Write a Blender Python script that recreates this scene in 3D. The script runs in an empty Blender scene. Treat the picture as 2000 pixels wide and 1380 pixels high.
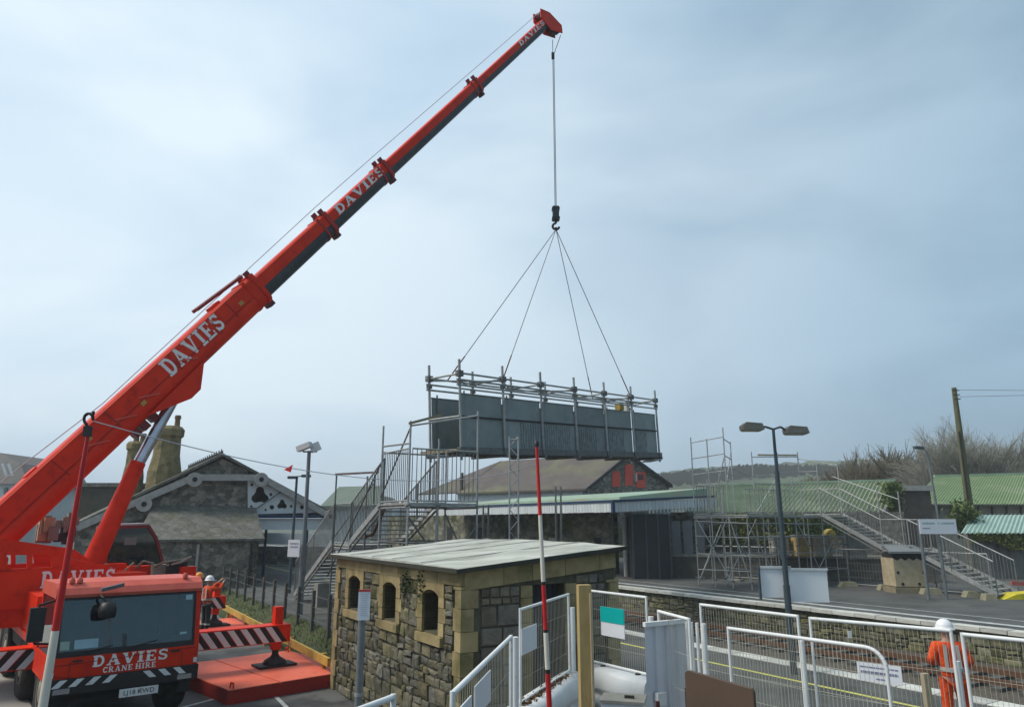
import bpy, bmesh, math, random
from mathutils import Vector, Matrix
random.seed(7)
R = math.radians
scene = bpy.context.scene
COL = scene.collection

# ------------------------------------------------------------------ camera
EYE = 4.0                      # eye height above the yard
F = 1390.0                     # focal length in photo pixels (2000 wide)
PITCH = math.atan(330 / F)
CP, SP = math.cos(PITCH), math.sin(PITCH)
cd = bpy.data.cameras.new('camera')
cam = bpy.data.objects.new('camera', cd)
COL.objects.link(cam)
cd.sensor_width = 36.0
cd.lens = 36.0 * F / 2000
cd.clip_start = 0.1
cd.clip_end = 6000
cam.location = (0, 0, EYE)
cam.rotation_euler = (R(90) + PITCH, 0, 0)
scene.camera = cam

# ------------------------------------------------------------------ world
SUN_DIR = Vector((-0.62, -0.10, 0.78)).normalized()
w = bpy.data.worlds.new('World'); scene.world = w; w.use_nodes = True
nt = w.node_tree; nt.nodes.clear(); N = nt.nodes.new; L = nt.links.new
out = N('ShaderNodeOutputWorld')
sky = N('ShaderNodeTexSky'); sky.sky_type = 'NISHITA'; sky.sun_disc = False
sky.sun_elevation = math.asin(SUN_DIR.z); sky.sun_rotation = math.atan2(SUN_DIR.x, SUN_DIR.y)
sky.air_density = 1.0; sky.dust_density = 3.0
bg1 = N('ShaderNodeBackground'); bg1.inputs[1].default_value = 0.06
L(sky.outputs[0], bg1.inputs[0])
tc = N('ShaderNodeTexCoord')
# cloud sheet: soft lumps, brighter towards the veiled sun
mp = N('ShaderNodeMapping'); mp.inputs['Scale'].default_value = (1.0, 1.0, 2.3)
L(tc.outputs['Generated'], mp.inputs[0])
n1 = N('ShaderNodeTexNoise'); n1.inputs['Scale'].default_value = 1.7; n1.inputs['Detail'].default_value = 7; n1.inputs['Roughness'].default_value = 0.46; n1.inputs['Distortion'].default_value = 0.35
L(mp.outputs[0], n1.inputs['Vector'])
dot = N('ShaderNodeVectorMath'); dot.operation = 'DOT_PRODUCT'; dot.inputs[1].default_value = Vector((-0.82, 0.36, 0.50)).normalized()
L(tc.outputs['Generated'], dot.inputs[0])
mr = N('ShaderNodeMapRange'); mr.interpolation_type = 'SMOOTHSTEP'
mr.inputs['From Min'].default_value = -0.22; mr.inputs['From Max'].default_value = 0.86
L(dot.outputs['Value'], mr.inputs['Value'])
rampA = N('ShaderNodeValToRGB')
rampA.color_ramp.elements[0].position = 0.34; rampA.color_ramp.elements[0].color = (0.082, 0.150, 0.208, 1)
rampA.color_ramp.elements[1].position = 0.64; rampA.color_ramp.elements[1].color = (0.190, 0.285, 0.370, 1)
rampB = N('ShaderNodeValToRGB')
rampB.color_ramp.elements[0].position = 0.35; rampB.color_ramp.elements[0].color = (0.305, 0.412, 0.515, 1)
rampB.color_ramp.elements[1].position = 0.62; rampB.color_ramp.elements[1].color = (0.490, 0.565, 0.612, 1)
L(n1.outputs['Fac'], rampA.inputs[0]); L(n1.outputs['Fac'], rampB.inputs[0])
mx = N('ShaderNodeMix'); mx.data_type = 'RGBA'
L(mr.outputs[0], mx.inputs[0]); L(rampA.outputs[0], mx.inputs[6]); L(rampB.outputs[0], mx.inputs[7])
bg2 = N('ShaderNodeBackground'); bg2.inputs[1].default_value = 1.0
L(mx.outputs[2], bg2.inputs[0])
ms = N('ShaderNodeMixShader'); ms.inputs[0].default_value = 0.88
L(bg1.outputs[0], ms.inputs[1]); L(bg2.outputs[0], ms.inputs[2]); L(ms.outputs[0], out.inputs[0])

sd = bpy.data.lights.new('sun', 'SUN'); sun = bpy.data.objects.new('sun', sd); COL.objects.link(sun)
sd.energy = 1.5; sd.angle = R(20); sd.color = (1.0, 0.92, 0.80)
sun.rotation_euler = SUN_DIR.to_track_quat('Z', 'Y').to_euler()

scene.view_settings.view_transform = 'Standard'
scene.view_settings.look = 'None'
scene.view_settings.exposure = 0.92
scene.view_settings.gamma = 1.0
scene.view_settings.use_curve_mapping = False

# ------------------------------------------------------------------ pixel helpers (photo pixels, 2000 x 1380)
def ray(px, py):
    u, v = px - 1000.0, py - 690.0
    return Vector((u, F * CP + v * SP, F * SP - v * CP))
EYEV = Vector((0, 0, EYE))
def P(px, py, fwd):                       # point on the pixel's ray at a forward distance
    d = ray(px, py); return EYEV + d * (fwd / d.y)
def G(px, py, z):                         # point on the pixel's ray at a height
    d = ray(px, py); return EYEV + d * ((z - EYE) / d.z)
def RP(px, py, o, n):                     # point on the pixel's ray on a plane
    d = ray(px, py); n = Vector(n); return EYEV + d * ((Vector(o) - EYEV).dot(n) / d.dot(n))
ANG = R(31.5)
NV = Vector((math.cos(ANG), math.sin(ANG), 0))     # across the railway
TV = Vector((-math.sin(ANG), math.cos(ANG), 0))    # along the railway
def ST(s, t, z=0.0):
    return NV * s + TV * t + Vector((0, 0, z))
ZP = 0.70                                 # platform level
ZT = -0.35                                # track bed level

# ------------------------------------------------------------------ materials
def M(name, c, c2=None, scale=4.0, rough=0.65, metal=0.0, bump=0.0, bscale=None, rnd=0.0, c3=None, s3=0.8, lo3=0.52, hi3=0.68,
      stretch=(1, 1, 1), spec=0.4, lo=0.35, hi=0.65, coat=0.0, huernd=0.0, vor=0.0, vs=(1, 1, 1.7), vamp=0.45):
    m = bpy.data.materials.new(name); m.use_nodes = True
    t = m.node_tree; b = t.nodes['Principled BSDF']
    b.inputs['Roughness'].default_value = rough; b.inputs['Metallic'].default_value = metal
    b.inputs['Specular IOR Level'].default_value = spec
    if coat: b.inputs['Coat Weight'].default_value = coat; b.inputs['Coat Roughness'].default_value = 0.15
    n = t.nodes.new; l = t.links.new
    co = n('ShaderNodeTexCoord'); mpp = n('ShaderNodeMapping'); mpp.inputs['Scale'].default_value = stretch
    l(co.outputs['Object'], mpp.inputs[0])
    oi = n('ShaderNodeObjectInfo')
    src = mpp.outputs[0]
    if rnd:
        ad = n('ShaderNodeVectorMath'); ad.operation = 'ADD'
        sc = n('ShaderNodeVectorMath'); sc.operation = 'SCALE'; sc.inputs[3].default_value = 37.0
        cb = n('ShaderNodeCombineXYZ'); l(oi.outputs['Random'], cb.inputs[0]); l(oi.outputs['Random'], cb.inputs[1])
        l(cb.outputs[0], sc.inputs[0]); l(src, ad.inputs[0]); l(sc.outputs[0], ad.inputs[1]); src = ad.outputs[0]
    cur = None
    if c2 is None: c2 = tuple(x * 0.82 for x in c)
    nz = n('ShaderNodeTexNoise'); nz.inputs['Scale'].default_value = scale; nz.inputs['Detail'].default_value = 8; nz.inputs['Roughness'].default_value = 0.62
    l(src, nz.inputs['Vector'])
    mr_ = n('ShaderNodeMapRange'); mr_.inputs['From Min'].default_value = lo; mr_.inputs['From Max'].default_value = hi
    l(nz.outputs['Fac'], mr_.inputs['Value'])
    mix = n('ShaderNodeMix'); mix.data_type = 'RGBA'; mix.inputs[6].default_value = (*c, 1); mix.inputs[7].default_value = (*c2, 1)
    l(mr_.outputs[0], mix.inputs[0]); cur = mix.outputs[2]
    if c3:
        n3 = n('ShaderNodeTexNoise'); n3.inputs['Scale'].default_value = s3; n3.inputs['Detail'].default_value = 7; n3.inputs['Roughness'].default_value = 0.65
        l(src, n3.inputs['Vector'])
        m3 = n('ShaderNodeMapRange'); m3.inputs['From Min'].default_value = lo3; m3.inputs['From Max'].default_value = hi3
        l(n3.outputs['Fac'], m3.inputs['Value'])
        x3 = n('ShaderNodeMix'); x3.data_type = 'RGBA'; x3.inputs[7].default_value = (*c3, 1)
        l(m3.outputs[0], x3.inputs[0]); l(cur, x3.inputs[6]); cur = x3.outputs[2]
    vout = None
    if vor:
        vm = n('ShaderNodeMapping'); vm.inputs['Scale'].default_value = vs; l(src, vm.inputs[0])
        vo = n('ShaderNodeTexVoronoi'); vo.inputs['Scale'].default_value = vor; l(vm.outputs[0], vo.inputs['Vector'])
        ve = n('ShaderNodeTexVoronoi'); ve.feature = 'DISTANCE_TO_EDGE'; ve.inputs['Scale'].default_value = vor; l(vm.outputs[0], ve.inputs['Vector'])
        sv_ = n('ShaderNodeSeparateColor'); l(vo.outputs['Color'], sv_.inputs[0])
        v1 = n('ShaderNodeMapRange'); v1.inputs['To Min'].default_value = 1 - vamp; v1.inputs['To Max'].default_value = 1 + vamp; l(sv_.outputs[0], v1.inputs['Value'])
        v2 = n('ShaderNodeMapRange'); v2.inputs['From Max'].default_value = 0.07; v2.inputs['To Min'].default_value = 0.55; l(ve.outputs['Distance'], v2.inputs['Value'])
        v3 = n('ShaderNodeMath'); v3.operation = 'MULTIPLY'; l(v1.outputs[0], v3.inputs[0]); l(v2.outputs[0], v3.inputs[1])
        hv_ = n('ShaderNodeHueSaturation'); l(v3.outputs[0], hv_.inputs['Value']); l(cur, hv_.inputs['Color']); cur = hv_.outputs[0]
        vout = v2.outputs[0]
    if rnd:
        hs = n('ShaderNodeHueSaturation')
        mv = n('ShaderNodeMapRange'); mv.inputs['To Min'].default_value = 1 - rnd; mv.inputs['To Max'].default_value = 1 + rnd
        l(oi.outputs['Random'], mv.inputs['Value']); l(mv.outputs[0], hs.inputs['Value'])
        if huernd:
            w2 = n('ShaderNodeTexWhiteNoise'); w2.noise_dimensions = '1D'; l(oi.outputs['Random'], w2.inputs['W'])
            mh = n('ShaderNodeMapRange'); mh.inputs['To Min'].default_value = 0.5; mh.inputs['To Max'].default_value = 0.5 + 0.5
            mh.inputs['To Min'].default_value = 1 - huernd; mh.inputs['To Max'].default_value = 1 + huernd
            l(w2.outputs['Value'], mh.inputs['Value']); l(mh.outputs[0], hs.inputs['Saturation'])
        l(cur, hs.inputs['Color']); cur = hs.outputs[0]
    l(cur, b.inputs['Base Color'])
    if bump:
        nb = n('ShaderNodeTexNoise'); nb.inputs['Scale'].default_value = bscale or scale * 4; nb.inputs['Detail'].default_value = 6
        l(src, nb.inputs['Vector'])
        bp = n('ShaderNodeBump'); bp.inputs['Strength'].default_value = 0.7; bp.inputs['Distance'].default_value = bump
        l(nb.outputs['Fac'], bp.inputs['Height']); l(bp.outputs[0], b.inputs['Normal'])
    return m

m_red = M('crane_red_paint', (0.74, 0.034, 0.005), (0.60, 0.022, 0.004), scale=1.3, rough=0.5, spec=0.2, c3=(0.34, 0.016, 0.009), s3=2.6, lo3=0.56, hi3=0.80)
m_redlight = M('faded_red_roof_paint', (0.66, 0.13, 0.085), (0.58, 0.09, 0.06), scale=3, rough=0.45)
m_mat = M('outrigger_mat_paint', (0.74, 0.155, 0.085), (0.66, 0.12, 0.065), scale=1.6, rough=0.62, c3=(0.36, 0.065, 0.045), s3=2.5, lo3=0.58, hi3=0.75, bump=0.004, bscale=30)
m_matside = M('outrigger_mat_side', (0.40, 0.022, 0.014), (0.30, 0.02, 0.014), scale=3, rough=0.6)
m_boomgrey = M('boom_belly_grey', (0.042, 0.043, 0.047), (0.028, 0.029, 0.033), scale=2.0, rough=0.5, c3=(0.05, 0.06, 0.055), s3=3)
m_dark = M('dark_rubber_and_steel', (0.018, 0.018, 0.02), (0.028, 0.027, 0.027), scale=6, rough=0.7)
m_tyre = M('tyre_rubber', (0.014, 0.014, 0.014), (0.03, 0.028, 0.026), scale=9, rough=0.85)
m_chrome = M('polished_ram_rod', (0.55, 0.55, 0.60), (0.42, 0.42, 0.47), scale=3, rough=0.25, metal=0.85)
m_glass = M('dark_cab_glass', (0.012, 0.022, 0.027), (0.02, 0.035, 0.04), scale=1.2, rough=0.06, spec=0.9)
def glass_mat(name, tint):
    m = bpy.data.materials.new(name); m.use_nodes = True; t = m.node_tree; t.nodes.clear(); n = t.nodes.new; l = t.links.new
    o = n('ShaderNodeOutputMaterial'); tr = n('ShaderNodeBsdfTransparent'); tr.inputs[0].default_value = (*tint, 1)
    gl = n('ShaderNodeBsdfGlossy'); gl.inputs['Roughness'].default_value = 0.03; gl.inputs[0].default_value = (.8, .92, .95, 1)
    fr = n('ShaderNodeFresnel'); fr.inputs[0].default_value = 1.75; mx_ = n('ShaderNodeMixShader')
    l(fr.outputs[0], mx_.inputs[0]); l(tr.outputs[0], mx_.inputs[1]); l(gl.outputs[0], mx_.inputs[2]); l(mx_.outputs[0], o.inputs[0]); return m
m_screen = glass_mat('tinted_windscreen', (0.42, 0.55, 0.58))
m_white = M('white_paint', (0.76, 0.77, 0.76), (0.66, 0.67, 0.66), scale=3, rough=0.5, c3=(0.42, 0.40, 0.34), s3=5.0, lo3=0.60, hi3=0.76)
m_letter = M('white_lettering', (0.82, 0.82, 0.80), (0.72, 0.72, 0.70), scale=8, rough=0.5)
m_black = M('black_paint', (0.015, 0.015, 0.016), (0.022, 0.02, 0.02), scale=5, rough=0.5)
m_beige = M('beige_machinery', (0.33, 0.30, 0.24), (0.20, 0.18, 0.15), scale=6, rough=0.6)
m_rope = M('wire_rope', (0.16, 0.17, 0.18), rough=0.5, metal=0.3, scale=20)
m_galv = M('galvanised_tube', (0.40, 0.41, 0.40), (0.27, 0.28, 0.27), scale=4, rough=0.5, metal=0.35, rnd=0.16)
m_galvd = M('weathered_scaffold_tube', (0.17, 0.18, 0.175), (0.11, 0.115, 0.11), scale=4, rough=0.6, metal=0.25, rnd=0.2)
m_tread = M('steel_tread', (0.40, 0.40, 0.375), (0.27, 0.27, 0.25), scale=5, rough=0.65, rnd=0.12)
m_panel = M('slate_grey_sheet', (0.235, 0.265, 0.260), (0.185, 0.215, 0.212), scale=1.3, rough=0.55, rnd=0.14, c3=(0.14, 0.165, 0.16), s3=1.4, lo3=0.56, hi3=0.8)
m_bal = M('pale_infill_bar', (0.42, 0.45, 0.45), (0.13, 0.16, 0.16), scale=4, rough=0.5)
m_plank = M('scaffold_board', (0.30, 0.25, 0.16), (0.20, 0.17, 0.11), scale=5, rough=0.8)
m_timber = M('sawn_timber', (0.46, 0.33, 0.14), (0.36, 0.25, 0.10), scale=3, rough=0.75, stretch=(6, 6, 1), c3=(0.27, 0.17, 0.07), s3=4, lo3=0.6, hi3=0.75)
m_ply = M('weathered_plywood', (0.47, 0.39, 0.26), (0.36, 0.29, 0.18), scale=3, rough=0.8)
m_brown = M('brown_sheet', (0.125, 0.078, 0.05), (0.095, 0.06, 0.04), scale=2, rough=0.7)
m_felt = M('grey_roof_felt', (0.52, 0.53, 0.48), (0.34, 0.345, 0.30), scale=1.3, rough=0.85, c3=(0.20, 0.205, 0.17), s3=1.7, lo3=0.53, hi3=0.76, stretch=(.6, 1.6, 1), bump=0.006, bscale=25)
m_mortar = M('mossy_mortar', (0.115, 0.104, 0.072), (0.070, 0.068, 0.042), scale=6, rough=0.95, bump=0.02, bscale=30)
m_stone = M('rubble_stone', (0.195, 0.172, 0.130), (0.100, 0.090, 0.066), scale=1.5, rough=0.9, bump=0.03, bscale=7, rnd=0.45, huernd=0.5, c3=(0.060, 0.064, 0.026), s3=1.1, lo3=0.44, hi3=0.66)
m_stoneg = M('grey_block_stone', (0.20, 0.172, 0.130), (0.125, 0.108, 0.082), scale=1.4, rough=0.9, bump=0.03, bscale=8, rnd=0.38, huernd=0.4, c3=(0.065, 0.062, 0.036), s3=1.2, lo3=0.56, hi3=0.74)
m_dress = M('yellow_dressed_stone', (0.37, 0.29, 0.145), (0.25, 0.19, 0.09), scale=1.6, rough=0.85, bump=0.012, bscale=14, rnd=0.14, c3=(0.105, 0.095, 0.032), s3=1.1, lo3=0.46, hi3=0.70)
m_pwall = M('mossy_platform_stone', (0.20, 0.185, 0.125), (0.11, 0.105, 0.06), scale=1.4, rough=0.95, bump=0.03, bscale=7, rnd=0.4, huernd=0.3, c3=(0.055, 0.07, 0.02), s3=1.2, lo3=0.48, hi3=0.66)
m_coping = M('pale_coping', (0.60, 0.60, 0.55), (0.42, 0.42, 0.38), scale=2, rough=0.85, rnd=0.18)
m_tarmac = M('yard_tarmac', (0.115, 0.117, 0.113), (0.072, 0.074, 0.072), scale=0.9, rough=0.75, bump=0.004, bscale=60, c3=(0.040, 0.041, 0.042), s3=0.5, lo3=0.50, hi3=0.60)
m_plat = M('platform_tarmac', (0.100, 0.101, 0.094), (0.062, 0.063, 0.058), scale=0.8, rough=0.8, bump=0.004, bscale=50, c3=(0.035, 0.037, 0.034), s3=0.5, lo3=0.52, hi3=0.68)
m_ballast = M('ballast', (0.125, 0.105, 0.08), (0.06, 0.05, 0.038), scale=9, rough=0.95, bump=0.05, bscale=12)
m_rust = M('rusty_rail', (0.13, 0.06, 0.03), (0.09, 0.045, 0.025), scale=6, rough=0.75)
m_line = M('white_road_line', (0.56, 0.57, 0.55), (0.36, 0.37, 0.36), scale=4, rough=0.7)
m_yline = M('yellow_platform_line', (0.60, 0.58, 0.12), (0.46, 0.45, 0.11), scale=4, rough=0.7)
m_yellow = M('worn_yellow_rail', (0.48, 0.33, 0.06), (0.38, 0.24, 0.05), scale=3, rough=0.65, c3=(0.20, 0.085, 0.035), s3=2.2, lo3=0.56, hi3=0.66)
m_grassbase = M('verge_soil', (0.06, 0.075, 0.025), (0.045, 0.05, 0.022), scale=3, rough=0.95)
m_ground = M('field_ground', (0.07, 0.09, 0.04), (0.055, 0.06, 0.035), scale=0.05, rough=0.95)
m_grass = M('grass_blades', (0.085, 0.14, 0.025), (0.06, 0.10, 0.02), scale=3, rough=0.8)
m_hill = M('hillside_fields', (0.062, 0.082, 0.045), (0.045, 0.058, 0.036), scale=0.02, rough=0.95, c3=(0.085, 0.11, 0.056), s3=0.012, lo3=0.52, hi3=0.6)
m_slate = M('dark_slates', (0.165, 0.160, 0.135), (0.110, 0.108, 0.092), scale=2.5, rough=0.75, stretch=(1, 1, 1), c3=(0.105, 0.11, 0.05), s3=0.8, lo3=0.52, hi3=0.72, bump=0.01, bscale=12, vor=3.2, vs=(1, 1, 1), vamp=.22)
m_gslate = M('mossy_brown_roof', (0.115, 0.095, 0.085), (0.085, 0.072, 0.066), scale=0.7, rough=0.8, c3=(0.15, 0.155, 0.075), s3=0.25, lo3=0.5, hi3=0.7)
m_swall = M('station_stone_wall', (0.255, 0.235, 0.195), (0.15, 0.14, 0.115), scale=3.2, rough=0.95, bump=0.03, bscale=6, c3=(0.085, 0.083, 0.066), s3=1.0, lo3=0.5, hi3=0.7, vor=2.6)
m_barge = M('pale_bargeboard', (0.42, 0.41, 0.38), (0.32, 0.31, 0.29), scale=4, rough=0.6)
m_chim = M('yellow_chimney_stone', (0.25, 0.20, 0.095), (0.16, 0.13, 0.06), scale=2.5, rough=0.9, c3=(0.07, 0.07, 0.03), s3=1.6, lo3=0.5, hi3=0.66, bump=0.02, bscale=8)
m_pot = M('clay_pot', (0.24, 0.155, 0.085), (0.17, 0.11, 0.06), scale=5, rough=0.8)
m_blue = M('navy_trim', (0.015, 0.035, 0.085), (0.02, 0.045, 0.095), scale=4, rough=0.5)
m_fascia = M('white_fascia_board', (0.60, 0.63, 0.64), (0.52, 0.55, 0.56), scale=3, rough=0.5, rnd=0.08)
m_greenroof = M('green_corrugated_sheet', (0.22, 0.27, 0.165), (0.18, 0.22, 0.135), scale=0.8, rough=0.6, c3=(0.30, 0.33, 0.22), s3=0.5, lo3=.5, hi3=.62)
m_palegreen = M('pale_green_canopy_felt', (0.29, 0.40, 0.30), (0.24, 0.33, 0.24), scale=0.6, rough=0.7, c3=(0.30, 0.31, 0.22), s3=0.3)
m_teal = M('pale_teal_sheet', (0.34, 0.47, 0.41), (0.28, 0.40, 0.35), scale=0.8, rough=0.55)
m_cream = M('cream_render', (0.40, 0.36, 0.28), (0.32, 0.28, 0.21), scale=2, rough=0.8)
m_whitew = M('white_render', (0.62, 0.66, 0.66), (0.55, 0.59, 0.59), scale=1, rough=0.7)
m_doorred = M('red_door_paint', (0.74, 0.085, 0.045), (0.66, 0.07, 0.04), scale=3, rough=0.6)
m_iron = M('blue_grey_post', (0.055, 0.075, 0.09), (0.042, 0.06, 0.07), scale=4, rough=0.5)
m_greypost = M('grey_galv_post', (0.20, 0.22, 0.225), (0.15, 0.165, 0.17), scale=4, rough=0.5, metal=0.3)
m_sign = M('white_sign_face', (0.70, 0.72, 0.76), (0.66, 0.68, 0.72), scale=2, rough=0.4)
m_tealsign = M('teal_sign_face', (0.0, 0.40, 0.38), (0.0, 0.37, 0.35), scale=2, rough=0.4)
m_ink = M('sign_ink', (0.16, 0.18, 0.24), (0.2, 0.22, 0.28), scale=9, rough=0.6)
m_inkg = M('sign_green_ink', (0.22, 0.38, 0.34), (0.26, 0.42, 0.38), scale=9, rough=0.6)
m_redsign = M('red_sign_strip', (0.50, 0.02, 0.02), scale=3, rough=0.5)
m_polered = M('pole_red', (0.62, 0.022, 0.014), (0.45, 0.016, 0.02), scale=5, rough=0.4)
m_polewht = M('pole_white', (0.70, 0.65, 0.56), (0.62, 0.57, 0.48), scale=5, rough=0.45)
m_barrier = M('white_water_barrier', (0.66, 0.68, 0.69), (0.55, 0.57, 0.57), scale=2, rough=0.5, c3=(0.36, 0.36, 0.33), s3=1.5, lo3=0.58, hi3=0.75)
m_wood = M('mossy_telegraph_wood', (0.125, 0.135, 0.06), (0.085, 0.075, 0.045), scale=3, rough=0.9, stretch=(4, 4, 0.5))
m_bark = M('bare_twig_bark', (0.19, 0.16, 0.105), (0.13, 0.11, 0.072), scale=3, rough=0.9)
m_bark2 = M('pale_lichen_twigs', (0.33, 0.32, 0.27), (0.24, 0.23, 0.19), scale=3, rough=0.9)
m_leaf = M('ivy_leaf', (0.095, 0.135, 0.020), (0.05, 0.08, 0.014), scale=2.5, rough=0.6, rnd=0.1)
m_boardw = M('bright_white_board', (.80, .83, .85), (.75, .78, .80), scale=1, rough=.4)
m_weed = M('dark_weed_leaf', (0.045, 0.065, 0.016), (0.025, 0.04, 0.012), scale=4, rough=.7)
m_leafy = M('yellowish_ivy_leaf', (0.19, 0.20, 0.035), (0.10, 0.13, 0.025), scale=2, rough=0.7)
m_conc = M('concrete', (0.26, 0.25, 0.22), (0.18, 0.175, 0.15), scale=3, rough=0.9, bump=0.006, bscale=20)
m_concd = M('dark_concrete_post', (0.10, 0.098, 0.085), (0.07, 0.068, 0.06), scale=3, rough=0.9)
m_orange = M('orange_workwear', (0.80, 0.085, 0.006), (0.58, 0.05, 0.005), scale=7, rough=0.85, bump=0.05, bscale=8)
m_trouser = M('dark_trousers', (0.018, 0.019, 0.02), (0.03, 0.03, 0.03), scale=5, rough=0.85)
m_refl = M('reflective_band', (0.48, 0.47, 0.42), (0.40, 0.39, 0.36), scale=6, rough=0.35)
m_skin = M('skin', (0.42, 0.24, 0.17), (0.38, 0.21, 0.15), scale=6, rough=0.6)
m_helmetw = M('white_helmet', (0.78, 0.79, 0.80), (0.74, 0.75, 0.76), scale=3, rough=0.3)
m_helmeto = M('orange_helmet', (0.75, 0.26, 0.03), (0.68, 0.22, 0.03), scale=3, rough=0.3)
m_boot = M('boot_leather', (0.03, 0.025, 0.02), scale=5, rough=0.7)
m_flag = M('red_bunting', (0.75, 0.03, 0.03), scale=5, rough=0.6)
m_hazy = M('yellow_ramp_paint', (0.72, 0.60, 0.02), (0.62, 0.5, 0.02), scale=3, rough=0.6)
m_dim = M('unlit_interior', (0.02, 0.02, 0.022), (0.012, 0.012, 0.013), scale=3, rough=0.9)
m_browndoor = M('brown_painted_board', (0.055, 0.04, 0.038), (0.04, 0.03, 0.03), scale=3, rough=0.7)
m_hose = M('hydraulic_hose', (0.30, 0.24, 0.17), (0.2, 0.16, 0.12), scale=9, rough=0.6)

# ------------------------------------------------------------------ mesh builder
WINV = {}
def tag(o, label=None, cat=None, group=None, kind=None):
    if label: o['label'] = label
    if cat: o['category'] = cat
    if group: o['group'] = group
    if kind: o['kind'] = kind
    return o
def T(name, label, cat, loc=(0, 0, 0), group=None):
    o = bpy.data.objects.new(name, None); COL.objects.link(o)
    o.empty_display_size = 0.2
    o.location = Vector(loc); WINV[o] = Matrix.Translation(-Vector(loc))
    return tag(o, label, cat, group)
def adopt(o, parent):
    if parent is not None:
        o.parent = parent
        if parent in WINV: o.matrix_parent_inverse = WINV[parent]
def inst(name, me, mtx, parent):
    o = bpy.data.objects.new(name, me); COL.objects.link(o)
    o.matrix_basis = mtx; adopt(o, parent); return o
def copy_tree(root, delta, label=None):
    r = root.copy(); COL.objects.link(r); r.location = root.location + Vector(delta)
    if label: r['label'] = label
    def rec(a, b):
        for ch in list(a.children):
            c = ch.copy(); COL.objects.link(c); c.parent = b; rec(ch, c)
    rec(root, r); return r

class MB:
    def __init__(self, mtx=None):
        self.v = []; self.f = []; self.sm = []; self.m = mtx
    def add(self, vs, fs, smooth=False):
        o = len(self.v)
        if self.m is not None: vs = [self.m @ Vector(v) for v in vs]
        self.v.extend([tuple(v) for v in vs])
        self.f.extend([tuple(i + o for i in f) for f in fs])
        self.sm.extend([smooth] * len(fs)); return self
    def frame(self, c, x, y, z, sx, sy, sz):
        c, x, y, z = Vector(c), Vector(x).normalized() * sx / 2, Vector(y).normalized() * sy / 2, Vector(z).normalized() * sz / 2
        vs = [c + x * a + y * b + z * d for d in (-1, 1) for b in (-1, 1) for a in (-1, 1)]
        return self.add(vs, [(0, 2, 3, 1), (4, 5, 7, 6), (0, 1, 5, 4), (2, 6, 7, 3), (0, 4, 6, 2), (1, 3, 7, 5)])
    def box(self, lo, hi):
        x0, y0, z0 = lo; x1, y1, z1 = hi
        return self.frame(((x0 + x1) / 2, (y0 + y1) / 2, (z0 + z1) / 2), (1, 0, 0), (0, 1, 0), (0, 0, 1), x1 - x0, y1 - y0, z1 - z0)
    def bar(self, p, q, wd, ht, up=(0, 0, 1)):
        p, q = Vector(p), Vector(q); a = q - p; ln = a.length; a.normalize(); up = Vector(up)
        sd_ = a.cross(up)
        if sd_.length < 1e-4: sd_ = a.cross(Vector((0, 1, 0)))
        sd_.normalize(); u = sd_.cross(a)
        return self.frame((p + q) / 2, a, sd_, u, ln, wd, ht)
    def tube(self, p, q, r, r2=None, n=8, caps=True):
        p, q = Vector(p), Vector(q); r2 = r if r2 is None else r2
        a = (q - p).normalized(); b = a.cross(Vector((0, 0, 1)))
        if b.length < 1e-3: b = a.cross(Vector((0, 1, 0)))
        b.normalize(); c = a.cross(b)
        vs = []
        for pt, rr in ((p, r), (q, r2)):
            for i in range(n):
                an = 2 * math.pi * i / n; vs.append(pt + b * math.cos(an) * rr + c * math.sin(an) * rr)
        self.add(vs, [(i, i + n, (i + 1) % n + n, (i + 1) % n) for i in range(n)], n > 4)
        if caps:
            self.add(vs[:n], [tuple(range(n))]); self.add(vs[n:], [tuple(reversed(range(n)))])
        return self
    def path(self, pts, r, n=6):
        for a, b in zip(pts, pts[1:]): self.tube(a, b, r, n=n)
        return self
    def prism(self, pts, ex):                 # polygon (3d points) extruded by vector
        pts = [Vector(p) for p in pts]; ex = Vector(ex); n = len(pts)
        vs = pts + [p + ex for p in pts]
        fs = [tuple(reversed(range(n))), tuple(range(n, 2 * n))] + [(i, (i + 1) % n, (i + 1) % n + n, i + n) for i in range(n)]
        return self.add(vs, fs)
    def poly(self, pts):
        return self.add(pts, [tuple(range(len(pts)))])
    def loft(self, A, B, smooth=False, caps=True):
        n = len(A); vs = list(A) + list(B)
        self.add(vs, [(i, (i + 1) % n, (i + 1) % n + n, i + n) for i in range(n)], smooth)
        if caps: self.add(A, [tuple(reversed(range(n)))]); self.add(B, [tuple(range(n))])
        return self
    def lathe(self, c, prof, n=16, ax=(0, 0, 1)):      # prof: [(r, h)]
        c = Vector(c); a = Vector(ax).normalized(); b = a.cross(Vector((1, 0, 0)))
        if b.length < 1e-3: b = a.cross(Vector((0, 1, 0)))
        b.normalize(); d = a.cross(b); vs = []
        for r, h in prof:
            for i in range(n):
                t = 2 * math.pi * i / n; vs.append(c + a * h + b * math.cos(t) * r + d * math.sin(t) * r)
        fs = [(j * n + i, j * n + (i + 1) % n, (j + 1) * n + (i + 1) % n, (j + 1) * n + i) for j in range(len(prof) - 1) for i in range(n)]
        self.add(vs, fs, True)
        self.add(vs[:n], [tuple(reversed(range(n)))]); self.add(vs[-n:], [tuple(range(n))])
        return self
    def mesh(self, name, mat):
        me = bpy.data.meshes.new(name); me.from_pydata(self.v, [], self.f)
        me.polygons.foreach_set('use_smooth', self.sm)
        bm = bmesh.new(); bm.from_mesh(me); bmesh.ops.recalc_face_normals(bm, faces=bm.faces); bm.to_mesh(me); bm.free()
        me.materials.append(mat); return me
    def build(self, name, mat, parent=None, **kw):
        o = bpy.data.objects.new(name, self.mesh(name, mat)); COL.objects.link(o); adopt(o, parent)
        if kw: tag(o, **kw)
        return o
def B(*a): return MB(*a)

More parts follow.
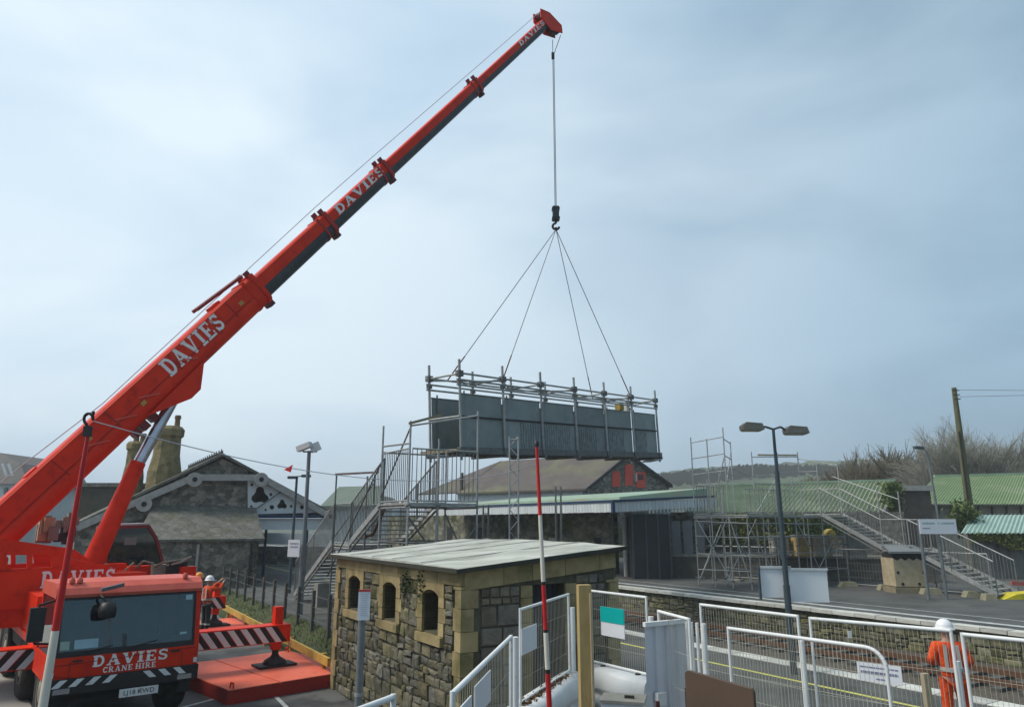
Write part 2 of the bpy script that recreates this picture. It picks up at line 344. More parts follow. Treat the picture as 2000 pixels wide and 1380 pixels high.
# slab serif lettering built from strokes
def arc(cx, cy, rx, ry, a0, a1, n=10):
    return [(cx + rx * math.cos(R(a0 + (a1 - a0) * i / n)), cy + ry * math.sin(R(a0 + (a1 - a0) * i / n))) for i in range(n + 1)]
LET = {
 'D': (0.86, [([(0.2, 0), (0.2, 1)], .24), ([(0, .06), (.36, .06)], .12), ([(0, .94), (.36, .94)], .12), ([(.2, .93), (.42, .93)] + arc(.42, .5, .30, .43, 80, -80) + [(.42, .07), (.2, .07)], .17)]),
 'A': (0.98, [([(.16, .04), (.46, .98)], .12), ([(.46, .98), (.80, .04)], .24), ([(.24, .34), (.64, .34)], .10), ([(0, .06), (.32, .06)], .12), ([(.58, .06), (.98, .06)], .12), ([(.34, .95), (.58, .95)], .1)]),
 'V': (0.98, [([(.18, .96), (.50, .02)], .24), ([(.50, .02), (.82, .96)], .12), ([(0, .94), (.38, .94)], .12), ([(.66, .94), (.98, .94)], .12)]),
 'I': (0.48, [([(.24, 0), (.24, 1)], .24), ([(0, .06), (.48, .06)], .12), ([(0, .94), (.48, .94)], .12)]),
 'E': (0.80, [([(.2, 0), (.2, 1)], .24), ([(0, .06), (.76, .06)], .12), ([(0, .94), (.74, .94)], .12), ([(.2, .5), (.52, .5)], .11), ([(.72, .02), (.72, .30)], .1), ([(.70, .72), (.70, .98)], .1), ([(.53, .38), (.53, .62)], .08)]),
 'C': (0.80, [(arc(.42, .5, .31, .43, 45, 315), .19), ([(.70, .66), (.70, .96)], .09), ([(.70, .06), (.70, .26)], .07)]),
 'R': (0.94, [([(0.2, 0), (0.2, 1)], .24), ([(0, .06), (.38, .06)], .12), ([(0, .94), (.36, .94)], .12), ([(.2, .94), (.45, .94)] + arc(.45, .73, .22, .21, 80, -80) + [(.45, .50), (.2, .50)], .14), ([(.46, .50), (.72, .04)], .22), ([(.62, .06), (.94, .06)], .12)]),
 'N': (0.98, [([(.17, 0), (.17, 1)], .13), ([(.81, 0), (.81, 1)], .13), ([(.17, .95), (.81, .05)], .22), ([(0, .06), (.34, .06)], .12), ([(0, .94), (.28, .94)], .12), ([(.64, .94), (.98, .94)], .12)]),
 'H': (0.98, [([(.2, 0), (.2, 1)], .24), ([(.78, 0), (.78, 1)], .24), ([(.2, .5), (.78, .5)], .11), ([(0, .06), (.4, .06)], .12), ([(0, .94), (.4, .94)], .12), ([(.58, .06), (.98, .06)], .12), ([(.58, .94), (.98, .94)], .12)]),
 'S': (0.76, [(arc(.38, .73, .26, .20, 20, 230) + arc(.38, .28, .26, .21, 110, -150)[1:], .17), ([(.66, .70), (.66, .98)], .09), ([(.09, .02), (.09, .32)], .09)]),
}
def letters(word, origin, xd, yd, nd, height, mat, parent, name='letter', gap=0.10, squeeze=1.0):
    xd, yd, nd = Vector(xd).normalized(), Vector(yd).normalized(), Vector(nd).normalized()
    cur = 0.0; o = Vector(origin)
    for ch in word:
        wd, strokes = LET[ch]; mb = MB(); k = 0
        for pts, sw in strokes:
            for (x0, y0), (x1, y1) in zip(pts, pts[1:]):
                d = Vector((x1 - x0, y1 - y0)); ln = d.length
                if ln < 1e-5: continue
                d /= ln; nn = Vector((-d.y, d.x)) * sw / 2; e = d * (sw * 0.22 if len(pts) > 2 else 0)
                k += 1; q = []
                for (x, y) in ((x0 - e.x + nn.x, y0 - e.y + nn.y), (x0 - e.x - nn.x, y0 - e.y - nn.y), (x1 + e.x - nn.x, y1 + e.y - nn.y), (x1 + e.x + nn.x, y1 + e.y + nn.y)):
                    q.append(o + xd * ((cur + x) * height * squeeze) + yd * (y * height) + nd * (0.003 + 0.0004 * k))
                mb.poly(q)
        mb.build(name, mat, parent); cur += wd + gap
    return cur * height * squeeze
def word_width(word, gap=0.10): return sum(LET[c][0] + gap for c in word) - gap
def plain_text(txt, origin, xd, yd, nd, height, mat, parent, name='lettering', xs=1.0):
    cu = bpy.data.curves.new('t', 'FONT'); cu.body = txt; cu.size = height; cu.align_x = 'CENTER'; cu.align_y = 'CENTER'; cu.resolution_u = 2
    ob = bpy.data.objects.new('t', cu); COL.objects.link(ob)
    dg = bpy.context.evaluated_depsgraph_get(); me = bpy.data.meshes.new_from_object(ob.evaluated_get(dg))
    bpy.data.objects.remove(ob)
    xd, yd, nd = Vector(xd).normalized(), Vector(yd).normalized(), Vector(nd).normalized()
    mt = Matrix((xd * xs, yd, nd)).transposed().to_4x4(); mt.translation = Vector(origin) + nd * 0.004
    me.transform(mt); me.materials.clear(); me.materials.append(mat)
    o = bpy.data.objects.new(name, me); COL.objects.link(o); adopt(o, parent); return o

# irregular stones: unit block, x width, z height, front at y=-1
def stone_mesh(mat, n, ch=0.12):
    res = []
    for k in range(n):
        j = lambda a: random.uniform(-a, a)
        back = [(-.5, 0, -.5), (.5, 0, -.5), (.5, 0, .5), (-.5, 0, .5)]
        mid = [(sx * (.5 - random.uniform(0, .05)), -.72 + j(.06), sz * (.5 - random.uniform(0, .07))) for sx, sz in ((-1, -1), (1, -1), (1, 1), (-1, 1))]
        fr = [(sx * (.5 - random.uniform(ch * .5, ch * 1.3)), -1 + j(.10), sz * (.5 - random.uniform(ch * .7, ch * 1.7))) for sx, sz in ((-1, -1), (1, -1), (1, 1), (-1, 1))]
        mb = MB(); vs = back + mid + fr
        mb.add(vs, [(i, (i + 1) % 4, (i + 1) % 4 + 4, i + 4) for i in range(4)] + [(i + 4, (i + 1) % 4 + 4, (i + 1) % 4 + 8, i + 8) for i in range(4)] + [(8, 9, 10, 11)])
        res.append(mb.mesh('stone', mat))
    return res
def stone_fill(parent, origin, ud, nd, u0, u1, v0, v1, meshes, ch, cw, depth, excl=(), gap=0.018, name='stone', limit=300, vtop=None, split=0.0, wob=0.02):
    ud, nd = Vector(ud).normalized(), Vector(nd).normalized(); cnt = 0; v = v0; row = 0
    while v < v1 - 0.04 and cnt < limit:
        h = min(random.uniform(*ch), v1 - v)
        if v1 - (v + h) < ch[0] * 0.6: h = v1 - v
        iv = [(u0, u1)]
        for (a, b, c, d) in excl:
            if c < v + h - 0.02 and d > v + 0.02:
                nv = []
                for (x, y) in iv:
                    if b <= x or a >= y: nv.append((x, y)); continue
                    if a > x: nv.append((x, a))
                    if b < y: nv.append((b, y))
                iv = nv
        for (x, y) in iv:
            u = x
            if y - x < 0.06: continue
            first = True
            while u < y - 1e-3:
                ww = random.uniform(*cw)
                if first and row % 2: ww *= 0.6
                first = False
                if y - (u + ww) < cw[0] * 0.55: ww = y - u
                parts_ = [(u, ww, v, h)]
                if h > .17 and random.random() < split:
                    f = random.uniform(.35, .65); parts_ = [(u, ww, v, h * f), (u, ww, v + h * f, h * (1 - f))]
                    if ww > .3 and random.random() < .6:
                        g = random.uniform(.35, .65); k_ = random.randrange(2); a_, b_, c_, d_ = parts_.pop(k_); parts_ += [(a_, b_ * g, c_, d_), (a_ + b_ * g, b_ * (1 - g), c_, d_)]
                for (pu, pw_, pv, ph) in parts_:
                    jz = random.uniform(-.018, .018) if split else 0
                    c = Vector(origin) + ud * (pu + pw_ / 2) + Vector((0, 0, pv + ph / 2 + jz))
                    dp = depth * random.uniform(0.6, 1.35)
                    rot = random.uniform(-wob, wob)
                    mt = Matrix((ud * (pw_ - gap) + Vector((0, 0, rot * 1.2)), -nd * dp, Vector((0, 0, ph - gap)) + ud * rot)).transposed().to_4x4(); mt.translation = c - nd * 0.004
                    if cnt < limit: inst(name, random.choice(meshes), mt, parent)
                    cnt += 1
                u += ww
        v += h; row += 1
    return cnt

def leaf_cloud(center_fn, n, size, mat, name, parent=None, **kw):
    mb = MB()
    for i in range(n):
        c = center_fn(); s = size * random.uniform(.6, 1.4)
        a = Vector((random.gauss(0, 1), random.gauss(0, 1), random.gauss(0, 1))).normalized(); b = a.orthogonal().normalized()
        b.rotate(Matrix.Rotation(random.uniform(0, 6.28), 3, a)); d = a.cross(b)
        mb.poly([c - b * s, c + d * s * .6, c + b * s, c - d * s * .6])
    return mb.build(name, mat, parent, **kw)

# ================================================================== SETTING
B().box((-2500, -300, -0.62), (2500, 4200, -0.60)).build('ground', m_ground, label='flat green ground reaching to the horizon', cat='ground', kind='structure')
def slab(s0, s1, t0, t1, z0, z1, name, mat, label, cat, par=None):
    return B().prism([ST(s0, t0, z0), ST(s1, t0, z0), ST(s1, t1, z0), ST(s0, t1, z0)], (0, 0, z1 - z0)).build(name, mat, par, label=label, cat=cat, kind='structure')
yard = slab(-60, 6.35, -18, 95, -.55, 0.0, 'yard', m_tarmac, 'grey tarmac yard with faint parking lines under the crane', 'yard')
nplat = slab(7.6, 15.4, -14, 120, -.55, ZP, 'platform', m_plat, 'dark tarmac platform with yellow line behind the white mesh fences', 'platform')
track = slab(15.4, 25.7, -14, 160, -.58, ZT, 'track_bed', m_ballast, 'brown ballast track bed between the two platforms', 'track')
fplat = slab(25.95, 120, -14, 170, -.55, ZP, 'platform', m_plat, 'dark platform with pale edge stones beyond the track', 'platform')
# verge between yard and platform
B().prism([ST(6.35, -14, -.5), ST(7.6, -14, -.5), ST(7.6, -14, ZP - .02), ST(6.35, -14, .06)], TV * 110).build('verge', m_grassbase, label='narrow earth verge between the yard and the platform', cat='verge', kind='structure')
mb = MB()
for i in range(5200):
    s = random.uniform(6.3, 7.6); t = 18.5 + 34 * random.random() ** 1.5
    z = .05 + (s - 6.35) / 1.25 * .63; p = ST(s, t, z - .02); h = random.uniform(.05, .15)
    d = Vector((random.gauss(0, .05), random.gauss(0, .05), h)); sdv = Vector((random.uniform(-1, 1), random.uniform(-1, 1), 0)).normalized() * .018
    mb.poly([p - sdv, p + sdv, p + d])
mb.build('grass', m_grass, label='short green grass on the verge beside the yellow rail', cat='grass', kind='stuff')
# pale concrete apron beside the crane
APR = [Vector((-30, 8, .004)), Vector((-9.9, 16.2, .004)), Vector((-15.5, 23.5, .004)), Vector((-24, 36, .004)), Vector((-60, 60, .004)), Vector((-60, 8, .004))]
B().poly(APR).build('apron', M('pale_concrete_apron', (.42, .41, .37), (.34, .33, .30), scale=.5, rough=.85), yard)
# parking lines in the yard
def ground_line(p, q, wdt, z, mat, par, name='road_line'):
    p, q = Vector(p), Vector(q); d = (q - p).normalized(); sdv = Vector((-d.y, d.x, 0)) * wdt / 2
    B().poly([Vector((p.x, p.y, z)) - sdv, Vector((q.x, q.y, z)) - sdv, Vector((q.x, q.y, z)) + sdv, Vector((p.x, p.y, z)) + sdv]).build(name, mat, par)
for a, b in (((250, 1358), (412, 1316)), ((300, 1396), (470, 1350)), ((539, 1360), (600, 1420)), ((170, 1340), (250, 1358))):
    ground_line(G(*a, 0), G(*b, 0), .10, .005, m_line, yard)
# platform lines
def st_strip(s0, s1, t0, t1, z, mat, name, par):
    B().poly([ST(s0, t0, z), ST(s1, t0, z), ST(s1, t1, z), ST(s0, t1, z)]).build(name, mat, par)
st_strip(13.75, 13.87, -12, 110, ZP + .004, m_yline, 'yellow_line', nplat)
st_strip(26.9, 27.25, -12, 150, ZP + .004, m_line, 'white_line', fplat)
st_strip(28.55, 28.65, -12, 150, ZP + .004, m_line, 'white_line', fplat)
# coping stones
cop = B().box((-.5, -.5, -.5), (.5, .5, .5)).mesh('coping_stone', m_coping)
t = 2.0
while t < 62:
    l = random.uniform(.72, .98)
    mt = Matrix((NV * .52, TV * (l - .025), Vector((0, 0, .13)))).transposed().to_4x4(); mt.translation = ST(25.72, t + l / 2, ZP - .035 + random.uniform(-.008, .008))
    inst('coping_stone', cop, mt, fplat)
    if t < 45:
        mt = mt.copy(); mt.translation = ST(15.30, t + l / 2, ZP - .05); inst('coping_stone', cop, mt, nplat)
    t += l
# platform retaining wall
pw = T('platform_wall', 'mossy rubble stone face of the platform across the track', 'wall', ST(25.7, 20, ZT))
B().prism([ST(25.72, 0, -.5), ST(25.96, 0, -.5), ST(25.96, 0, ZP - .1), ST(25.72, 0, ZP - .1)], TV * 75).build('wall_core', m_mortar, pw)
PW = stone_mesh(m_pwall, 10, .18)
stone_fill(pw, ST(25.72, 9.5, 0), TV, -NV, 0, 23, ZT - .02, ZP - .11, PW, (.20, .34), (.28, .60), .08, limit=300, split=.3, wob=.06)
# track: sleepers and rails
slp = B().box((-.5, -.5, -.5), (.5, .5, .5)).mesh('sleeper', m_concd)
for sc_ in (18.3, 22.8):
    for k in range(60):
        mt = Matrix((NV * 2.5, TV * .25, Vector((0, 0, .12)))).transposed().to_4x4(); mt.translation = ST(sc_, 3 + k * .7, ZT + .03); inst('sleeper', slp, mt, track)
    for off in (-.745, .745):
        B().prism([ST(sc_ + off - .035, -10, ZT + .09), ST(sc_ + off + .035, -10, ZT + .09), ST(sc_ + off + .035, -10, ZT + .24), ST(sc_ + off - .035, -10, ZT + .24)], TV * 150).build('rail', m_rust, track)
# terrace the camera stands on
B().box((-14, -9, -.5), (14, 4.4, 2.4)).build('terrace', m_tarmac, label='raised tarmac bank above the yard', cat='bank', kind='structure')
# hill
def hill(name, pts, fwd, depth, label):
    mb = MB(); cols = []
    top = []
    for i, (px, py) in enumerate(pts):
        p = P(px, py, fwd); top.append(p)
    sub = []
    for a, b in zip(top, top[1:]):
        for k in range(8):
            q = a.lerp(b, k / 8); sub.append(q + Vector((0, 0, random.uniform(-1.0, 1.0) * fwd / 420)))
    sub.append(top[-1])
    n = len(sub); vs = []
    for r_ in range(5):
        f = r_ / 4
        for q in sub: vs.append(Vector((q.x * (1 - .3 * (1 - f)) if False else q.x, q.y - depth * (1 - f), -2 + (q.z + 2) * (f ** .7))))
    for q in sub: vs.append(Vector((q.x, q.y + depth * 2, -2)))
    mb.add(vs, [(r_ * n + i, r_ * n + i + 1, (r_ + 1) * n + i + 1, (r_ + 1) * n + i) for r_ in range(5) for i in range(n - 1)], True)
    return mb.build(name, m_hill, label=label, cat='hill', kind='structure')
hill('hill', [(1180, 985), (1260, 932), (1300, 922), (1370, 914), (1450, 910), (1560, 903), (1640, 898), (1760, 900), (1900, 896), (2150, 892), (2600, 915), (2900, 990)], 420, 260, 'low hazy green hill of fields and woods')
# woods on the hill edge: a mass of far twiggy scrub
def scrub():
    mb = MB()
    for i in range(5200):
        px = random.uniform(1270, 2100); fw = random.uniform(300, 400)
        base = P(px, 938 - random.random() * 22 + (1.0 - min(1, (px - 1270) / 200)) * 18, fw); h = random.uniform(1.0, 3.2)
        sdv = Vector((random.uniform(.4, 1.2), 0, 0)); mb.poly([base - sdv, base + sdv, base + sdv * .6 + Vector((0, 0, h)), base - sdv * .7 + Vector((0, 0, h * .8))])
    return mb.build('woodland', M('far_woodland', (0.060, 0.066, 0.042), (0.085, 0.085, 0.055), scale=.05, rough=.95), label='far grey-green woodland spread over the hill', cat='woodland', kind='stuff')
scrub()

# ================================================================== STONE SHED
S0, T0, SL, SW = 6.2, 11.8, 6.87, 3.47
so = ST(S0, T0, 0)
shed = T('stone_shed', 'small stone shed with yellow dressed windows and flat grey roof', 'shed', so)
def SH(x, y, z): return so + TV * x + NV * y + Vector((0, 0, z))
MS = Matrix((TV, NV, Vector((0, 0, 1)))).transposed().to_4x4(); MS.translation = so   # left-handed frame is fine for builder
ZE0, ZE1 = 3.16, 3.46
wins = [(1.22, .72), (3.28, .74), (5.50, .80)]
WZ0, WZ1 = 1.98, 2.74
core = MB()
def sbox(mb, x0, x1, y0, y1, z0, z1): mb.prism([SH(x0, y0, z0), SH(x1, y0, z0), SH(x1, y1, z0), SH(x0, y1, z0)], (0, 0, z1 - z0))
xs = [0.0]
for c, wd in wins: xs += [c - wd / 2, c + wd / 2]
xs.append(SL)
for i in range(0, len(xs), 2): sbox(core, xs[i], xs[i + 1], 0.0, .38, 0, ZE0 - .02)
for i in range(1, len(xs) - 1, 2):
    sbox(core, xs[i], xs[i + 1], 0.003, .377, 0, WZ0); sbox(core, xs[i], xs[i + 1], 0.003, .377, WZ1 + .02, ZE0 - .02)
# end wall with a doorway
DY0, DY1, DZ = 1.45, 2.22, 2.86
core.prism([SH(0.003, .38, 0), SH(.38, .38, 0), SH(.38, DY0, 0), SH(0.003, DY0, 0)], (0, 0, ZE0 - .02))
core.prism([SH(0.003, DY1, 0), SH(.38, DY1, 0), SH(.38, SW, 0), SH(0.003, SW, 0)], (0, 0, ZE0 - .02))
core.prism([SH(0.006, DY0, DZ), SH(.37, DY0, DZ), SH(.37, DY1, DZ), SH(0.006, DY1, DZ)], (0, 0, ZE0 - .02 - DZ))
core.prism([SH(SL - .38, .38, 0), SH(SL - .003, .38, 0), SH(SL - .003, SW, 0), SH(SL - .38, SW, 0)], (0, 0, ZE0 - .02))
core.prism([SH(.38, SW - .38, 0), SH(SL - .38, SW - .38, 0), SH(SL - .38, SW - .003, 0), SH(.38, SW - .003, 0)], (0, 0, ZE1 - .02))
# sloping top of end walls
for x0, x1 in ((0.0, .38), (SL - .38, SL)):
    core.prism([SH(x0, 0.002, ZE0 - .02), SH(x0, SW - .002, ZE0 - .02), SH(x0, SW - .002, ZE1 - .02)], TV * (x1 - x0))
core.build('wall_core', m_mortar, shed)
# windows: reveal boards set back in the openings
for c, wd in wins:
    wn = B().prism([SH(c - wd / 2 - .01, .27, WZ0 - .02), SH(c + wd / 2 + .01, .27, WZ0 - .02), SH(c + wd / 2 + .01, .27, WZ1 + .05), SH(c - wd / 2 - .01, .27, WZ1 + .05)], NV * .04).build('window', m_browndoor, shed)
    for k in (-.18, .0, .19):
        B().prism([SH(c + k * wd - .008, .262, WZ0), SH(c + k * wd + .008, .262, WZ0), SH(c + k * wd + .008, .262, WZ1), SH(c + k * wd - .008, .262, WZ1)], NV * .012).build('board_joint', m_dim, wn)
    # dressed surround: jambs in blocks, arched head, sill
    jw = .22
    for sgn in (-1, 1):
        z = WZ0 - .02; x_in = c + sgn * wd / 2
        for k, hh in enumerate((.24, .26, .24)):
            jx = jw + (.08 if k % 2 else 0) * (1 if abs(c - 5.5) > 1 else .3)
            a, b = sorted((x_in, x_in + sgn * jx))
            B().prism([SH(a, -.055, z + .006), SH(b, -.055, z + .006), SH(b, .30, z + .006), SH(a, .30, z + .006)], (0, 0, hh - .012)).build('jamb_stone', m_dress, shed); z += hh
    # arched head made of two stones
    for sgn in (-1, 1):
        pts = []
        for k in range(7):
            f = k / 6; pts.append((c + sgn * wd / 2 * f, WZ1 + .015 - .10 * f ** 2.2))
        pts += [(c + sgn * (wd / 2 + jw), WZ1 - .09), (c + sgn * (wd / 2 + jw), WZ1 + .19), (c + sgn * .006, WZ1 + .19)]
        B().prism([SH(x, -.06, z) for x, z in pts], NV * .36).build('arch_stone', m_dress, shed)
    sl = [(c - wd / 2 - .2, WZ0 - .19), (c + wd / 2 + .2, WZ0 - .19), (c + wd / 2 + .2, WZ0 - .03), (c - wd / 2 - .2, WZ0 - .03)]
    B().prism([SH(x, -.11, z) for x, z in sl], NV * .40).build('sill', m_dress, shed)
# eaves course of long dressed blocks on both faces
x = -.05
while x < SL:
    l = min(random.uniform(.75, 1.15), SL - x)
    if SL - (x + l) < .4: l = SL - x
    B().prism([SH(x + .006, -.07, ZE0 - .26), SH(x + l - .006, -.07, ZE0 - .26), SH(x + l - .006, .3, ZE0 - .26), SH(x + .006, .3, ZE0 - .26)], (0, 0, .25)).build('eaves_block', m_dress, shed); x += l
y = .0
while y < SW:
    l = min(random.uniform(.6, .9), SW - y)
    if SW - (y + l) < .35: l = SW - y
    za, zb = ZE0 + (ZE1 - ZE0) * y / SW, ZE0 + (ZE1 - ZE0) * (y + l) / SW
    B().prism([SH(-.065, y + .006, za - .34), SH(-.065, y + l - .006, zb - .34), SH(-.065, y + l - .006, zb - .02), SH(-.065, y + .006, za - .02)], TV * .30).build('eaves_block', m_dress, shed); y += l
# quoins
z = 0.0; k = 0
while z < ZE0 - .28:
    h = min(random.uniform(.30, .40), ZE0 - .27 - z); a, b = (.17, .29) if k % 2 else (.24, .20)
    B().prism([SH(-.06, -.062, z + .005), SH(a, -.062, z + .005), SH(a, .05, z + .005), SH(.05, .05, z + .005), SH(.05, b, z + .005), SH(-.06, b, z + .005)], (0, 0, h - .01)).build('quoin', m_dress, shed)
    B().prism([SH(SL - b, -.058, z + .005), SH(SL + .05, -.058, z + .005), SH(SL + .05, .3, z + .005), SH(SL - b, .3, z + .005)], (0, 0, h - .01)).build('quoin', m_dress, shed)
    B().prism([SH(-.06, SW - a, z + .005), SH(.3, SW - a, z + .005), SH(.3, SW + .05, z + .005), SH(-.06, SW + .05, z + .005)], (0, 0, h - .01)).build('quoin', m_dress, shed)
    z += h; k += 1
# rubble
RS = stone_mesh(m_stone, 14, .17); GS = stone_mesh(m_stoneg, 8, .08)
ex = [(c - wd / 2 - .24, c + wd / 2 + .24, WZ0 - .21, ZE0) for c, wd in wins]
stone_fill(shed, so, TV, -NV, .30, SL - .36, 0, ZE0 - .27, RS, (.16, .34), (.16, .50), .06, ex, limit=290, split=.42, wob=.05)
stone_fill(shed, so, NV, -TV, .36, SW - .30, 0, 2.55, GS, (.26, .36), (.36, .75), .05, [(DY0 - .26, DY1 + .26, 0, ZE0)], limit=90)
stone_fill(shed, so, NV, -TV, .36, DY0 - .26, 2.55, ZE0 - .30, GS, (.10, .14), (.16, .34), .045, limit=40)
stone_fill(shed, so, NV, -TV, DY1 + .26, SW - .30, 2.55, ZE1 - .45, GS, (.12, .17), (.18, .36), .045, limit=40)
# end doorway: dressed jambs, lintel, dark door
for yy in (DY0 - .25, DY1):
    z = 0
    while z < DZ - .05:
        h = min(.44, DZ - z); B().prism([SH(-.05, yy, z + .005), SH(-.05, yy + .25, z + .005), SH(.3, yy + .25, z + .005), SH(.3, yy, z + .005)], (0, 0, h - .01)).build('jamb_stone', m_dress, shed); z += h
dr = B().prism([SH(.22, DY0 - .01, 0.1), SH(.22, DY1 + .01, 0.1), SH(.22, DY1 + .01, DZ + .01), SH(.22, DY0 - .01, DZ + .01)], TV * .05).build('door', M('dark_slate_door', (.018, .024, .032), rough=.6), shed)
for k in range(1, 6):
    yv = DY0 + (DY1 - DY0) * k / 6
    B().prism([SH(.214, yv - .006, .1), SH(.214, yv + .006, .1), SH(.214, yv + .006, DZ), SH(.214, yv - .006, DZ)], TV * .01).build('board_joint', m_dim, dr)
# roof slab with uneven felt edge
mb = MB(); nx, ny = 16, 8; ov = .20; grid = []
for j in range(ny + 1):
    for i in range(nx + 1):
        xx = -ov + (SL + 2 * ov) * i / nx; yy = -ov + (SW + 2 * ov) * j / ny
        edge = i in (0, nx) or j in (0, ny)
        grid.append(SH(xx + random.uniform(-.02, .02), yy + random.uniform(-.02, .02), ZE0 + (ZE1 - ZE0) * yy / SW + .06 + (random.uniform(-.012, .012) if edge else random.uniform(-.02, .02)) + .05 * math.sin(math.pi * i / nx)))
n_ = len(grid); low = [g - Vector((0, 0, .055)) for g in grid]
fs = []
for j in range(ny):
    for i in range(nx):
        a = j * (nx + 1) + i; fs.append((a, a + 1, a + nx + 2, a + nx + 1)); fs.append((a + n_, a + nx + 1 + n_, a + nx + 2 + n_, a + 1 + n_))
for i in range(nx):
    fs.append((i, i + n_, i + 1 + n_, i + 1)); a = ny * (nx + 1) + i; fs.append((a, a + 1, a + 1 + n_, a + n_))
for j in range(ny):
    a = j * (nx + 1); b = a + nx + 1; fs.append((a, b, b + n_, a + n_)); a += nx; b += nx; fs.append((a, a + n_, b + n_, b))
mb.add(grid + low, fs); mb.build('roof', m_felt, shed)
for k_ in range(1, 5):
    xx = SL * k_ / 5 + random.uniform(-.15, .15)
    B().bar(SH(xx, -ov, ZE0 + (ZE1 - ZE0) * -ov / SW + .075 + .05 * math.sin(math.pi * (xx + ov) / (SL + 2 * ov))), SH(xx + .05, SW + ov, ZE1 + .09 + .05 * math.sin(math.pi * (xx + ov) / (SL + 2 * ov))), .04, .012).build('felt_lap', M('felt_lap_grey', (.45, .455, .42), (.34, .345, .31), rough=.85) if 'felt_lap_grey' not in bpy.data.materials else bpy.data.materials['felt_lap_grey'], shed)
# dark flashing round the felt edge
for (xa, ya, xb, yb_) in ((-ov - .03, -ov - .03, SL + ov, -ov - .03), (-ov - .03, -ov - .03, -ov - .03, SW + ov)):
    pa_, pb_ = SH(xa, ya, ZE0 + (ZE1 - ZE0) * ya / SW + .028), SH(xb, yb_, ZE0 + (ZE1 - ZE0) * yb_ / SW + .028)
    B().bar(pa_, pb_, .03, .075).build('roof_flashing', M('dark_flashing', (.045, .043, .033), (.03, .032, .02), rough=.8) if 'dark_flashing' not in bpy.data.materials else bpy.data.materials['dark_flashing'], shed)
# dark fascia strip under felt, on two visible sides
B().prism([SH(-.12, -.14, ZE0 - .03), SH(SL + .1, -.14, ZE0 - .03), SH(SL + .1, -.14, ZE0 + .05), SH(-.12, -.14, ZE0 + .05)], NV * .05).build('fascia', m_concd, shed)
B().prism([SH(-.15, -.1, ZE0 - .03), SH(-.15, SW + .1, ZE1 - .03), SH(-.15, SW + .1, ZE1 + .05), SH(-.15, -.1, ZE0 + .05)], TV * .05).build('fascia', m_concd, shed)
# weeds rooted under the eaves
for (xa, zz, n, lab) in ((2.30, 2.86, 170, 'dark ivy tuft hanging from shed eaves between two arched windows'), (1.62, 2.95, 60, 'small ivy tuft above the shed window nearest the yellow corner')):
    leaf_cloud(lambda: SH(xa + random.gauss(0, .11), -.075 - abs(random.gauss(0, .025)), zz + random.gauss(0, .08) - abs(random.gauss(0, .16))), n, .032, m_weed, 'ivy', label=lab, cat='ivy')

# ================================================================== CRANE
F0 = Vector((-7.83, 15.54, 0)); cb_ = Vector((-.64, .77, 0)).normalized(); cr = Vector((.77, .64, 0)).normalized()
MC = Matrix((cr, cb_, Vector((0, 0, 1)))).transposed().to_4x4(); MC.translation = F0
def CC(x, y, z): return MC @ Vector((x, y, z))
crane = T('mobile_crane', 'red mobile crane with long telescopic boom raised over the station', 'crane', F0 + cb_ * 5)
CB, CT = .97, 2.80       # cab bottom and top
W2 = 1.375
# carrier cab body: lower panel, posts, roof
mb = MB(MC)
prof = [(0.02, CB), (-.03, CB + .12), (-.03, 1.42), (.16, 2.58), (.30, CT - .02), (1.9, CT), (1.95, CB)]
lowp = [(.06, CB), (0, CB + .06), (0, 1.44), (1.95, 1.44), (1.95, CB)]
mb.prism([(-W2, y, z) for y, z in lowp], (2 * W2, 0, 0)); mb.build('cab_body', m_red, crane)
mb = MB(MC)
for x0 in (-W2, W2 - .09):
    MB(MC).prism([(x0, 0, 1.44), (x0, .12, 1.44), (x0, .30, 2.54), (x0, .18, 2.54)], (.09, 0, 0)).build('cab_pillar', m_red, crane)
    MB(MC).prism([(x0, 1.80, 1.44), (x0, 1.95, 1.44), (x0, 1.95, 2.54), (x0, 1.80, 2.54)], (.09, 0, 0)).build('cab_pillar', m_red, crane)
MB(MC).prism([(-W2 + .09, 1.88, 1.44), (-W2 + .09, 1.95, 1.44), (-W2 + .09, 1.95, 2.54), (-W2 + .09, 1.88, 2.54)], (2 * W2 - .18, 0, 0)).build('cab_rear_wall', m_red, crane)
mb = MB(MC)
rp = [(.155, 2.54), (.13, 2.60), (.20, 2.72), (.34, CT + .02), (1.98, CT), (1.98, 2.54)]
mb.prism([(-W2 - .015, y, z) for y, z in rp], (2 * W2 + .03, 0, 0)); rf = mb.build('cab_roof', m_redlight, crane)
for x in (-1.12, -.98, 1.05):
    MB(MC).lathe((x, .32, CT + .01), [(.05, 0), (.06, .05), (.03, .11)], 10).build('marker_lamp', m_redlight, rf)
# cab interior seen through the glass
MB(MC).box((-W2 + .1, .30, 1.30), (W2 - .1, .70, 1.60)).build('dashboard', m_black, crane)
MB(MC).box((-W2 + .1, 1.70, 1.0), (W2 - .1, 1.86, 2.5)).build('cab_lining', m_dim, crane)
for sx in (-.62, .62):
    MB(MC).box((sx - .26, 1.15, 1.25), (sx + .26, 1.60, 1.42)).build('seat_cushion', m_greypost, crane); MB(MC).frame((sx, 1.55, 1.85), (1, 0, 0), (0, 1, -.15), (0, .15, 1), .50, .14, .85).build('seat_back', m_greypost, crane)
stw = [(.55 + .21 * math.cos(R(a)), .80 + .10 * math.sin(R(a)), 1.72 + .19 * math.sin(R(a))) for a in range(0, 361, 24)]
MB(MC).path(stw, .020, 6).build('steering_wheel', m_beige, crane)
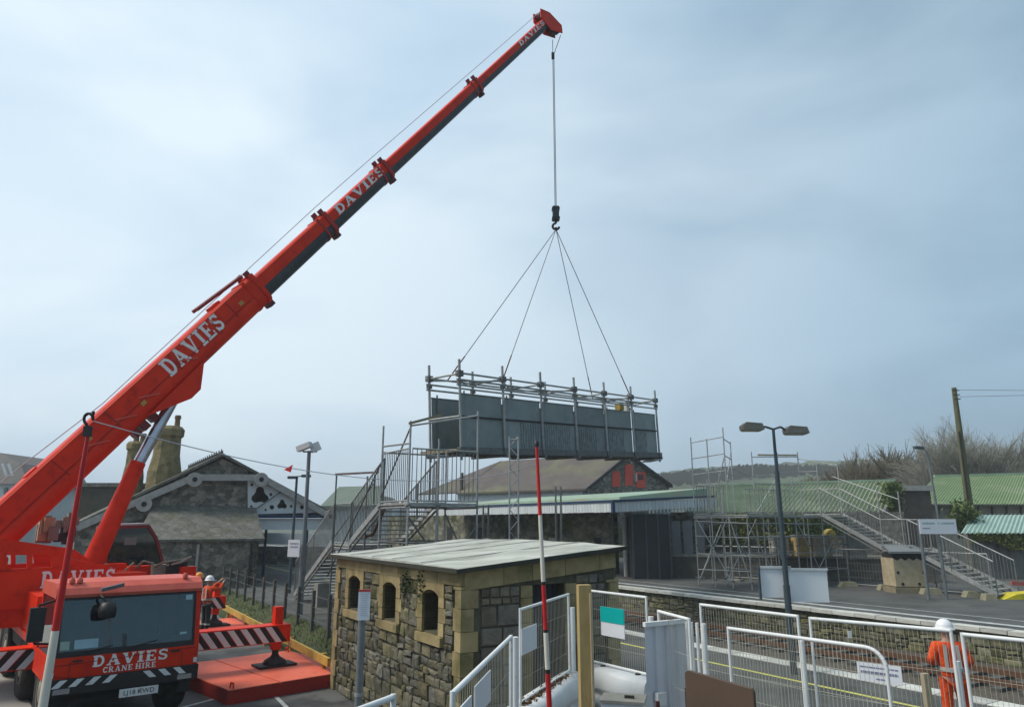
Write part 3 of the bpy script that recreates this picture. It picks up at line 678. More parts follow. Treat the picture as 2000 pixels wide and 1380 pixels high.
# panel seams, step and handles of the cab
for (xa, za, xb, zb_) in ((-1.30, 1.30, 1.30, 1.40), (-1.30, 1.12, -.70, 1.02), (-1.02, 1.02, -1.02, 1.36), (1.05, 1.02, 1.05, 1.36)):
    MB(MC).bar((xa, -.002, za), (xb, -.002, zb_), .006, .012, (0, 0, 1) if xa != xb else (1, 0, 0)).build('panel_seam', M('seam_dark_red', (.20, .01, .006), rough=.6) if 'seam_dark_red' not in bpy.data.materials else bpy.data.materials['seam_dark_red'], crane)
for x in (-.9, .9): MB(MC).bar((x - .09, -.03, 1.37), (x + .09, -.03, 1.37), .03, .03).build('grab_handle', m_black, crane)
# windscreen and side glass
ws = MB(MC).prism([(-W2 + .085, .03, 1.435), (W2 - .085, .03, 1.435), (W2 - .085, .20, 2.545), (-W2 + .085, .20, 2.545)], (0, .03, 0)).build('windscreen', m_screen, crane)
mb = MB(MC); mb.prism([(-W2 + .02, .13, 1.44), (-W2 + .02, 1.80, 1.44), (-W2 + .02, 1.80, 2.54), (-W2 + .02, .30, 2.54)], (.02, 0, 0)); mb.build('side_window', m_glass, crane)
mb = MB(MC); mb.prism([(W2 - .04, .13, 1.44), (W2 - .04, 1.80, 1.44), (W2 - .04, 1.80, 2.54), (W2 - .04, .30, 2.54)], (.02, 0, 0)); mb.build('side_window', m_glass, crane)
def wsp(x, f, off=.012): return CC(x, .03 + .17 * f - off, 1.435 + .11 * 0 + 1.11 * f)
def wpatch(x0, x1, f0, f1, mat, nm, off=.012):
    return B().poly([wsp(x0, f0, off), wsp(x1, f0, off), wsp(x1, f1, off), wsp(x0, f1, off)]).build(nm, mat, ws)
wpatch(-W2 + .085, W2 - .085, 0.0, .10, m_black, 'screen_border', .008); wpatch(-W2 + .085, W2 - .085, .95, 1.0, m_black, 'screen_border', .008)
wpatch(-W2 + .085, -W2 + .14, .10, .95, m_black, 'screen_border', .008); wpatch(W2 - .14, W2 - .085, .10, .95, m_black, 'screen_border', .008)
m_paper = M('blue_white_paper', (0.34, 0.50, 0.55), (0.28, 0.44, 0.5), scale=5, rough=.4)
wpatch(-.98, -.56, .13, .28, m_paper, 'dashboard_paper'); wpatch(-1.22, -1.06, .13, .27, M('pale_green_paper', (.32, .42, .36), rough=.4), 'dashboard_paper'); wpatch(1.06, 1.20, .84, .93, m_paper, 'permit_sticker'); wpatch(.98, 1.12, .22, .26, m_paper, 'permit_sticker')
B().path([wsp(-.2, .03, .03), wsp(.55, .16, .03)], .012).build('wiper', m_black, ws)
B().path([wsp(-1.0, .03, .03), wsp(-.3, .14, .03)], .012).build('wiper', m_black, ws)
# kerb mirror on an arm over the screen
mb = MB(MC); mb.path([(-.62, .2, 2.58), (-.60, -.12, 2.52), (-.52, -.18, 2.42)], .025); mb.lathe((-.52, -.20, 2.30), [(.02, -.16), (.15, -.14), (.17, 0), (.13, .14), (.02, .16)], 10, (0, 0, 1)); mb.build('kerb_mirror', m_black, crane)
mb = MB(MC); mb.frame((-.45, -.06, 2.72), (1, .1, .2), (0, 1, 0), (0, 0, 1), .42, .14, .07); mb.build('mirror_arm', M('grey_purple_plastic', (.13, .11, .12), rough=.5), crane)
# door mirror on the yard side
mb = MB(MC); mb.path([(-W2, .25, 2.5), (-W2 - .28, .05, 2.45), (-W2 - .28, .05, 1.75), (-W2, .2, 1.7)], .025); mb.frame((-W2 - .30, .02, 2.10), (1, 0, 0), (0, 1, 0), (0, 0, 1), .26, .16, .62); mb.build('door_mirror', m_black, crane)
# front lettering (front face is y=0, reading from -x to +x seen from the front is +x to the right)
fx, fn = cr, -cb_
hgt = .205; wwd = word_width('DAVIES', .14) * hgt * 1.22
letters('DAVIES', CC(.07 - wwd / 2, 0, 1.222), fx, (0, 0, 1), fn, hgt, m_letter, crane, gap=.14, squeeze=1.22)
wch = (word_width('CRANE', .16) + word_width('HIRE', .16) + .5) * .105
letters('CRANE', CC(.06 - wch / 2, 0, 1.092), fx, (0, 0, 1), fn, .105, m_letter, crane, gap=.16)
letters('HIRE', CC(.06 - wch / 2 + (word_width('CRANE', .16) + .5) * .105, 0, 1.092), fx, (0, 0, 1), fn, .105, m_letter, crane, gap=.16)
# bumper with hazard stripes
mb = MB(MC); mb.prism([(-W2 - .02, -.05, CB - .20), (W2 + .02, -.05, CB - .20), (W2 + .02, -.05, CB + .09), (-W2 - .02, -.05, CB + .09)], (0, .40, 0)); bump_ = mb.build('bumper', m_black, crane)
x = -1.30
while x < 1.25:
    if abs(x + .12 - .02) > .30:
        sl_ = .14 if x < 0 else -.14
        MB(MC).poly([(x, -.054, CB - .06), (x + .13, -.054, CB - .06), (x + .13 + sl_, -.054, CB + .075), (x + sl_, -.054, CB + .075)]).build('hazard_stripe', m_white, bump_)
    x += .29
np_ = MB(MC).box((-.10, -.10, CB - .37), (.62, -.07, CB - .22)).build('number_plate', m_white, crane)
plain_text('LJ18 KWD', CC(.26, -.10, CB - .295), fx, (0, 0, 1), fn, .125, m_black, np_, 'plate_lettering', 1.05)
for sx in (-1, 1):
    MB(MC).box((sx * 1.12 - .14, -.075, CB - .17), (sx * 1.12 + .14, -.052, CB - .075)).build('headlight', m_chrome, crane)
    MB(MC).frame((sx * (W2 - .06), -.04, CB + .18), (1, 0, 0), (0, 1, 0), (0, 0, 1), .06, .05, .09).build('side_lamp', m_white, crane)
# chassis
mb = MB(MC); mb.box((-1.1, .3, .55), (1.1, 13.2, .98)); mb.box((-1.25, 1.97, .98), (1.25, 13.4, 1.34)); mb.build('chassis', m_dark, crane)
mb = MB(MC); mb.box((-1.36, 2.0, 1.342), (1.36, 13.3, 1.50)); mb.build('deck', m_red, crane)
tyre = MB().lathe((0, 0, 0), [(.36, -.20), (.62, -.22), (.70, -.14), (.70, .14), (.62, .22), (.36, .20)], 24, (1, 0, 0)).mesh('tyre', m_tyre)
rim = MB().lathe((0, 0, 0), [(.05, .23), (.2, .21), (.34, .14), (.37, .21), (.37, -.21), (.2, -.1), (.05, -.1)], 18, (1, 0, 0)).mesh('rim', m_beige)
for y in (1.0, 4.2, 7.6, 9.3, 12.4):
    for sx in (-1, 1):
        mt = MC @ Matrix.Translation((sx * 1.12, y, .71)) @ (Matrix.Rotation(math.pi, 4, 'Z') if sx < 0 else Matrix.Identity(4))
        tr = inst('wheel', tyre, mt, crane); rr = bpy.data.objects.new('rim', rim); COL.objects.link(rr); rr.parent = tr
    MB(MC).tube((-1.1, y, .71), (1.1, y, .71), .10).build('axle', m_dark, crane)
mb = MB(MC); mb.prism([(-W2, .3, .60), (W2, .3, .60), (W2, .3, .95), (-W2, .3, .95)], (0, .05, 0)); mb.build('front_shield', m_dark, crane)
mb = MB(MC); mb.box((1.05, .05, .52), (1.28, .3, .80)); mb.build('tow_bracket', m_dark, crane)
# outriggers
def outrigger(y, ext, side, zpad, sy=.5):
    mb = MB(MC); a, b = (1.2, ext + .28) if side > 0 else (-ext - .28, -1.2)
    mb.box((a, y - sy / 2, .92), (b, y + sy / 2, 1.36)); bm_ = mb.build('outrigger_beam', m_red, crane)
    # hazard bars on the two long faces
    for fy, ny in ((y - sy / 2 - .004, -1),):
        x = 1.45
        while x < ext + .1:
            xa = side * x; dx = -side * .30
            MB(MC).poly([(xa, fy, .94), (xa + side * .16, fy, .94), (xa + side * .16 + dx, fy, 1.33), (xa + dx, fy, 1.33)]).build('hazard_stripe', m_white, bm_); 
            MB(MC).poly([(xa + side * .165, fy + .001, .94), (xa + side * .31, fy + .001, .94), (xa + side * .31 + dx, fy + .001, 1.33), (xa + side * .165 + dx, fy + .001, 1.33)]).build('hazard_stripe', m_black, bm_)
            x += .33
    MB(MC).box((side * ext - .11, y - .11, .72), (side * ext + .11, y + .11, 1.80)).build('jack', m_red, crane)
    mb = MB(MC); mb.tube((side * ext, y, zpad + .06), (side * ext, y, .80), .085, n=12); mb.lathe((side * ext, y, zpad + .03), [(.30, 0), (.28, .06), (.12, .16), (.10, .2)], 14); mb.build('jack_ram', m_dark, crane)
MATT = .30
outrigger(2.67, 4.2, 1, MATT + .06); outrigger(2.67, 4.2, -1, .06); outrigger(11.4, 5.4, 1, MATT + .06); outrigger(11.4, 5.0, -1, .06)
# mats
def mat_plate(c, ang, lx, ly, th, z0, label, group):
    u = Vector((math.cos(ang), math.sin(ang), 0)); v = Vector((-math.sin(ang), math.cos(ang), 0)); c = Vector((c[0], c[1], z0))
    t_ = T('outrigger_mat', label, 'outrigger mat', c, group)
    B().frame(c + Vector((0, 0, th / 2 - .01)), u, v, (0, 0, 1), lx, ly, th - .02).build('side_frame', m_matside, t_)
    half = ly / 2
    for sg, f in ((-1, .36), (1, .62)):
        B().frame(c + v * (sg * (half - f * half) if False else (-half + .5 * ly * .36 if sg < 0 else half - .5 * ly * .63)) + Vector((0, 0, th)), u, v, (0, 0, 1), lx, ly * (.355 if sg < 0 else .63), .02).build('deck_plate', m_mat, t_)
    for a in (-1, 1):
        for b in (-1, 1):
            pp = c + u * (a * (lx / 2 - .16)) + v * (b * (ly / 2 - .14)) + Vector((0, 0, th + .01))
            mb = MB(); mb.path([pp + u * .09, pp + u * .06 + Vector((0, 0, .11)), pp - u * .06 + Vector((0, 0, .11)), pp - u * .09], .02, 6); mb.build('lifting_lug', m_red, t_)
    return t_
jk = CC(4.2, 2.67, 0); jk2 = CC(5.4, 11.4, 0)
g_m = 'red mats under the crane legs'
mat_plate((jk.x - .22, jk.y - .25), R(-46), 3.9, 3.45, MATT, .002, 'faded red outrigger mat lying against the stone shed', g_m)
mat_plate((jk2.x + .1, jk2.y + .15), R(-40), 3.4, 3.0, MATT, .002, 'faded red outrigger mat beside the yellow rail, under the workman', g_m)
for j_, lb in ((jk, 'dark steel foot pad on the mat by the shed'), (jk2, 'dark steel foot pad on the mat under the workman')):
    p = T('foot_pad', lb, 'foot pad', (j_.x, j_.y, MATT + .012))
    B().frame((j_.x, j_.y, MATT + .042), cr, cb_, (0, 0, 1), 1.0, .62, .06).build('plate', m_dark, p)
    B().frame((j_.x, j_.y, MATT + .085), cr, cb_, (0, 0, 1), .5, .42, .03).build('seat_plate', m_dark, p)

# superstructure frame: heading towards the load
O2 = Vector((-13.4, 19.1, 0)); TIPXY = Vector((2.05, 33.1, 0))
hh = (TIPXY - O2).normalized(); hx = Vector((hh.y, -hh.x, 0))
MU = Matrix((hx, hh, Vector((0, 0, 1)))).transposed().to_4x4(); MU.translation = O2
def plane_pt(px, py): return RP(px, py, O2, hx)
def kz(px, py): p = plane_pt(px, py); return (p - O2).dot(hh), p.z
k1, z1 = kz(300, 755); kt, zt = kz(1064, 47)
bdir = (hh * (kt - k1) + Vector((0, 0, zt - z1))).normalized()
Q0 = O2 + hh * k1 + Vector((0, 0, z1)) - bdir * (k1 / bdir.dot(hh)) 
bup = hx.cross(bdir).normalized()
if bup.z < 0: bup = -bup
def bpos(px, py):                      # distance along the boom axis seen at a pixel
    p = plane_pt(px, py); return (p - Q0).dot(bdir)
LB = [bpos(492, 560), bpos(627, 428), bpos(740, 322), bpos(920, 158), bpos(1062, 48)]
HS = [1.08, .86, .75, .65, .55]; WS_ = [.84, .68, .59, .52, .45]
def ring(d, prof): return [Q0 + bdir * d + hx * x + bup * y for x, y in prof]
def uprof(H, Wd, yb):
    h, w_ = H / 2, Wd / 2; c = .07 * H
    return [(-w_, yb), (-w_, h - c), (-w_ + c, h), (w_ - c, h), (w_, h - c), (w_, yb)]
def lprof(H, Wd, yb):
    h, w_ = H / 2, Wd / 2 - .004; pr = [(w_, yb)]
    for a in range(0, 181, 20):
        pr.append((w_ * math.cos(R(a)) * .98, -h * .42 - h * .58 * math.sin(R(a))))
    pr.append((-w_, yb)); return pr
starts = [-0.7] + [l - .3 for l in LB[:-1]]
for i in range(5):
    a, b = starts[i], LB[i]; H, Wd = HS[i], WS_[i]; yb = -.02 * H
    mb = MB(); mb.loft(ring(a, uprof(H, Wd, yb)), ring(b, uprof(H, Wd, yb))); sec = mb.build('boom_section', m_red, crane)
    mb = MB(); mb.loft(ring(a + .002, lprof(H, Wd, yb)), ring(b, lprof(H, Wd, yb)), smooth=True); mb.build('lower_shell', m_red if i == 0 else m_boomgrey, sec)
    if i < 4:      # collar
        for d, ex_, ln in ((b - .05, .05, .16), (b - .42, .025, .09)):
            Hc, Wc = H + 2 * ex_, Wd + 2 * ex_; lp = lprof(Hc, Wc, 0)
            outer = [(-Wc / 2, Hc / 2), (Wc / 2, Hc / 2)] + lp[1:-1]
            mb = MB(); mb.loft(ring(d, outer), ring(d + ln, outer)); mb.build('collar', M('collar_red', (.46, .018, .012), rough=.5) if i else m_red, sec)
        for sx in (-1, 1):
            MB().frame(Q0 + bdir * (b + .02) + hx * sx * Wd * .36 + bup * (H / 2 + .11), bdir, hx, bup, .20, .08, .20).build('rope_guide', M('guide_dark_red', (.20, .015, .015), rough=.5), sec)
        MB().frame(Q0 + bdir * (b + .03) - bup * (H / 2 + .08), bdir, hx, bup, .20, Wd * .5, .16).build('pad_housing', M('pad_dark', (.10, .015, .02), rough=.5), sec)
    # lettering on the side seen from the yard
    if i in (0, 2, 4):
        if i == 0: d0, d1, ht, vy = bpos(318, 732), bpos(420, 628), .56, -.10
        elif i == 2: d0, d1, ht, vy = bpos(645, 412), bpos(732, 328), .34, .02
        else: d0, d1, ht, vy = bpos(1007, 88), bpos(1056, 47), .23, .02
        sq = (d1 - d0) / (word_width('DAVIES', .14) * ht)
        letters('DAVIES', Q0 + bdir * d0 + hx * (Wd / 2) + bup * (vy), bdir, bup, hx, ht, m_letter, sec, gap=.14, squeeze=sq)
bs_ = M('boom_seam', (.30, .012, .006), rough=.6)
for yo in (.46, -.02): B().bar(Q0 + bdir * -.5 + hx * .421 + bup * yo, Q0 + bdir * (LB[0] - .6) + hx * .421 + bup * yo, .010, .016, bup).build('weld_seam', bs_, crane)
for d_ in (LB[0] - 1.3, LB[0] - 2.1, LB[0] * .62, LB[0] * .38, LB[0] * .2): B().bar(Q0 + bdir * d_ + hx * .423 + bup * .47, Q0 + bdir * d_ + hx * .423 - bup * .16, .014, .03, bdir).build('stiffener', bs_, crane)
for d_, yo in ((LB[0] * .30, .2), (LB[0] * .47, -.1), (LB[0] - .9, .1)): B().frame(Q0 + bdir * d_ + hx * .424 + bup * yo, bdir, hx, bup, .16, .012, .12).build('warning_decal', m_yellow, crane)
# boom foot plates and ram lug under the base section
dk = bpos(350, 745)
mb = MB(); 
for sx in (-1, 1):
    mb.prism([Q0 + bdir * (dk - 1.5) + hx * (sx * .36 - .04) - bup * .45, Q0 + bdir * (dk + .9) + hx * (sx * .36 - .04) - bup * .42, Q0 + bdir * (dk + .15) + hx * (sx * .36 - .04) - bup * .98, Q0 + bdir * (dk - .25) + hx * (sx * .36 - .04) - bup * .98], hx * .08)
mb.prism([Q0 + bdir * (dk - 1.4) - hx * .32 - bup * .46, Q0 + bdir * (dk + .8) - hx * .32 - bup * .43, Q0 + bdir * (dk + .12) - hx * .32 - bup * .88, Q0 + bdir * (dk - .22) - hx * .32 - bup * .88], hx * .64)
mb.build('ram_lug', m_red, crane)
# stowed jib tubes and small fittings on the base section
jb = MB(); p0, p1 = plane_pt(382, 606), plane_pt(470, 541)
jb.tube(p0 + hx * .1, p1 + hx * .1, .06); jb.tube(p0 - hx * .25, p1 - hx * .25, .06); jb.build('jib_stay', M('dark_red_tube', (.22, .018, .022), rough=.5), crane)
for (px, py) in ((238, 770), (62, 925), (418, 600), (345, 690)):
    q = plane_pt(px, py); MB().frame(q - bup * .02, bdir, hx, bup, .35, .5, .22).build('boom_bracket', m_red, crane)
for (px, py) in ((285, 835), (302, 818), (268, 848), (478, 612)):
    q = plane_pt(px, py); MB().frame(q + bup * .1, bdir, hx, bup, .22, .4, .28).build('boom_bracket', M('bracket_dark', (.16, .02, .02), rough=.5), crane)
mb = MB()
for d in (dk - 3.2, dk - 2.2, dk - 1.3, dk + .3): mb.path([Q0 + bdir * d + hx * .425 + bup * .1, Q0 + bdir * (d + .5) + hx * .432 - bup * .22], .02)
mb.build('hydraulic_pipe', m_redlight, crane)
# luffing ram
rt = plane_pt(345, 768); rb = plane_pt(176, 1110); mid = plane_pt(270, 902)
mb = MB(); mb.tube(rb, mid, .29, .215, n=16); mb.build('ram_barrel', m_red, crane)
mb = MB(); mb.tube(mid - (mid - rb).normalized() * .3, rt + (rt - mid).normalized() * .25, .165, n=14); mb.build('ram_rod', m_chrome, crane)
mb = MB(); mb.prism([rb + hx * -.5 + hh * -.35, rb + hx * -.5 + hh * .55, rb + hx * -.5 + hh * .8 - Vector((0, 0, 1.7)), rb + hx * -.5 - hh * .8 - Vector((0, 0, 1.7))], hx * 1.0); mb.build('ram_mount', m_red, crane)
# boom head with sheaves
hd = Q0 + bdir * LB[4]
mb = MB()
for sx in (-1, 1):
    mb.prism([hd + hx * (sx * .27 - .02) + bdir * -.3 + bup * .42, hd + hx * (sx * .27 - .02) + bdir * .1 + bup * .75, hd + hx * (sx * .27 - .02) + bdir * .62 + bup * .3, hd + hx * (sx * .27 - .02) + bdir * .95 - bup * .62, hd + hx * (sx * .27 - .02) + bdir * .62 - bup * .95, hd + hx * (sx * .27 - .02) - bdir * .1 - bup * .40], hx * .04)
mb.build('boom_head', m_red, crane)
hdd = M('boom_head_dark', (.085, .02, .028), rough=.5)
for (a, b, r_) in ((.55, -.50, .34), (.18, .42, .24), (.80, -.72, .16)):
    mb = MB(); mb.lathe(hd + bdir * a + bup * b - hx * .22, [(r_ * .5, 0), (r_, .02), (r_ * .9, .22), (r_, .42), (r_ * .5, .44)], 16, hx); mb.build('sheave', hdd, crane)
# hoist rope and winch rope
RX, RY = 2.24, 33.8
zr0 = P(1080.5, 78, RY).z; zb = P(1085, 405, RY).z
rp_ = B(); rp_.tube((RX - .03, RY, zb), (RX - .03, RY, zr0), .02, n=6); rp_.tube((RX + .03, RY, zb), (RX + .03, RY, zr0 - .9), .02, n=6); rp_.tube((RX + .03, RY, zr0 - .9), (RX + .42, RY, zr0 + .3), .022, n=6)
rp_.build('hoist_rope', m_rope, crane)
MB().frame((RX - .02, RY, zr0 - 1.0), (1, 0, 0), (0, 1, 0), (0, 0, 1), .16, .12, .36).build('anti_two_block_weight', m_dark, crane)
wr = B(); pts = [hd + bup * .62 + bdir * -.05, plane_pt(918, 142), plane_pt(735, 300), plane_pt(612, 408), plane_pt(200, 788), plane_pt(58, 897), plane_pt(-60, 990)]
wr.path(pts, .014, 5); wr.build('winch_rope', M('bright_rope', (.42, .43, .44), rough=.5), crane)
# hook block
hbk = T('hook_block', 'dark hook block hanging from the crane rope above the footbridge span', 'hook block', (RX, RY, zb - .6))
zh = P(1085, 430, RY).z
mb = MB(); mb.frame((RX, RY, (zb + zh) / 2), (1, 0, 0), (0, 1, 0), (0, 0, 1), .32, .42, zb - zh); mb.build('cheek_block', M('dark_green_block', (.02, .035, .035), rough=.5), hbk)
mb = MB(); mb.frame((RX, RY, zb - .10), (1, 0, 0), (0, 1, 0), (0, 0, 1), .40, .46, .06); mb.frame((RX, RY, zh + .08), (1, 0, 0), (0, 1, 0), (0, 0, 1), .40, .46, .06); mb.build('strap', m_dark, hbk)
hk = [Vector((RX, RY, zh)), Vector((RX, RY, zh - .16))] + [Vector((RX + .17 * math.cos(R(a)), RY, zh - .34 + .17 * math.sin(R(a)))) for a in range(100, 375, 25)]
MB().path(hk, .06, 8).build('hook', m_dark, hbk)
HK = Vector((RX, RY, zh - .50))
# turntable house
SZ0, SZ1 = 1.92, 2.92
mb = MB(MU); mb.box((-1.2, -3.6, 1.50), (1.2, 3.4, SZ1 - .25)); mb.build('turntable_house', m_red, crane)
# side plates with two openings: frame pieces around the holes
PXP = [[(-160, 1117), (-90, 1116), (215, 1101), (215, 1178), (-90, 1196), (-160, 1196)],
       [(-160, 1086), (12, 1083), (17, 1090), (15, 1102), (27, 1116), (-160, 1119)],
       [(53, 1082), (63, 1082), (63, 1113.5), (53, 1114)],
       [(96, 1083), (108, 1083), (186, 1101), (102, 1109), (101, 1098)],
       [(-160, 1034), (0, 1051), (128, 1069), (146, 1073), (186, 1100), (108, 1082.5), (-160, 1085.5)]]
for sx in (1, -1):
    for pc in PXP:
        loc = [RP(px, py, O2 + hx * 1.28, hx) + (Vector((0, 0, 0)) if sx > 0 else hx * -2.56) for px, py in pc]
        MB().prism(loc, hx * -.10 * sx).build('side_plate', m_red, crane)
sdl = word_width('DAVIES', .16) * .36
la0, la1 = RP(78, 1148, O2 + hx * 1.283, hx), RP(222, 1140, O2 + hx * 1.283, hx)
letters('DAVIES', la0, hh, (0, 0, 1), hx, .40, m_letter, crane, gap=.16, squeeze=(la1 - la0).dot(hh) / (word_width('DAVIES', .16) * .40))
# counterweight, winch and machinery
mb = MB(MU); mb.box((-1.3, -4.8, 1.55), (1.3, -3.62, 3.0)); mb.build('counterweight', m_red, crane)
mb = MB(MU); mb.lathe((-.6, -1.7, 3.35), [(.55, 0), (.55, .05), (.38, .06), (.38, 1.14), (.55, 1.15), (.55, 1.2)], 18, (1, 0, 0)); mb.build('winch_drum', m_beige, crane)
for i in range(26):
    q_ = RP(random.uniform(78, 150), random.uniform(1012, 1050), O2 - hx * .9, hx); y0, x0 = (q_ - O2).dot(hh), random.uniform(-1.1, -.7)
    MB(MU).frame((x0, y0, q_.z), (1, .1, 0), (-.1, 1, 0), (0, 0, 1), random.uniform(.08, .22), random.uniform(.08, .26), random.uniform(.18, .5)).build('machinery_box', random.choice([m_beige, m_conc, m_ply, m_dark, m_conc]), crane)
for i in range(0):
    y0 = 2.6 + i * .22; a = MU @ Vector((-.9 + .1 * i, y0, 2.8)); b = MU @ Vector((-.4 + .1 * i, y0 + .5, 3.0 + .12 * (i % 3)))
    B().path([a, a + Vector((0, 0, .3)), (a + b) / 2 + Vector((0, 0, .35)), b, b - Vector((0, 0, .4))], .035, 6).build('hose', random.choice([m_hose, m_dark, m_hose]), crane)
# hoses and hand gear lying over the deck behind the carrier cab
for pa, pb, pc in (((205, 1100), (235, 1122), (262, 1098)), ((262, 1112), (280, 1095), (300, 1100)), ((300, 1108), (318, 1098), (372, 1090)), ((325, 1104), (352, 1098), (374, 1086))):
    B().path([P(*pa, 21.2), P(*pb, 21.1), P(*pc, 21.3)], .035, 6).build('hose', random.choice([m_hose, m_beige]), crane)
for (px, py, sz, mt_) in ((225, 1112, .35, m_red), (270, 1118, .4, m_red), (312, 1112, .3, m_beige), (345, 1108, .35, m_dark), (190, 1118, .4, m_red), (365, 1116, .3, m_red)):
    q = P(px, py, 21.4); MB().frame(q, cr, cb_, (0, 0, 1), sz * 1.4, sz, sz).build('deck_locker', mt_, crane)
MB(MC).box((-1.3, 3.2, 1.50), (1.3, 5.3, 2.35)).build('engine_cover', m_red, crane)
# operator cab on the far side
OC = []
for px, py in ((206, 1130), (315, 1130), (317, 1098), (305, 1052), (290, 1027), (206, 1030)):
    q = RP(px, py, O2 - hx * 1.15, hx); OC.append(((q - O2).dot(hh), q.z))
ck0, ck1 = OC[0][0], OC[1][0]; cz0, czt = OC[0][1], OC[5][1]
mb = MB(MU)
xl, xr = -2.05, -1.15
def cabface(x): return [(x, y, z) for y, z in OC]
for x in (xl, xr):
    for i in range(len(OC)):
        (ya, za), (yb2, zb2) = OC[i], OC[(i + 1) % len(OC)]
        mb.bar((x, ya, za), (x, yb2, zb2), .09, .11, (1, 0, 0))
for (y, z) in OC: mb.bar((xl, y, z), (xr, y, z), .09, .09)
mb.build('operator_cab_frame', M('cab_frame_red', (.24, .02, .02), (.18, .02, .02), rough=.45), crane)
mb = MB(MU); mb.prism([(xl - .03, ck0 - .05, czt + .03), (xl - .03, OC[4][0] + .05, OC[4][1] + .03), (xl - .03, OC[4][0], OC[4][1] + .10), (xl - .03, ck0, czt + .10)], (xr - xl + .06, 0, 0)); mb.build('operator_cab_roof', M('cab_roof_pale', (.5, .48, .47), rough=.5), crane)
mb = MB(MU); mb.prism([(xr - .01, y, z) for y, z in [(ck0, cz0 + .3), (ck1, cz0 + .3), OC[2], OC[3], OC[4], OC[5]]], (.015, 0, 0)); og = mb.build('operator_cab_glass', m_glass, crane)
mb = MB(MU); mb.prism([(xr - .02, ck0, cz0 - .9), (xr - .02, ck1, cz0 - .9), (xr - .02, ck1, cz0 + .3), (xr - .02, ck0, cz0 + .3)], (.03, 0, 0)); mb.prism([(xl, ck0, cz0 - .9), (xr, ck0, cz0 - .9), (xr, ck0, czt), (xl, ck0, czt)], (0, .03, 0)); mb.build('operator_cab_panel', m_red, crane)
mb = MB(MU); mb.frame((xr + .012, ck0 + .55, czt - .4), (0, 1, 0), (1, 0, 0), (0, 0, 1), .34, .01, .22); mb.build('cab_label', M('grey_label', (.2, .24, .22), rough=.5), og)

# ================================================================== FOOTBRIDGE SPAN ON THE HOOK
FA, FB_ = 27.7, 39.4
A0, A1 = P(901, 880, FA), P(901, 729, FA)
B0, B1 = P(1288, 889, FB_), P(1288, 778, FB_)
ax = (B0 - A0); spl = ax.length; ax.normalize()
horiz = Vector((ax.x, ax.y, 0)).normalized(); side = Vector((-horiz.y, horiz.x, 0))      # away from the camera side
upv = side.cross(ax) * -1
if upv.z < 0: upv = -upv
SHT = (A1 - A0).length; SWD = 1.75
span = T('footbridge_span', 'grey scaffold footbridge span with sheeted sides hanging from the crane', 'footbridge', (A0 + B0) / 2 + side * SWD / 2)
def SPN(u, v, h): return A0 + ax * u + side * v + upv * h          # u along, v depth, h up
nb = 6; bay = spl / nb
for v in (0, SWD):
    for i in range(nb + 1):
        u = i * bay
        st = B(); st.tube(SPN(u, v, -.35 if i in (0, nb) else -.1), SPN(u, v, SHT + .55), .055, n=8); st.build('standard', m_galv, span)
        for hh_, sz_ in ((SHT - .02, (.26, .2, .24)), (SHT - .35, (.18, .16, .14)), (.02, (.26, .2, .26))): B().frame(SPN(u, v, hh_), ax, side, upv, *sz_).build('coupler', m_galvd, span)
        if i < nb:
            st = B(); st.tube(SPN(u + .33, v + (.1 if v == 0 else -.1), 0), SPN(u + .33, v + (.1 if v == 0 else -.1), SHT * .78), .035, n=6); st.build('standard', m_galvd, span)
    for h in (SHT, SHT - .26, SHT - .48):
        B().tube(SPN(-.15, v, h), SPN(spl + .15, v, h - (.0)), .042, n=8).build('ledger', m_galv, span)
    B().bar(SPN(-.1, v, .02), SPN(spl + .1, v, .02), .10, .26, upv).build('edge_beam', m_galvd, span)
    for i in range(nb):
        u0, u1 = i * bay + .06, (i + 1) * bay - .06
        vo = v + (.07 if v == 0 else -.07)
        top = SHT * .735
        pn = B().prism([SPN(u0, vo, .16), SPN(u1, vo, .16), SPN(u1, vo, top), SPN(u0, vo, top)], side * .03).build('side_panel', m_panel, span)
        B().bar(SPN(u0, vo - .03 if v == 0 else vo + .06, SHT * .44), SPN(u1, vo - .03 if v == 0 else vo + .06, SHT * .44), .05, .07, upv).build('mid_rail', m_dark, pn)
        B().bar(SPN(u0, vo + .015, top), SPN(u1, vo + .015, top), .06, .05, upv).build('top_trim', m_galvd, pn)
        if v == 0 and i in (1, 2, 3, 4, 5):
            mb = MB(); k0, k1_ = ((.45, 1.0) if i == 1 else (.08, .9) if i == 2 else (.05, .75) if i == 3 else (.1, .7) if i == 4 else (.1, .6))
            k = u0 + (u1 - u0) * k0
            while k < u0 + (u1 - u0) * k1_ - .05:
                mb.tube(SPN(k, vo - .03, .18), SPN(k, vo - .03, SHT * .42), .018, n=5); k += .17
            bo = mb.build('infill_bars', m_bal, pn); bo['kind'] = 'stuff'
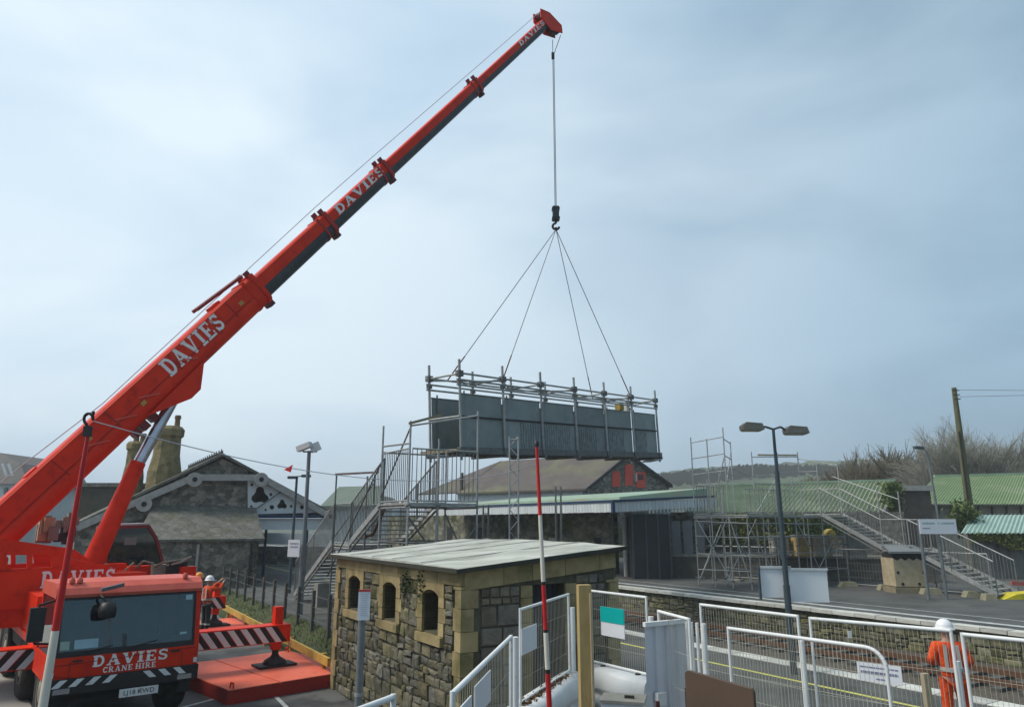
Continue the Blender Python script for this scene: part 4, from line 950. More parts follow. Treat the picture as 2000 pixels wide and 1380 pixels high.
# deck, cross ties and top lattice
B().prism([SPN(-.1, .06, -.10), SPN(spl + .1, .06, -.10), SPN(spl + .1, SWD - .06, -.10), SPN(-.1, SWD - .06, -.10)], upv * .14).build('deck', m_dark, span)
for i in range(nb + 1):
    u = i * bay
    B().tube(SPN(u, -.1, SHT - .02), SPN(u, SWD + .1, SHT - .02), .042, n=8).build('transom', m_galv, span)
    B().bar(SPN(u, -.15, -.14), SPN(u, SWD + .15, -.14), .14, .14, upv).build('cross_bearer', m_galvd, span)
    if i < nb: B().tube(SPN(u, 0 if i % 2 else SWD, SHT - .1), SPN(u + bay, SWD if i % 2 else 0, SHT - .1), .035, n=6).build('plan_brace', m_galv, span)
    if i < nb: B().tube(SPN(u, 0, SHT - .48), SPN(u + bay, 0, SHT - .03), .03, n=6).build('side_brace', m_galv, span)
B().bar(SPN(spl - .3, -.05, -.22), SPN(spl + .35, SWD * .6, -.28), .5, .08, upv).build('landing_flap', m_galv, span)
B().bar(SPN(-.25, -.1, .02), SPN(-.25, SWD + .2, .02), .22, .12, upv).build('landing_board', m_plank, span)
B().tube(SPN(-.05, 0, SHT * .44), SPN(-.05, SWD, SHT * .44), .04).build('end_rail', m_galv, span)
B().frame(SPN(bay * 4.75, .35, SHT * .82), ax, side, upv, .4, .3, .35).build('yellow_clamp_bundle', m_yellow, span)
B().frame(SPN(bay * 4.98, .30, SHT * .80), ax, side, upv, .28, .2, .3).build('white_tag', m_white, span)
# chain slings
sl = T('chain_sling', 'four-legged chain sling between the hook and the footbridge span', 'sling', HK)
for (u, v, nm) in ((bay * .35, SWD - .1, 'sling_leg'), (bay, 0, 'sling_leg'), (bay * 4.55, SWD - .1, 'sling_leg'), (bay * 5, 0, 'sling_leg')):
    e = SPN(u, v, SHT - .05); m_ = e.lerp(HK, .14)
    lg = B().tube(HK, m_, .020, n=6).build(nm, M('pale_chain', (.26, .27, .28), rough=.5) if 'pale_chain' not in bpy.data.materials else bpy.data.materials['pale_chain'], sl); B().tube(m_, e, .028, n=6).build('red_strop', M('maroon_strop', (.13, .03, .035), rough=.7), lg)
B().lathe(HK + Vector((0, 0, .02)), [(.05, -.1), (.11, 0), (.05, .1)], 10, (0, 1, 0)).build('master_link', m_dark, sl)

# ================================================================== STAIRS AND TOWERS
def flight(root, top, bot, width, sidev, n, rail_h=1.5, mats=(m_galv, m_tread)):
    top, bot = Vector(top), Vector(bot); sidev = Vector(sidev).normalized(); d = bot - top
    hz = Vector((d.x, d.y, 0)).normalized(); st = d / n
    for i in range(1, n + 1):
        c = top + st * (i - .5)
        B().frame(c, sidev, hz, (0, 0, 1), width - .1, .30, .045).build('tread', mats[1], root)
    for sg in (-1, 1):
        o = sidev * (sg * width / 2)
        B().bar(top + o + Vector((0, 0, .06)), bot + o + Vector((0, 0, .06)), .05, .20).build('stringer', m_galv, root)
        B().bar(top + o - Vector((0, 0, .22)), bot + o - Vector((0, 0, .22)), .05, .06).build('stringer', m_galvd, root)
        mb = MB(); ln = d.length; m_ = int(Vector((d.x, d.y, 0)).length / .145)
        for k in range(m_ + 1):
            p = top + o + d * (k / m_) + Vector((0, 0, .12)); mb.tube(p, p + Vector((0, 0, rail_h - .12)), .013, n=4, caps=False)
        bo = mb.build('balusters', m_galvd, root); bo['kind'] = 'stuff'
        B().tube(top + o + Vector((0, 0, rail_h)), bot + o + Vector((0, 0, rail_h)), .03).build('handrail', m_galv, root)
        for f in (0, .5, 1): 
            p = top + o + d * f; B().tube(p, p + Vector((0, 0, rail_h)), .03, n=6).build('rail_post', m_galvd, root)
def rail_panel(root, a, b, h, gap=.15):
    a, b = Vector(a), Vector(b); mb = MB(); n = max(2, int((b - a).length / gap))
    for k in range(n + 1):
        p = a.lerp(b, k / n); mb.tube(p + Vector((0, 0, .06)), p + Vector((0, 0, h)), .013, n=4, caps=False)
    bo = mb.build('balusters', m_galvd, root); bo['kind'] = 'stuff'
    B().tube(a + Vector((0, 0, h)), b + Vector((0, 0, h)), .026).build('handrail', m_galv, root)
    B().tube(a + Vector((0, 0, .06)), b + Vector((0, 0, .06)), .026).build('bottom_rail', m_galv, root)
def deck(root, s0, s1, t0, t1, z):
    n = max(2, int((s1 - s0) / .32))
    for k in range(n):
        a = s0 + (s1 - s0) * k / n; b = s0 + (s1 - s0) * (k + 1) / n - .02
        B().prism([ST(a, t0, z - .06), ST(b, t0, z - .06), ST(b, t1, z - .06), ST(a, t1, z - .06)], (0, 0, .06)).build('deck_plank', m_tread, root)
    for t_ in (t0, t1): B().tube(ST(s0 - .1, t_, z - .10), ST(s1 + .1, t_, z - .10), .03).build('ledger', m_galv, root)
    for s_ in (s0, s1): B().tube(ST(s_, t0 - .1, z - .14), ST(s_, t1 + .1, z - .14), .03).build('ledger', m_galv, root)
def legs(root, pts, z0, mat=None):
    for (s, t_, zt_) in pts:
        B().tube(ST(s, t_, z0), ST(s, t_, zt_), .034, n=8).build('standard', mat or m_galv, root)
        B().frame(ST(s, t_, z0 + .01), NV, TV, (0, 0, 1), .16, .16, .02).build('base_plate', m_galvd, root)
        for zc in (z0 + .35, z0 + 2.1, z0 + 3.8):
            if zc < zt_: B().frame(ST(s, t_, zc), NV, TV, (0, 0, 1), .12, .12, .07).build('coupler', m_galvd, root)

# --- stair tower on the near platform
ZD = 4.6
stl = T('stair_tower', 'grey scaffold stair tower rising behind the stone shed', 'stairs', ST(10, 24, ZP))
flight(stl, ST(9.95, 22.9, ZD), ST(9.95, 26.0, 3.2), 1.95, NV, 9)
flight(stl, ST(9.95, 28.0, 3.2), ST(9.95, 32.9, ZP + .15), 1.95, NV, 15)
deck(stl, 9.05, 10.55, 26.0, 28.0, 3.2); deck(stl, 8.9, 11.3, 20.6, 22.9, ZD)
rail_panel(stl, ST(9.05, 26.0, 3.2), ST(9.05, 28.0, 3.2), 1.5); rail_panel(stl, ST(10.55, 26, 3.2), ST(10.55, 28, 3.2), 1.5)
rail_panel(stl, ST(9.0, 20.6, ZD), ST(11.3, 20.6, ZD), 1.65); rail_panel(stl, ST(8.9, 20.6, ZD), ST(8.9, 22.9, ZD), 1.65); rail_panel(stl, ST(10.5, 22.9, ZD), ST(11.3, 22.9, ZD), 1.65)
legs(stl, [(8.9, 20.6, 7.1), (11.3, 20.6, 7.6), (8.9, 22.9, 7.2), (11.3, 22.9, 6.4), (9.9, 20.6, 6.6), (9.95, 20.75, 6.3)], ZP)
legs(stl, [(9.0, 26.0, 3.2), (10.6, 26.0, 3.2), (9.0, 28.0, 5.9), (10.6, 28.0, 5.9), (10.6, 24.5, 4.2), (9.0, 24.5, 5.6)], ZP, m_galvd)
B().tube(ST(8.9, 20.6, 6.95), ST(11.3, 20.6, 7.45), .03).build('guard_rail', m_galv, stl); B().tube(ST(8.9, 20.6, 6.4), ST(8.9, 22.9, 6.5), .03).build('guard_rail', m_galv, stl)
B().tube(ST(8.9, 22.9, 6.3), ST(11.3, 22.9, 6.3), .03).build('guard_rail', m_galv, stl)
B().bar(ST(8.8, 20.5, 7.0), ST(9.9, 20.5, 7.35), .06, .08).build('loose_board', m_plank, stl)
B().bar(ST(8.9, 27.9, 5.85), ST(10.7, 27.9, 6.0), .06, .08).build('loose_board', M('pale_pink_board', (.5, .3, .26), rough=.7), stl)
for a, b in ((ST(8.85, 28, 2.0), ST(8.85, 22.9, 5.9)), (ST(8.9, 20.6, 1.0), ST(11.3, 20.6, 3.9)), (ST(11.3, 20.6, 1.2), ST(8.9, 20.6, 4.2)), (ST(11.3, 20.6, 2.2), ST(11.3, 22.9, 4.3)), (ST(9.0, 28, 3.4), ST(10.6, 28, 5.6)), (ST(8.9, 22.9, 4.8), ST(8.9, 20.6, 6.9))):
    B().tube(a, b, .03, n=6).build('brace', m_galvd, stl)
for z in (2.0, 3.4):
    for a, b in (((8.9, 20.6), (11.3, 20.6)), ((11.3, 20.6), (11.3, 22.9)), ((8.9, 20.6), (8.9, 22.9)), ((8.9, 22.9), (11.3, 22.9))):
        B().tube(ST(*a, z), ST(*b, z), .028, n=6).build('ledger', m_galvd, stl)
B().path([ST(9.3, 23.4, 4.55), ST(9.35, 24.6, 3.6), ST(9.3, 25.6, 3.45)], .05).build('rusty_pipe', m_rust, stl)
# lattice beam standing behind the shed
def lattice(p, h, wv, label, name='lattice_beam'):
    p = Vector(p); t_ = T(name, label, 'lattice beam', p); wv = Vector(wv)
    for o in (Vector((0, 0, 0)), wv): B().tube(p + o, p + o + Vector((0, 0, h)), .026).build('chord', m_galv, t_)
    n = int(h / .33)
    for i in range(n):
        z0, z1_ = h * i / n, h * (i + 1) / n; a, b = (p, p + wv) if i % 2 else (p + wv, p)
        B().tube(a + Vector((0, 0, z0)), b + Vector((0, 0, z1_)), .016, n=6).build('lacing', m_galv, t_)
    B().tube(p + Vector((0, 0, h - .1)), p + wv + Vector((0, 0, h - .1)), .02, n=6).build('end_rung', m_galv, t_)
lp = P(995, 1000, 23.6)
lattice((lp.x, lp.y, ZP), P(995, 852, 23.6).z - ZP, (.29, .02, 0), 'upright aluminium lattice beam behind the shed, beneath the hanging span')
for (px, nm) in ((1085, 'pair'), (944, 'pair')):
    t_ = T('scaffold_frame', 'pair of plain scaffold poles standing behind the shed ' + ('beside the red and white pole' if px == 1085 else 'beside the stair tower'), 'scaffold', (P(px, 1000, 25).x, P(px, 1000, 25).y, ZP))
    tp = 950 if px == 1085 else 985
    for dx in (0, 10):
        q = P(px + dx, tp, 25); B().tube((q.x, q.y, ZP), q, .03).build('standard', m_galvd, t_)
    for z in (1.6, 3.2, 4.3):
        a, b = P(px, 1000, 25), P(px + 10, 1000, 25); B().tube((a.x, a.y, z), (b.x, b.y, z), .02, n=6).build('ledger', m_galvd, t_)

# --- stair tower across the track
str_ = T('stair_tower', 'grey scaffold stair tower with two flights on the platform across the track', 'stairs', ST(34, 25, ZP))
ZR = 4.4; SR = 36.8
flight(str_, ST(SR, 25.6, ZR), ST(SR, 22.2, 2.65), 1.9, NV, 11)
flight(str_, ST(SR, 20.8, 2.65), ST(SR, 17.1, ZP + .1), 1.9, NV, 12)
deck(str_, SR - .95, SR + .95, 20.8, 22.2, 2.65); deck(str_, 29.8, SR + .95, 25.6, 28.2, ZR); deck(str_, 29.8, 32.0, 28.3, 29.2, ZR)
for sg in (-.95, .95): rail_panel(str_, ST(SR + sg, 20.8, 2.65), ST(SR + sg, 22.2, 2.65), 1.5)
rail_panel(str_, ST(29.8, 25.6, ZR), ST(33.6, 25.6, ZR), 1.3, .34); rail_panel(str_, ST(SR + .95, 25.6, ZR), ST(SR + .95, 28.2, ZR), 1.5, .3)
rail_panel(str_, ST(29.8, 29.2, ZR), ST(32, 29.2, ZR), 1.6, .2); rail_panel(str_, ST(29.8, 26.8, ZR), ST(29.8, 29.2, ZR), 1.6, .22)
legs(str_, [(29.8, 29.2, 8.7), (29.8, 28.0, 8.5), (29.8, 26.8, 9.0), (32.0, 28.3, 8.5), (29.8, 25.6, 5.6), (32.0, 29.2, 6.0), (32, 25.6, 5.8), (SR + .95, 25.6, 7.4), (SR + .95, 28.2, 8.2), (SR - .95, 25.6, 7.2), (SR - .95, 28.2, 8.1), (31.0, 25.6, 5.6), (33.6, 25.6, 6.4), (33.6, 28.2, 8.0)], ZP)
for a, b in (((33.6, 28.2, 7.7), (SR + .95, 28.2, 7.9)), ((SR + .95, 25.6, 7.2), (SR + .95, 28.2, 7.8)), ((33.6, 28.2, 6.2), (SR + .95, 28.2, 6.2)), ((32.0, 28.3, 7.0), (33.6, 28.2, 6.6))): B().tube(ST(*a), ST(*b), .028, n=6).build('guard_rail', m_galv, str_)
B().bar(ST(34.2, 28.25, 7.85), ST(SR + .9, 28.25, 8.0), .07, .10).build('loose_board', m_ply, str_)
legs(str_, [(SR - .95, 20.8, 4.2), (SR + .95, 20.8, 4.2), (SR - .95, 22.2, 5.6), (SR + .95, 22.2, 5.6), (30.9, 29.2, 6.4), (30.9, 28.3, 7.0), (34.6, 28.2, 4.3), (34.6, 25.6, 4.3)], ZP)
for z in (8.4, 7.5, 6.6):
    B().tube(ST(29.8, 29.2, z), ST(29.8, 26.8, z + .1), .028, n=6).build('guard_rail', m_galv, str_); B().tube(ST(29.8, 26.8, z), ST(32, 28.3, z), .028, n=6).build('guard_rail', m_galv, str_)
B().tube(ST(SR - .95, 25.6, 6.8), ST(SR + .95, 28.2, 7.0), .028, n=6).build('guard_rail', m_galv, str_); B().tube(ST(SR - .95, 28.2, 6.9), ST(SR + .95, 28.2, 7.0), .028, n=6).build('guard_rail', m_galv, str_)
B().tube(ST(33.6, 28.2, 6.6), ST(SR - .95, 28.2, 6.8), .028, n=6).build('guard_rail', m_galv, str_)
for z in (1.5, 2.4, 3.2, 4.0):
    for a, b in (((29.8, 29.2), (29.8, 25.6)), ((29.8, 25.6), (SR + .95, 25.6)), ((32, 29.2), (32, 25.6)), ((SR + .95, 25.6), (SR + .95, 28.2)), ((29.8, 28.3), (SR + .95, 28.2)), ((29.8, 29.2), (32, 29.2))):
        if random.random() < .8: B().tube(ST(*a, z + random.uniform(-.1, .1)), ST(*b, z + random.uniform(-.1, .1)), .026, n=6).build('ledger', m_galv, str_)
for a, b in ((ST(29.8, 29.2, .9), ST(29.8, 26.9, 4.2)), (ST(29.8, 26.8, .9), ST(29.8, 29.1, 4.2)), (ST(29.8, 26.8, 4.3), ST(29.8, 25.6, .9)), (ST(29.8, 26.8, 6.0), ST(32, 28.3, 8.0)), (ST(34.6, 25.6, 1), ST(SR + .9, 25.6, 4)), (ST(31, 25.6, 4.2), ST(33, 25.6, .8)), (ST(32, 29.2, 1), ST(32, 28.3, 4.2)), (ST(SR + .95, 22.2, 5.2), ST(SR + .95, 26.0, 6.6)), (ST(29.8, 25.6, 4), ST(32, 25.6, .8)), (ST(33.6, 28.2, 1), ST(31, 28.3, 4.2)), (ST(31, 28.3, .9), ST(33.6, 28.2, 4.2)), (ST(29.9, 29.2, 1), ST(32, 29.2, 4.2)), (ST(33.6, 25.6, 4.2), ST(35.6, 25.6, 1)), (ST(29.8, 28.0, 4.5), ST(29.8, 26.8, 7.5)), (ST(33.6, 28.2, 4.5), ST(SR - .95, 28.2, 6.8))):
    B().tube(a, b, .028, n=6).build('brace', m_galv, str_)

# ================================================================== STATION BUILDING (stone gable, behind the crane)
TG = 44.7
go = ST(0, TG, 0)
def GP(px, py, off=0.0): return RP(px, py, ST(0, TG - off, 0), TV)
stn = T('station_building', 'grey stone station building with pale bargeboard and canopy gable', 'building', ST(7.7, TG, ZP))
apex, el, er = GP(434, 891), GP(150, 1026), GP(648, 1006)
def down(p, z): return Vector((p.x, p.y, z))
BK = TV * 22
B().prism([down(GP(150, 1026), 0), down(GP(486, 1000), 0), GP(486, 914) - Vector((0, 0, .1)), apex - Vector((0, 0, .12)), el - Vector((0, 0, .05))], TV * .5).build('gable_wall', m_swall, stn)
B().prism([down(GP(160, 1026), 0) + TV * .5, down(GP(200, 1026), 0) + TV * .5, GP(200, 1005) - Vector((0, 0, .3)) + TV * .5, GP(160, 1022) - Vector((0, 0, .2)) + TV * .5], BK).build('side_wall', m_swall, stn)
for a, b, nm in ((el, apex, 0), (apex, er, 1)):
    B().prism([a - TV * .35, b - TV * .35, b - TV * .35 + Vector((0, 0, .16)), a - TV * .35 + Vector((0, 0, .16))], BK).build('roof_slope', m_slate, stn)
# slate courses on the visible left slope
for k in range(1, 22):
    f = k / 22; p = el.lerp(apex, f) + Vector((0, 0, .165))
    B().bar(p - TV * .36, p + TV * 14, .02, .03).build('slate_course', m_slate, stn)
rdg = MB()
for k in range(34):
    p = apex + TV * (k * .42) + Vector((0, 0, .15)); rdg.prism([p, p + TV * .3, p + TV * .15 + Vector((0, 0, .22 + .12 * (k % 2)))], NV * .05)
rdg.build('ridge_cresting', m_dark, stn)['kind'] = 'stuff'
# bargeboard: band following rake, collar and rake
bp_ = [GP(150, 1030, .42), GP(378, 932, .42), GP(512, 932, .42), GP(652, 1012, .42)]
for a, b in zip(bp_, bp_[1:]):
    B().bar(a, b, .10, .36, (0, 0, 1)).build('bargeboard', m_barge, stn)
for (px, py) in ((380, 936), (281, 984), (510, 936), (645, 1008)):
    c = GP(px, py, .52); B().lathe(c, [(.40, 0), (.40, .10)], 18, -TV).build('boss_disc', m_barge, stn); B().lathe(c - TV * .10, [(.14, 0), (.14, .02)], 12, -TV).build('boss_hole', m_dark, stn)
# canopy gable spandrel with pierced trefoils
def pierced(outer, holes, mat, parent, name, thick):
    bm = bmesh.new(); edges = []
    for lp_ in [outer] + holes:
        vs = [bm.verts.new(p) for p in lp_]
        for i in range(len(vs)): edges.append(bm.edges.new((vs[i], vs[(i + 1) % len(vs)])))
    bmesh.ops.triangle_fill(bm, use_beauty=True, use_dissolve=False, edges=edges)
    r_ = bmesh.ops.extrude_face_region(bm, geom=list(bm.faces)); bmesh.ops.translate(bm, verts=[g for g in r_['geom'] if isinstance(g, bmesh.types.BMVert)], vec=thick)
    bmesh.ops.recalc_face_normals(bm, faces=bm.faces)
    me = bpy.data.meshes.new(name); bm.to_mesh(me); bm.free(); me.materials.append(mat)
    o = bpy.data.objects.new(name, me); COL.objects.link(o); adopt(o, parent); return o
def circ(px, py, r, n=14, off=.12): return [GP(px + r * math.cos(2 * math.pi * k / n), py + r * math.sin(2 * math.pi * k / n), off) for k in range(n)]
def trefoil(px, py, r, off=.12):
    pts = []
    for k in range(3):
        a0 = R(-90 + 120 * k)
        for j in range(-5, 6):
            a = a0 + R(j * 20); cx, cy = px + r * .62 * math.cos(a0), py + r * .62 * math.sin(a0)
            pts.append(GP(cx + r * .52 * math.cos(a), cy + r * .52 * math.sin(a), off))
    return pts
pierced([GP(484, 1004, .12), GP(484, 938, .12), GP(512, 938, .12), GP(640, 1000, .12)], [trefoil(508, 968, 16), circ(492, 946, 3), circ(491, 989, 3), circ(529, 965, 3), circ(531, 990, 4.5), trefoil(551, 985, 9), circ(569, 988, 3), circ(590, 990, 4), circ(519, 995, 2.5)], m_whitew, stn, 'pierced_spandrel', TV * .06)
B().bar(GP(486, 1003, .25), GP(556, 955, .25), .05, .08).build('spandrel_brace', m_greypost, stn)
B().bar(GP(480, 1008, .3), GP(655, 1008, .3), .2, .2).build('canopy_beam', m_blue, stn)
B().prism([GP(492, 1012, .2), GP(650, 1012, .2), GP(650, 1034, .2), GP(496, 1034, .2)], TV * .08).build('canopy_valance', m_whitew, stn)
B().prism([GP(484, 1006, 0) + TV * 1.5, GP(640, 1002, 0) + TV * 1.5, GP(520, 935, 0) + TV * 1.5, GP(484, 935, 0) + TV * 1.5], TV * .1).build('spandrel_backing', m_slate, stn)
for px in (520, 600):
    q = GP(px, 1034, -3); B().tube(down(q, ZP), q, .09).build('canopy_column', m_blue, stn)
# lean-to against the gable
LT = 3.4
la, lb_ = GP(268, 1062, LT), GP(506, 1052, LT)
ta, tb = GP(300, 985, .02), GP(498, 985, .02)
za = (la.z + lb_.z) / 2; la.z = lb_.z = za
tz = za + 1.75; ta.z = tb.z = tz
B().prism([down(la, 0), down(lb_, 0), lb_, la], TV * .3).build('lean_to_wall', m_swall, stn)
B().prism([down(lb_, 0), down(GP(498, 985, .02), 0), tb - Vector((0, 0, .4)), lb_], -NV * .3).build('lean_to_wall', m_swall, stn)
B().prism([la - TV * .2 - NV * .2, lb_ - TV * .2 + NV * .25, tb + NV * .05, ta], (0, 0, .12)).build('lean_to_roof', m_slate, stn)
# pipes and dark openings on lean-to
B().tube(down(GP(492, 1060, LT + .06), .2), GP(492, 1060, LT + .06), .06).build('downpipe', m_dark, stn)
B().tube(down(GP(388, 1060, LT + .06), .2), GP(388, 1062, LT + .06), .07).build('downpipe', m_barge, stn)
# chimneys
def chimney(px, ybase, ytop, wb, wt, off, pots, cap):
    c0 = RP(px, ybase, ST(0, TG + off, 0), TV); c1 = RP(px, ytop, ST(0, TG + off, 0), TV); sc = (ST(0, TG + off) - ST(0, 0)).length / 1000
    fw = c0.y; m_px = fw / 1428
    rb_, rt_ = wb * m_px / 2, wt * m_px / 2; h = c1.z - c0.z
    ch = B().lathe((c0.x, c0.y, c0.z - 1.5), [(rb_ * 1.02, 0), (rb_, 1.5), (rb_ * .86 + rt_ * .14, 1.5 + h * .30), (rt_, 1.5 + h * .55), (rt_ * .97, 1.5 + h * .82), (rt_ * 1.14, 1.5 + h * .85), (rt_ * 1.17, 1.5 + h * .95), (rt_ * .95, 1.5 + h)], 10).build('chimney_stack', m_chim, stn)
    for f in ch.data.polygons: f.use_smooth = False
    for dx, hp in pots:
        q = Vector((c0.x + dx * m_px, c0.y, c1.z)); B().lathe(q - Vector((0, 0, .1)), [(.19, 0), (.17, .1), (.15, hp * m_px * .7), (.20, hp * m_px * .75), (.17, hp * m_px)], 10).build('chimney_pot', m_pot, ch)
chimney(317, 960, 832, 64, 50, 4.5, [(15, 26)], 0)
chimney(256, 960, 862, 40, 32, 5.5, [(-2, 20), (11, 20)], 0)
# backing block of the station beyond
b0 = P(150, 950, 58); b1 = P(272, 950, 58)
sb = T('stone_outbuilding', 'dark rubble outbuilding with flat roof line behind the crane boom', 'building', (b0.x, b0.y, 0))
B().box((b0.x, b0.y, 0), (b1.x, b0.y + 8, b0.z)).build('wall', M('dark_rubble', (.075, .06, .045), (.04, .04, .03), scale=2.2, rough=.95, c3=(.05, .06, .03), s3=1), sb); B().box((b0.x - .2, b0.y - .2, b0.z), (b1.x + .2, b0.y + 8.2, b0.z + .3)).build('roof', m_slate, sb)
# white house at the far left
hp = P(-60, 1000, 62)
hs = T('white_house', 'white house with grey mansard roof and two skylights', 'house', (hp.x, hp.y, 0))
hA, hB = P(-90, 945, 62), P(44, 945, 62)
B().box((hA.x, hA.y, 0), (hB.x, hA.y + 9, hA.z)).build('wall', m_whitew, hs)
rA, rB, rC, rD = P(-90, 945, 62), P(62, 945, 62), P(40, 905, 64), P(2, 884, 67)
B().prism([rA - Vector((0, .4, 0)), rB - Vector((0, .4, 0)), rC, rD, P(-90, 884, 67)], (0, 9, 0)).build('roof', M('house_roof', (.12, .11, .105), (.085, .08, .075), scale=1.5, rough=.8), hs)
for px in (8, 20):
    a = P(px - 8, 905, 61.0); b = P(px + 2, 930, 61.0)
    B().prism([P(px - 6, 906, 61.3), P(px - 2, 904, 61.3), P(px + 6, 928, 61.3), P(px + 2, 930, 61.3)], (0, .1, 0)).build('skylight', m_fascia, hs)
for px in (10, 30):
    w_ = B().prism([P(px - 3, 952, 61.8), P(px + 3, 952, 61.8), P(px + 3, 982, 61.8), P(px - 3, 982, 61.8)], (0, .15, 0)).build('window', m_greypost, hs)
B().bar(P(-90, 985, 61.7), P(44, 985, 61.7), .2, .25).build('string_course', m_dark, hs)

# ================================================================== PLATFORM CANOPY ACROSS THE TRACK
SC0, SC1, TC0, TC1 = 27.6, 36.2, 33.6, 60.0
cn = T('platform_canopy', 'long platform canopy with white boarded valance and navy trim', 'canopy', ST(32, 45, ZP))
ZF0, ZF1 = 4.60, 5.18
t = TC0
bd = B().box((-.5, -.5, -.5), (.5, .5, .5)).mesh('valance_board', m_fascia)
while t < TC1:
    wv = .30
    mt = Matrix((NV * .05, TV * (wv - .03), Vector((0, 0, ZF1 - ZF0)))).transposed().to_4x4(); mt.translation = ST(SC0, t + wv / 2, (ZF0 + ZF1) / 2 + random.uniform(-.012, .012)); inst('valance_board', bd, mt, cn); t += wv
s = SC0 + .05
while s < SC1:
    wv = .30; f = (s - SC0) / (SC1 - SC0); zb_ = ZF0 + .45 * f; h = (ZF1 - ZF0) * (1 - .12 * f)
    mt = Matrix((NV * (wv - .025), TV * .05, Vector((0, 0, h)))).transposed().to_4x4(); mt.translation = ST(s + wv / 2, TC0, zb_ + h / 2); inst('valance_board', bd, mt, cn)
    mt = Matrix((NV * .14, TV * .05, Vector((0, 0, .22)))).transposed().to_4x4(); mt.translation = ST(s + wv / 2, TC0 + .06, zb_ - .09)
    if f > .3: inst('valance_tooth', bd, mt, cn)
    s += wv
B().bar(ST(SC0 - .03, TC0 - .05, ZF1 + .06), ST(SC0 - .03, TC1, ZF1 + .06), .10, .14).build('navy_trim', m_blue, cn)
B().bar(ST(SC0, TC0 - .04, ZF1 + .06), ST(SC1, TC0 - .04, ZF1 + .50), .10, .14).build('navy_trim', m_blue, cn)
B().frame(ST(SC0 - .02, TC0 - .02, (ZF0 + ZF1) / 2), NV, TV, (0, 0, 1), .18, .18, ZF1 - ZF0 + .1).build('corner_post', m_blue, cn)
B().prism([ST(SC0, TC0, ZF1 + .14), ST(SC1, TC0, ZF1 + .58), ST(SC1, TC0, ZF1 + .50), ST(SC0, TC0, ZF1 + .04)], TV * (TC1 - TC0)).build('lower_roof', M('grey_canopy_lead', (.30, .32, .32), (.25, .27, .27), scale=1, rough=.6), cn)
B().prism([ST(SC0 + 2.2, TC0 + 2.0, ZF1 + .40), ST(SC1 + 1.5, TC0 + 2.0, ZF1 + 1.15), ST(SC1 + 1.5, TC0 + 2, ZF1 + .5), ST(SC0 + 2.2, TC0 + 2.0, ZF1 + .25)], TV * (TC1 - TC0 - 2)).build('upper_roof', m_palegreen, cn)
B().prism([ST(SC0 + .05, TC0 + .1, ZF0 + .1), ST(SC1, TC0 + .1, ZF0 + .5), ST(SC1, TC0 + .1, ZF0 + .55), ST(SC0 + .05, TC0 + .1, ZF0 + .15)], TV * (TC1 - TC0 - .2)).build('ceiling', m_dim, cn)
for t in (36, 42, 48, 54):
    B().tube(ST(29.5, t, ZP), ST(29.5, t, ZF0 + .2), .09).build('column', m_concd, cn)
# station wall behind the canopy
wl = T('station_wall', 'mossy stone station wall in shadow under the long canopy', 'wall', ST(36, 45, ZP))
B().prism([ST(31.4, 38.5, ZP), ST(32.0, 38.5, ZP), ST(32.0, 38.5, 4.75), ST(31.4, 38.5, 4.75)], TV * 40).build('wall_core', M('mossy_wall', (.20, .19, .14), (.12, .115, .085), scale=1.2, rough=.95, c3=(.06, .075, .02), s3=.6, lo3=.48, hi3=.6, bump=.03, bscale=5, vor=1.6), wl)
for t, wd, z0, z1, m_ in ((39.6, .7, ZP, 3.0, m_dim), (44.5, 1.4, 2.1, 2.9, m_barge), (51, 1.1, 1.5, 3.6, m_dim), (56, 1.1, 1.5, 3.6, m_dim), (62, 1.1, 1.5, 3.6, m_dim)):
    B().prism([ST(31.36, t, z0), ST(31.36, t + wd, z0), ST(31.36, t + wd, z1), ST(31.36, t, z1)], NV * .05).build('wall_opening', m_, wl)
qd = P(1220, 1020, 47)
B().tube((qd.x, qd.y, ZP), (qd.x, qd.y, 4.4), .16, n=10).build('white_downpipe', m_barge, wl)
# dark waiting shelter
shl = T('waiting_shelter', 'dark open-fronted waiting shelter at the canopy end', 'shelter', (P(1265, 1100, 45).x, 45, ZP))
a, b = P(1234, 1000, 45), P(1306, 1000, 45)
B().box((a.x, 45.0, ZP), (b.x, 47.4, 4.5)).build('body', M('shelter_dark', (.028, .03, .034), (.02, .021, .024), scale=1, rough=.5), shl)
B().box((a.x - .1, 44.9, 4.5), (b.x + .1, 47.5, 4.62)).build('roof', m_greypost, shl)
for f in (0.0, .36, .68, 1.0): B().box((a.x + (b.x - a.x) * f - .05, 44.9, ZP), (a.x + (b.x - a.x) * f + .05, 44.99, 4.5)).build('mullion', m_iron, shl)
for px in (1322, 1345, 1368): 
    q = P(px, 1050, 46); B().box((q.x - .3, 46, ZP), (q.x + .25, 46.1, 4.1)).build('side_screen', M('grey_screen', (.16, .175, .18), (.12, .13, .135), scale=1.2, rough=.4), shl)

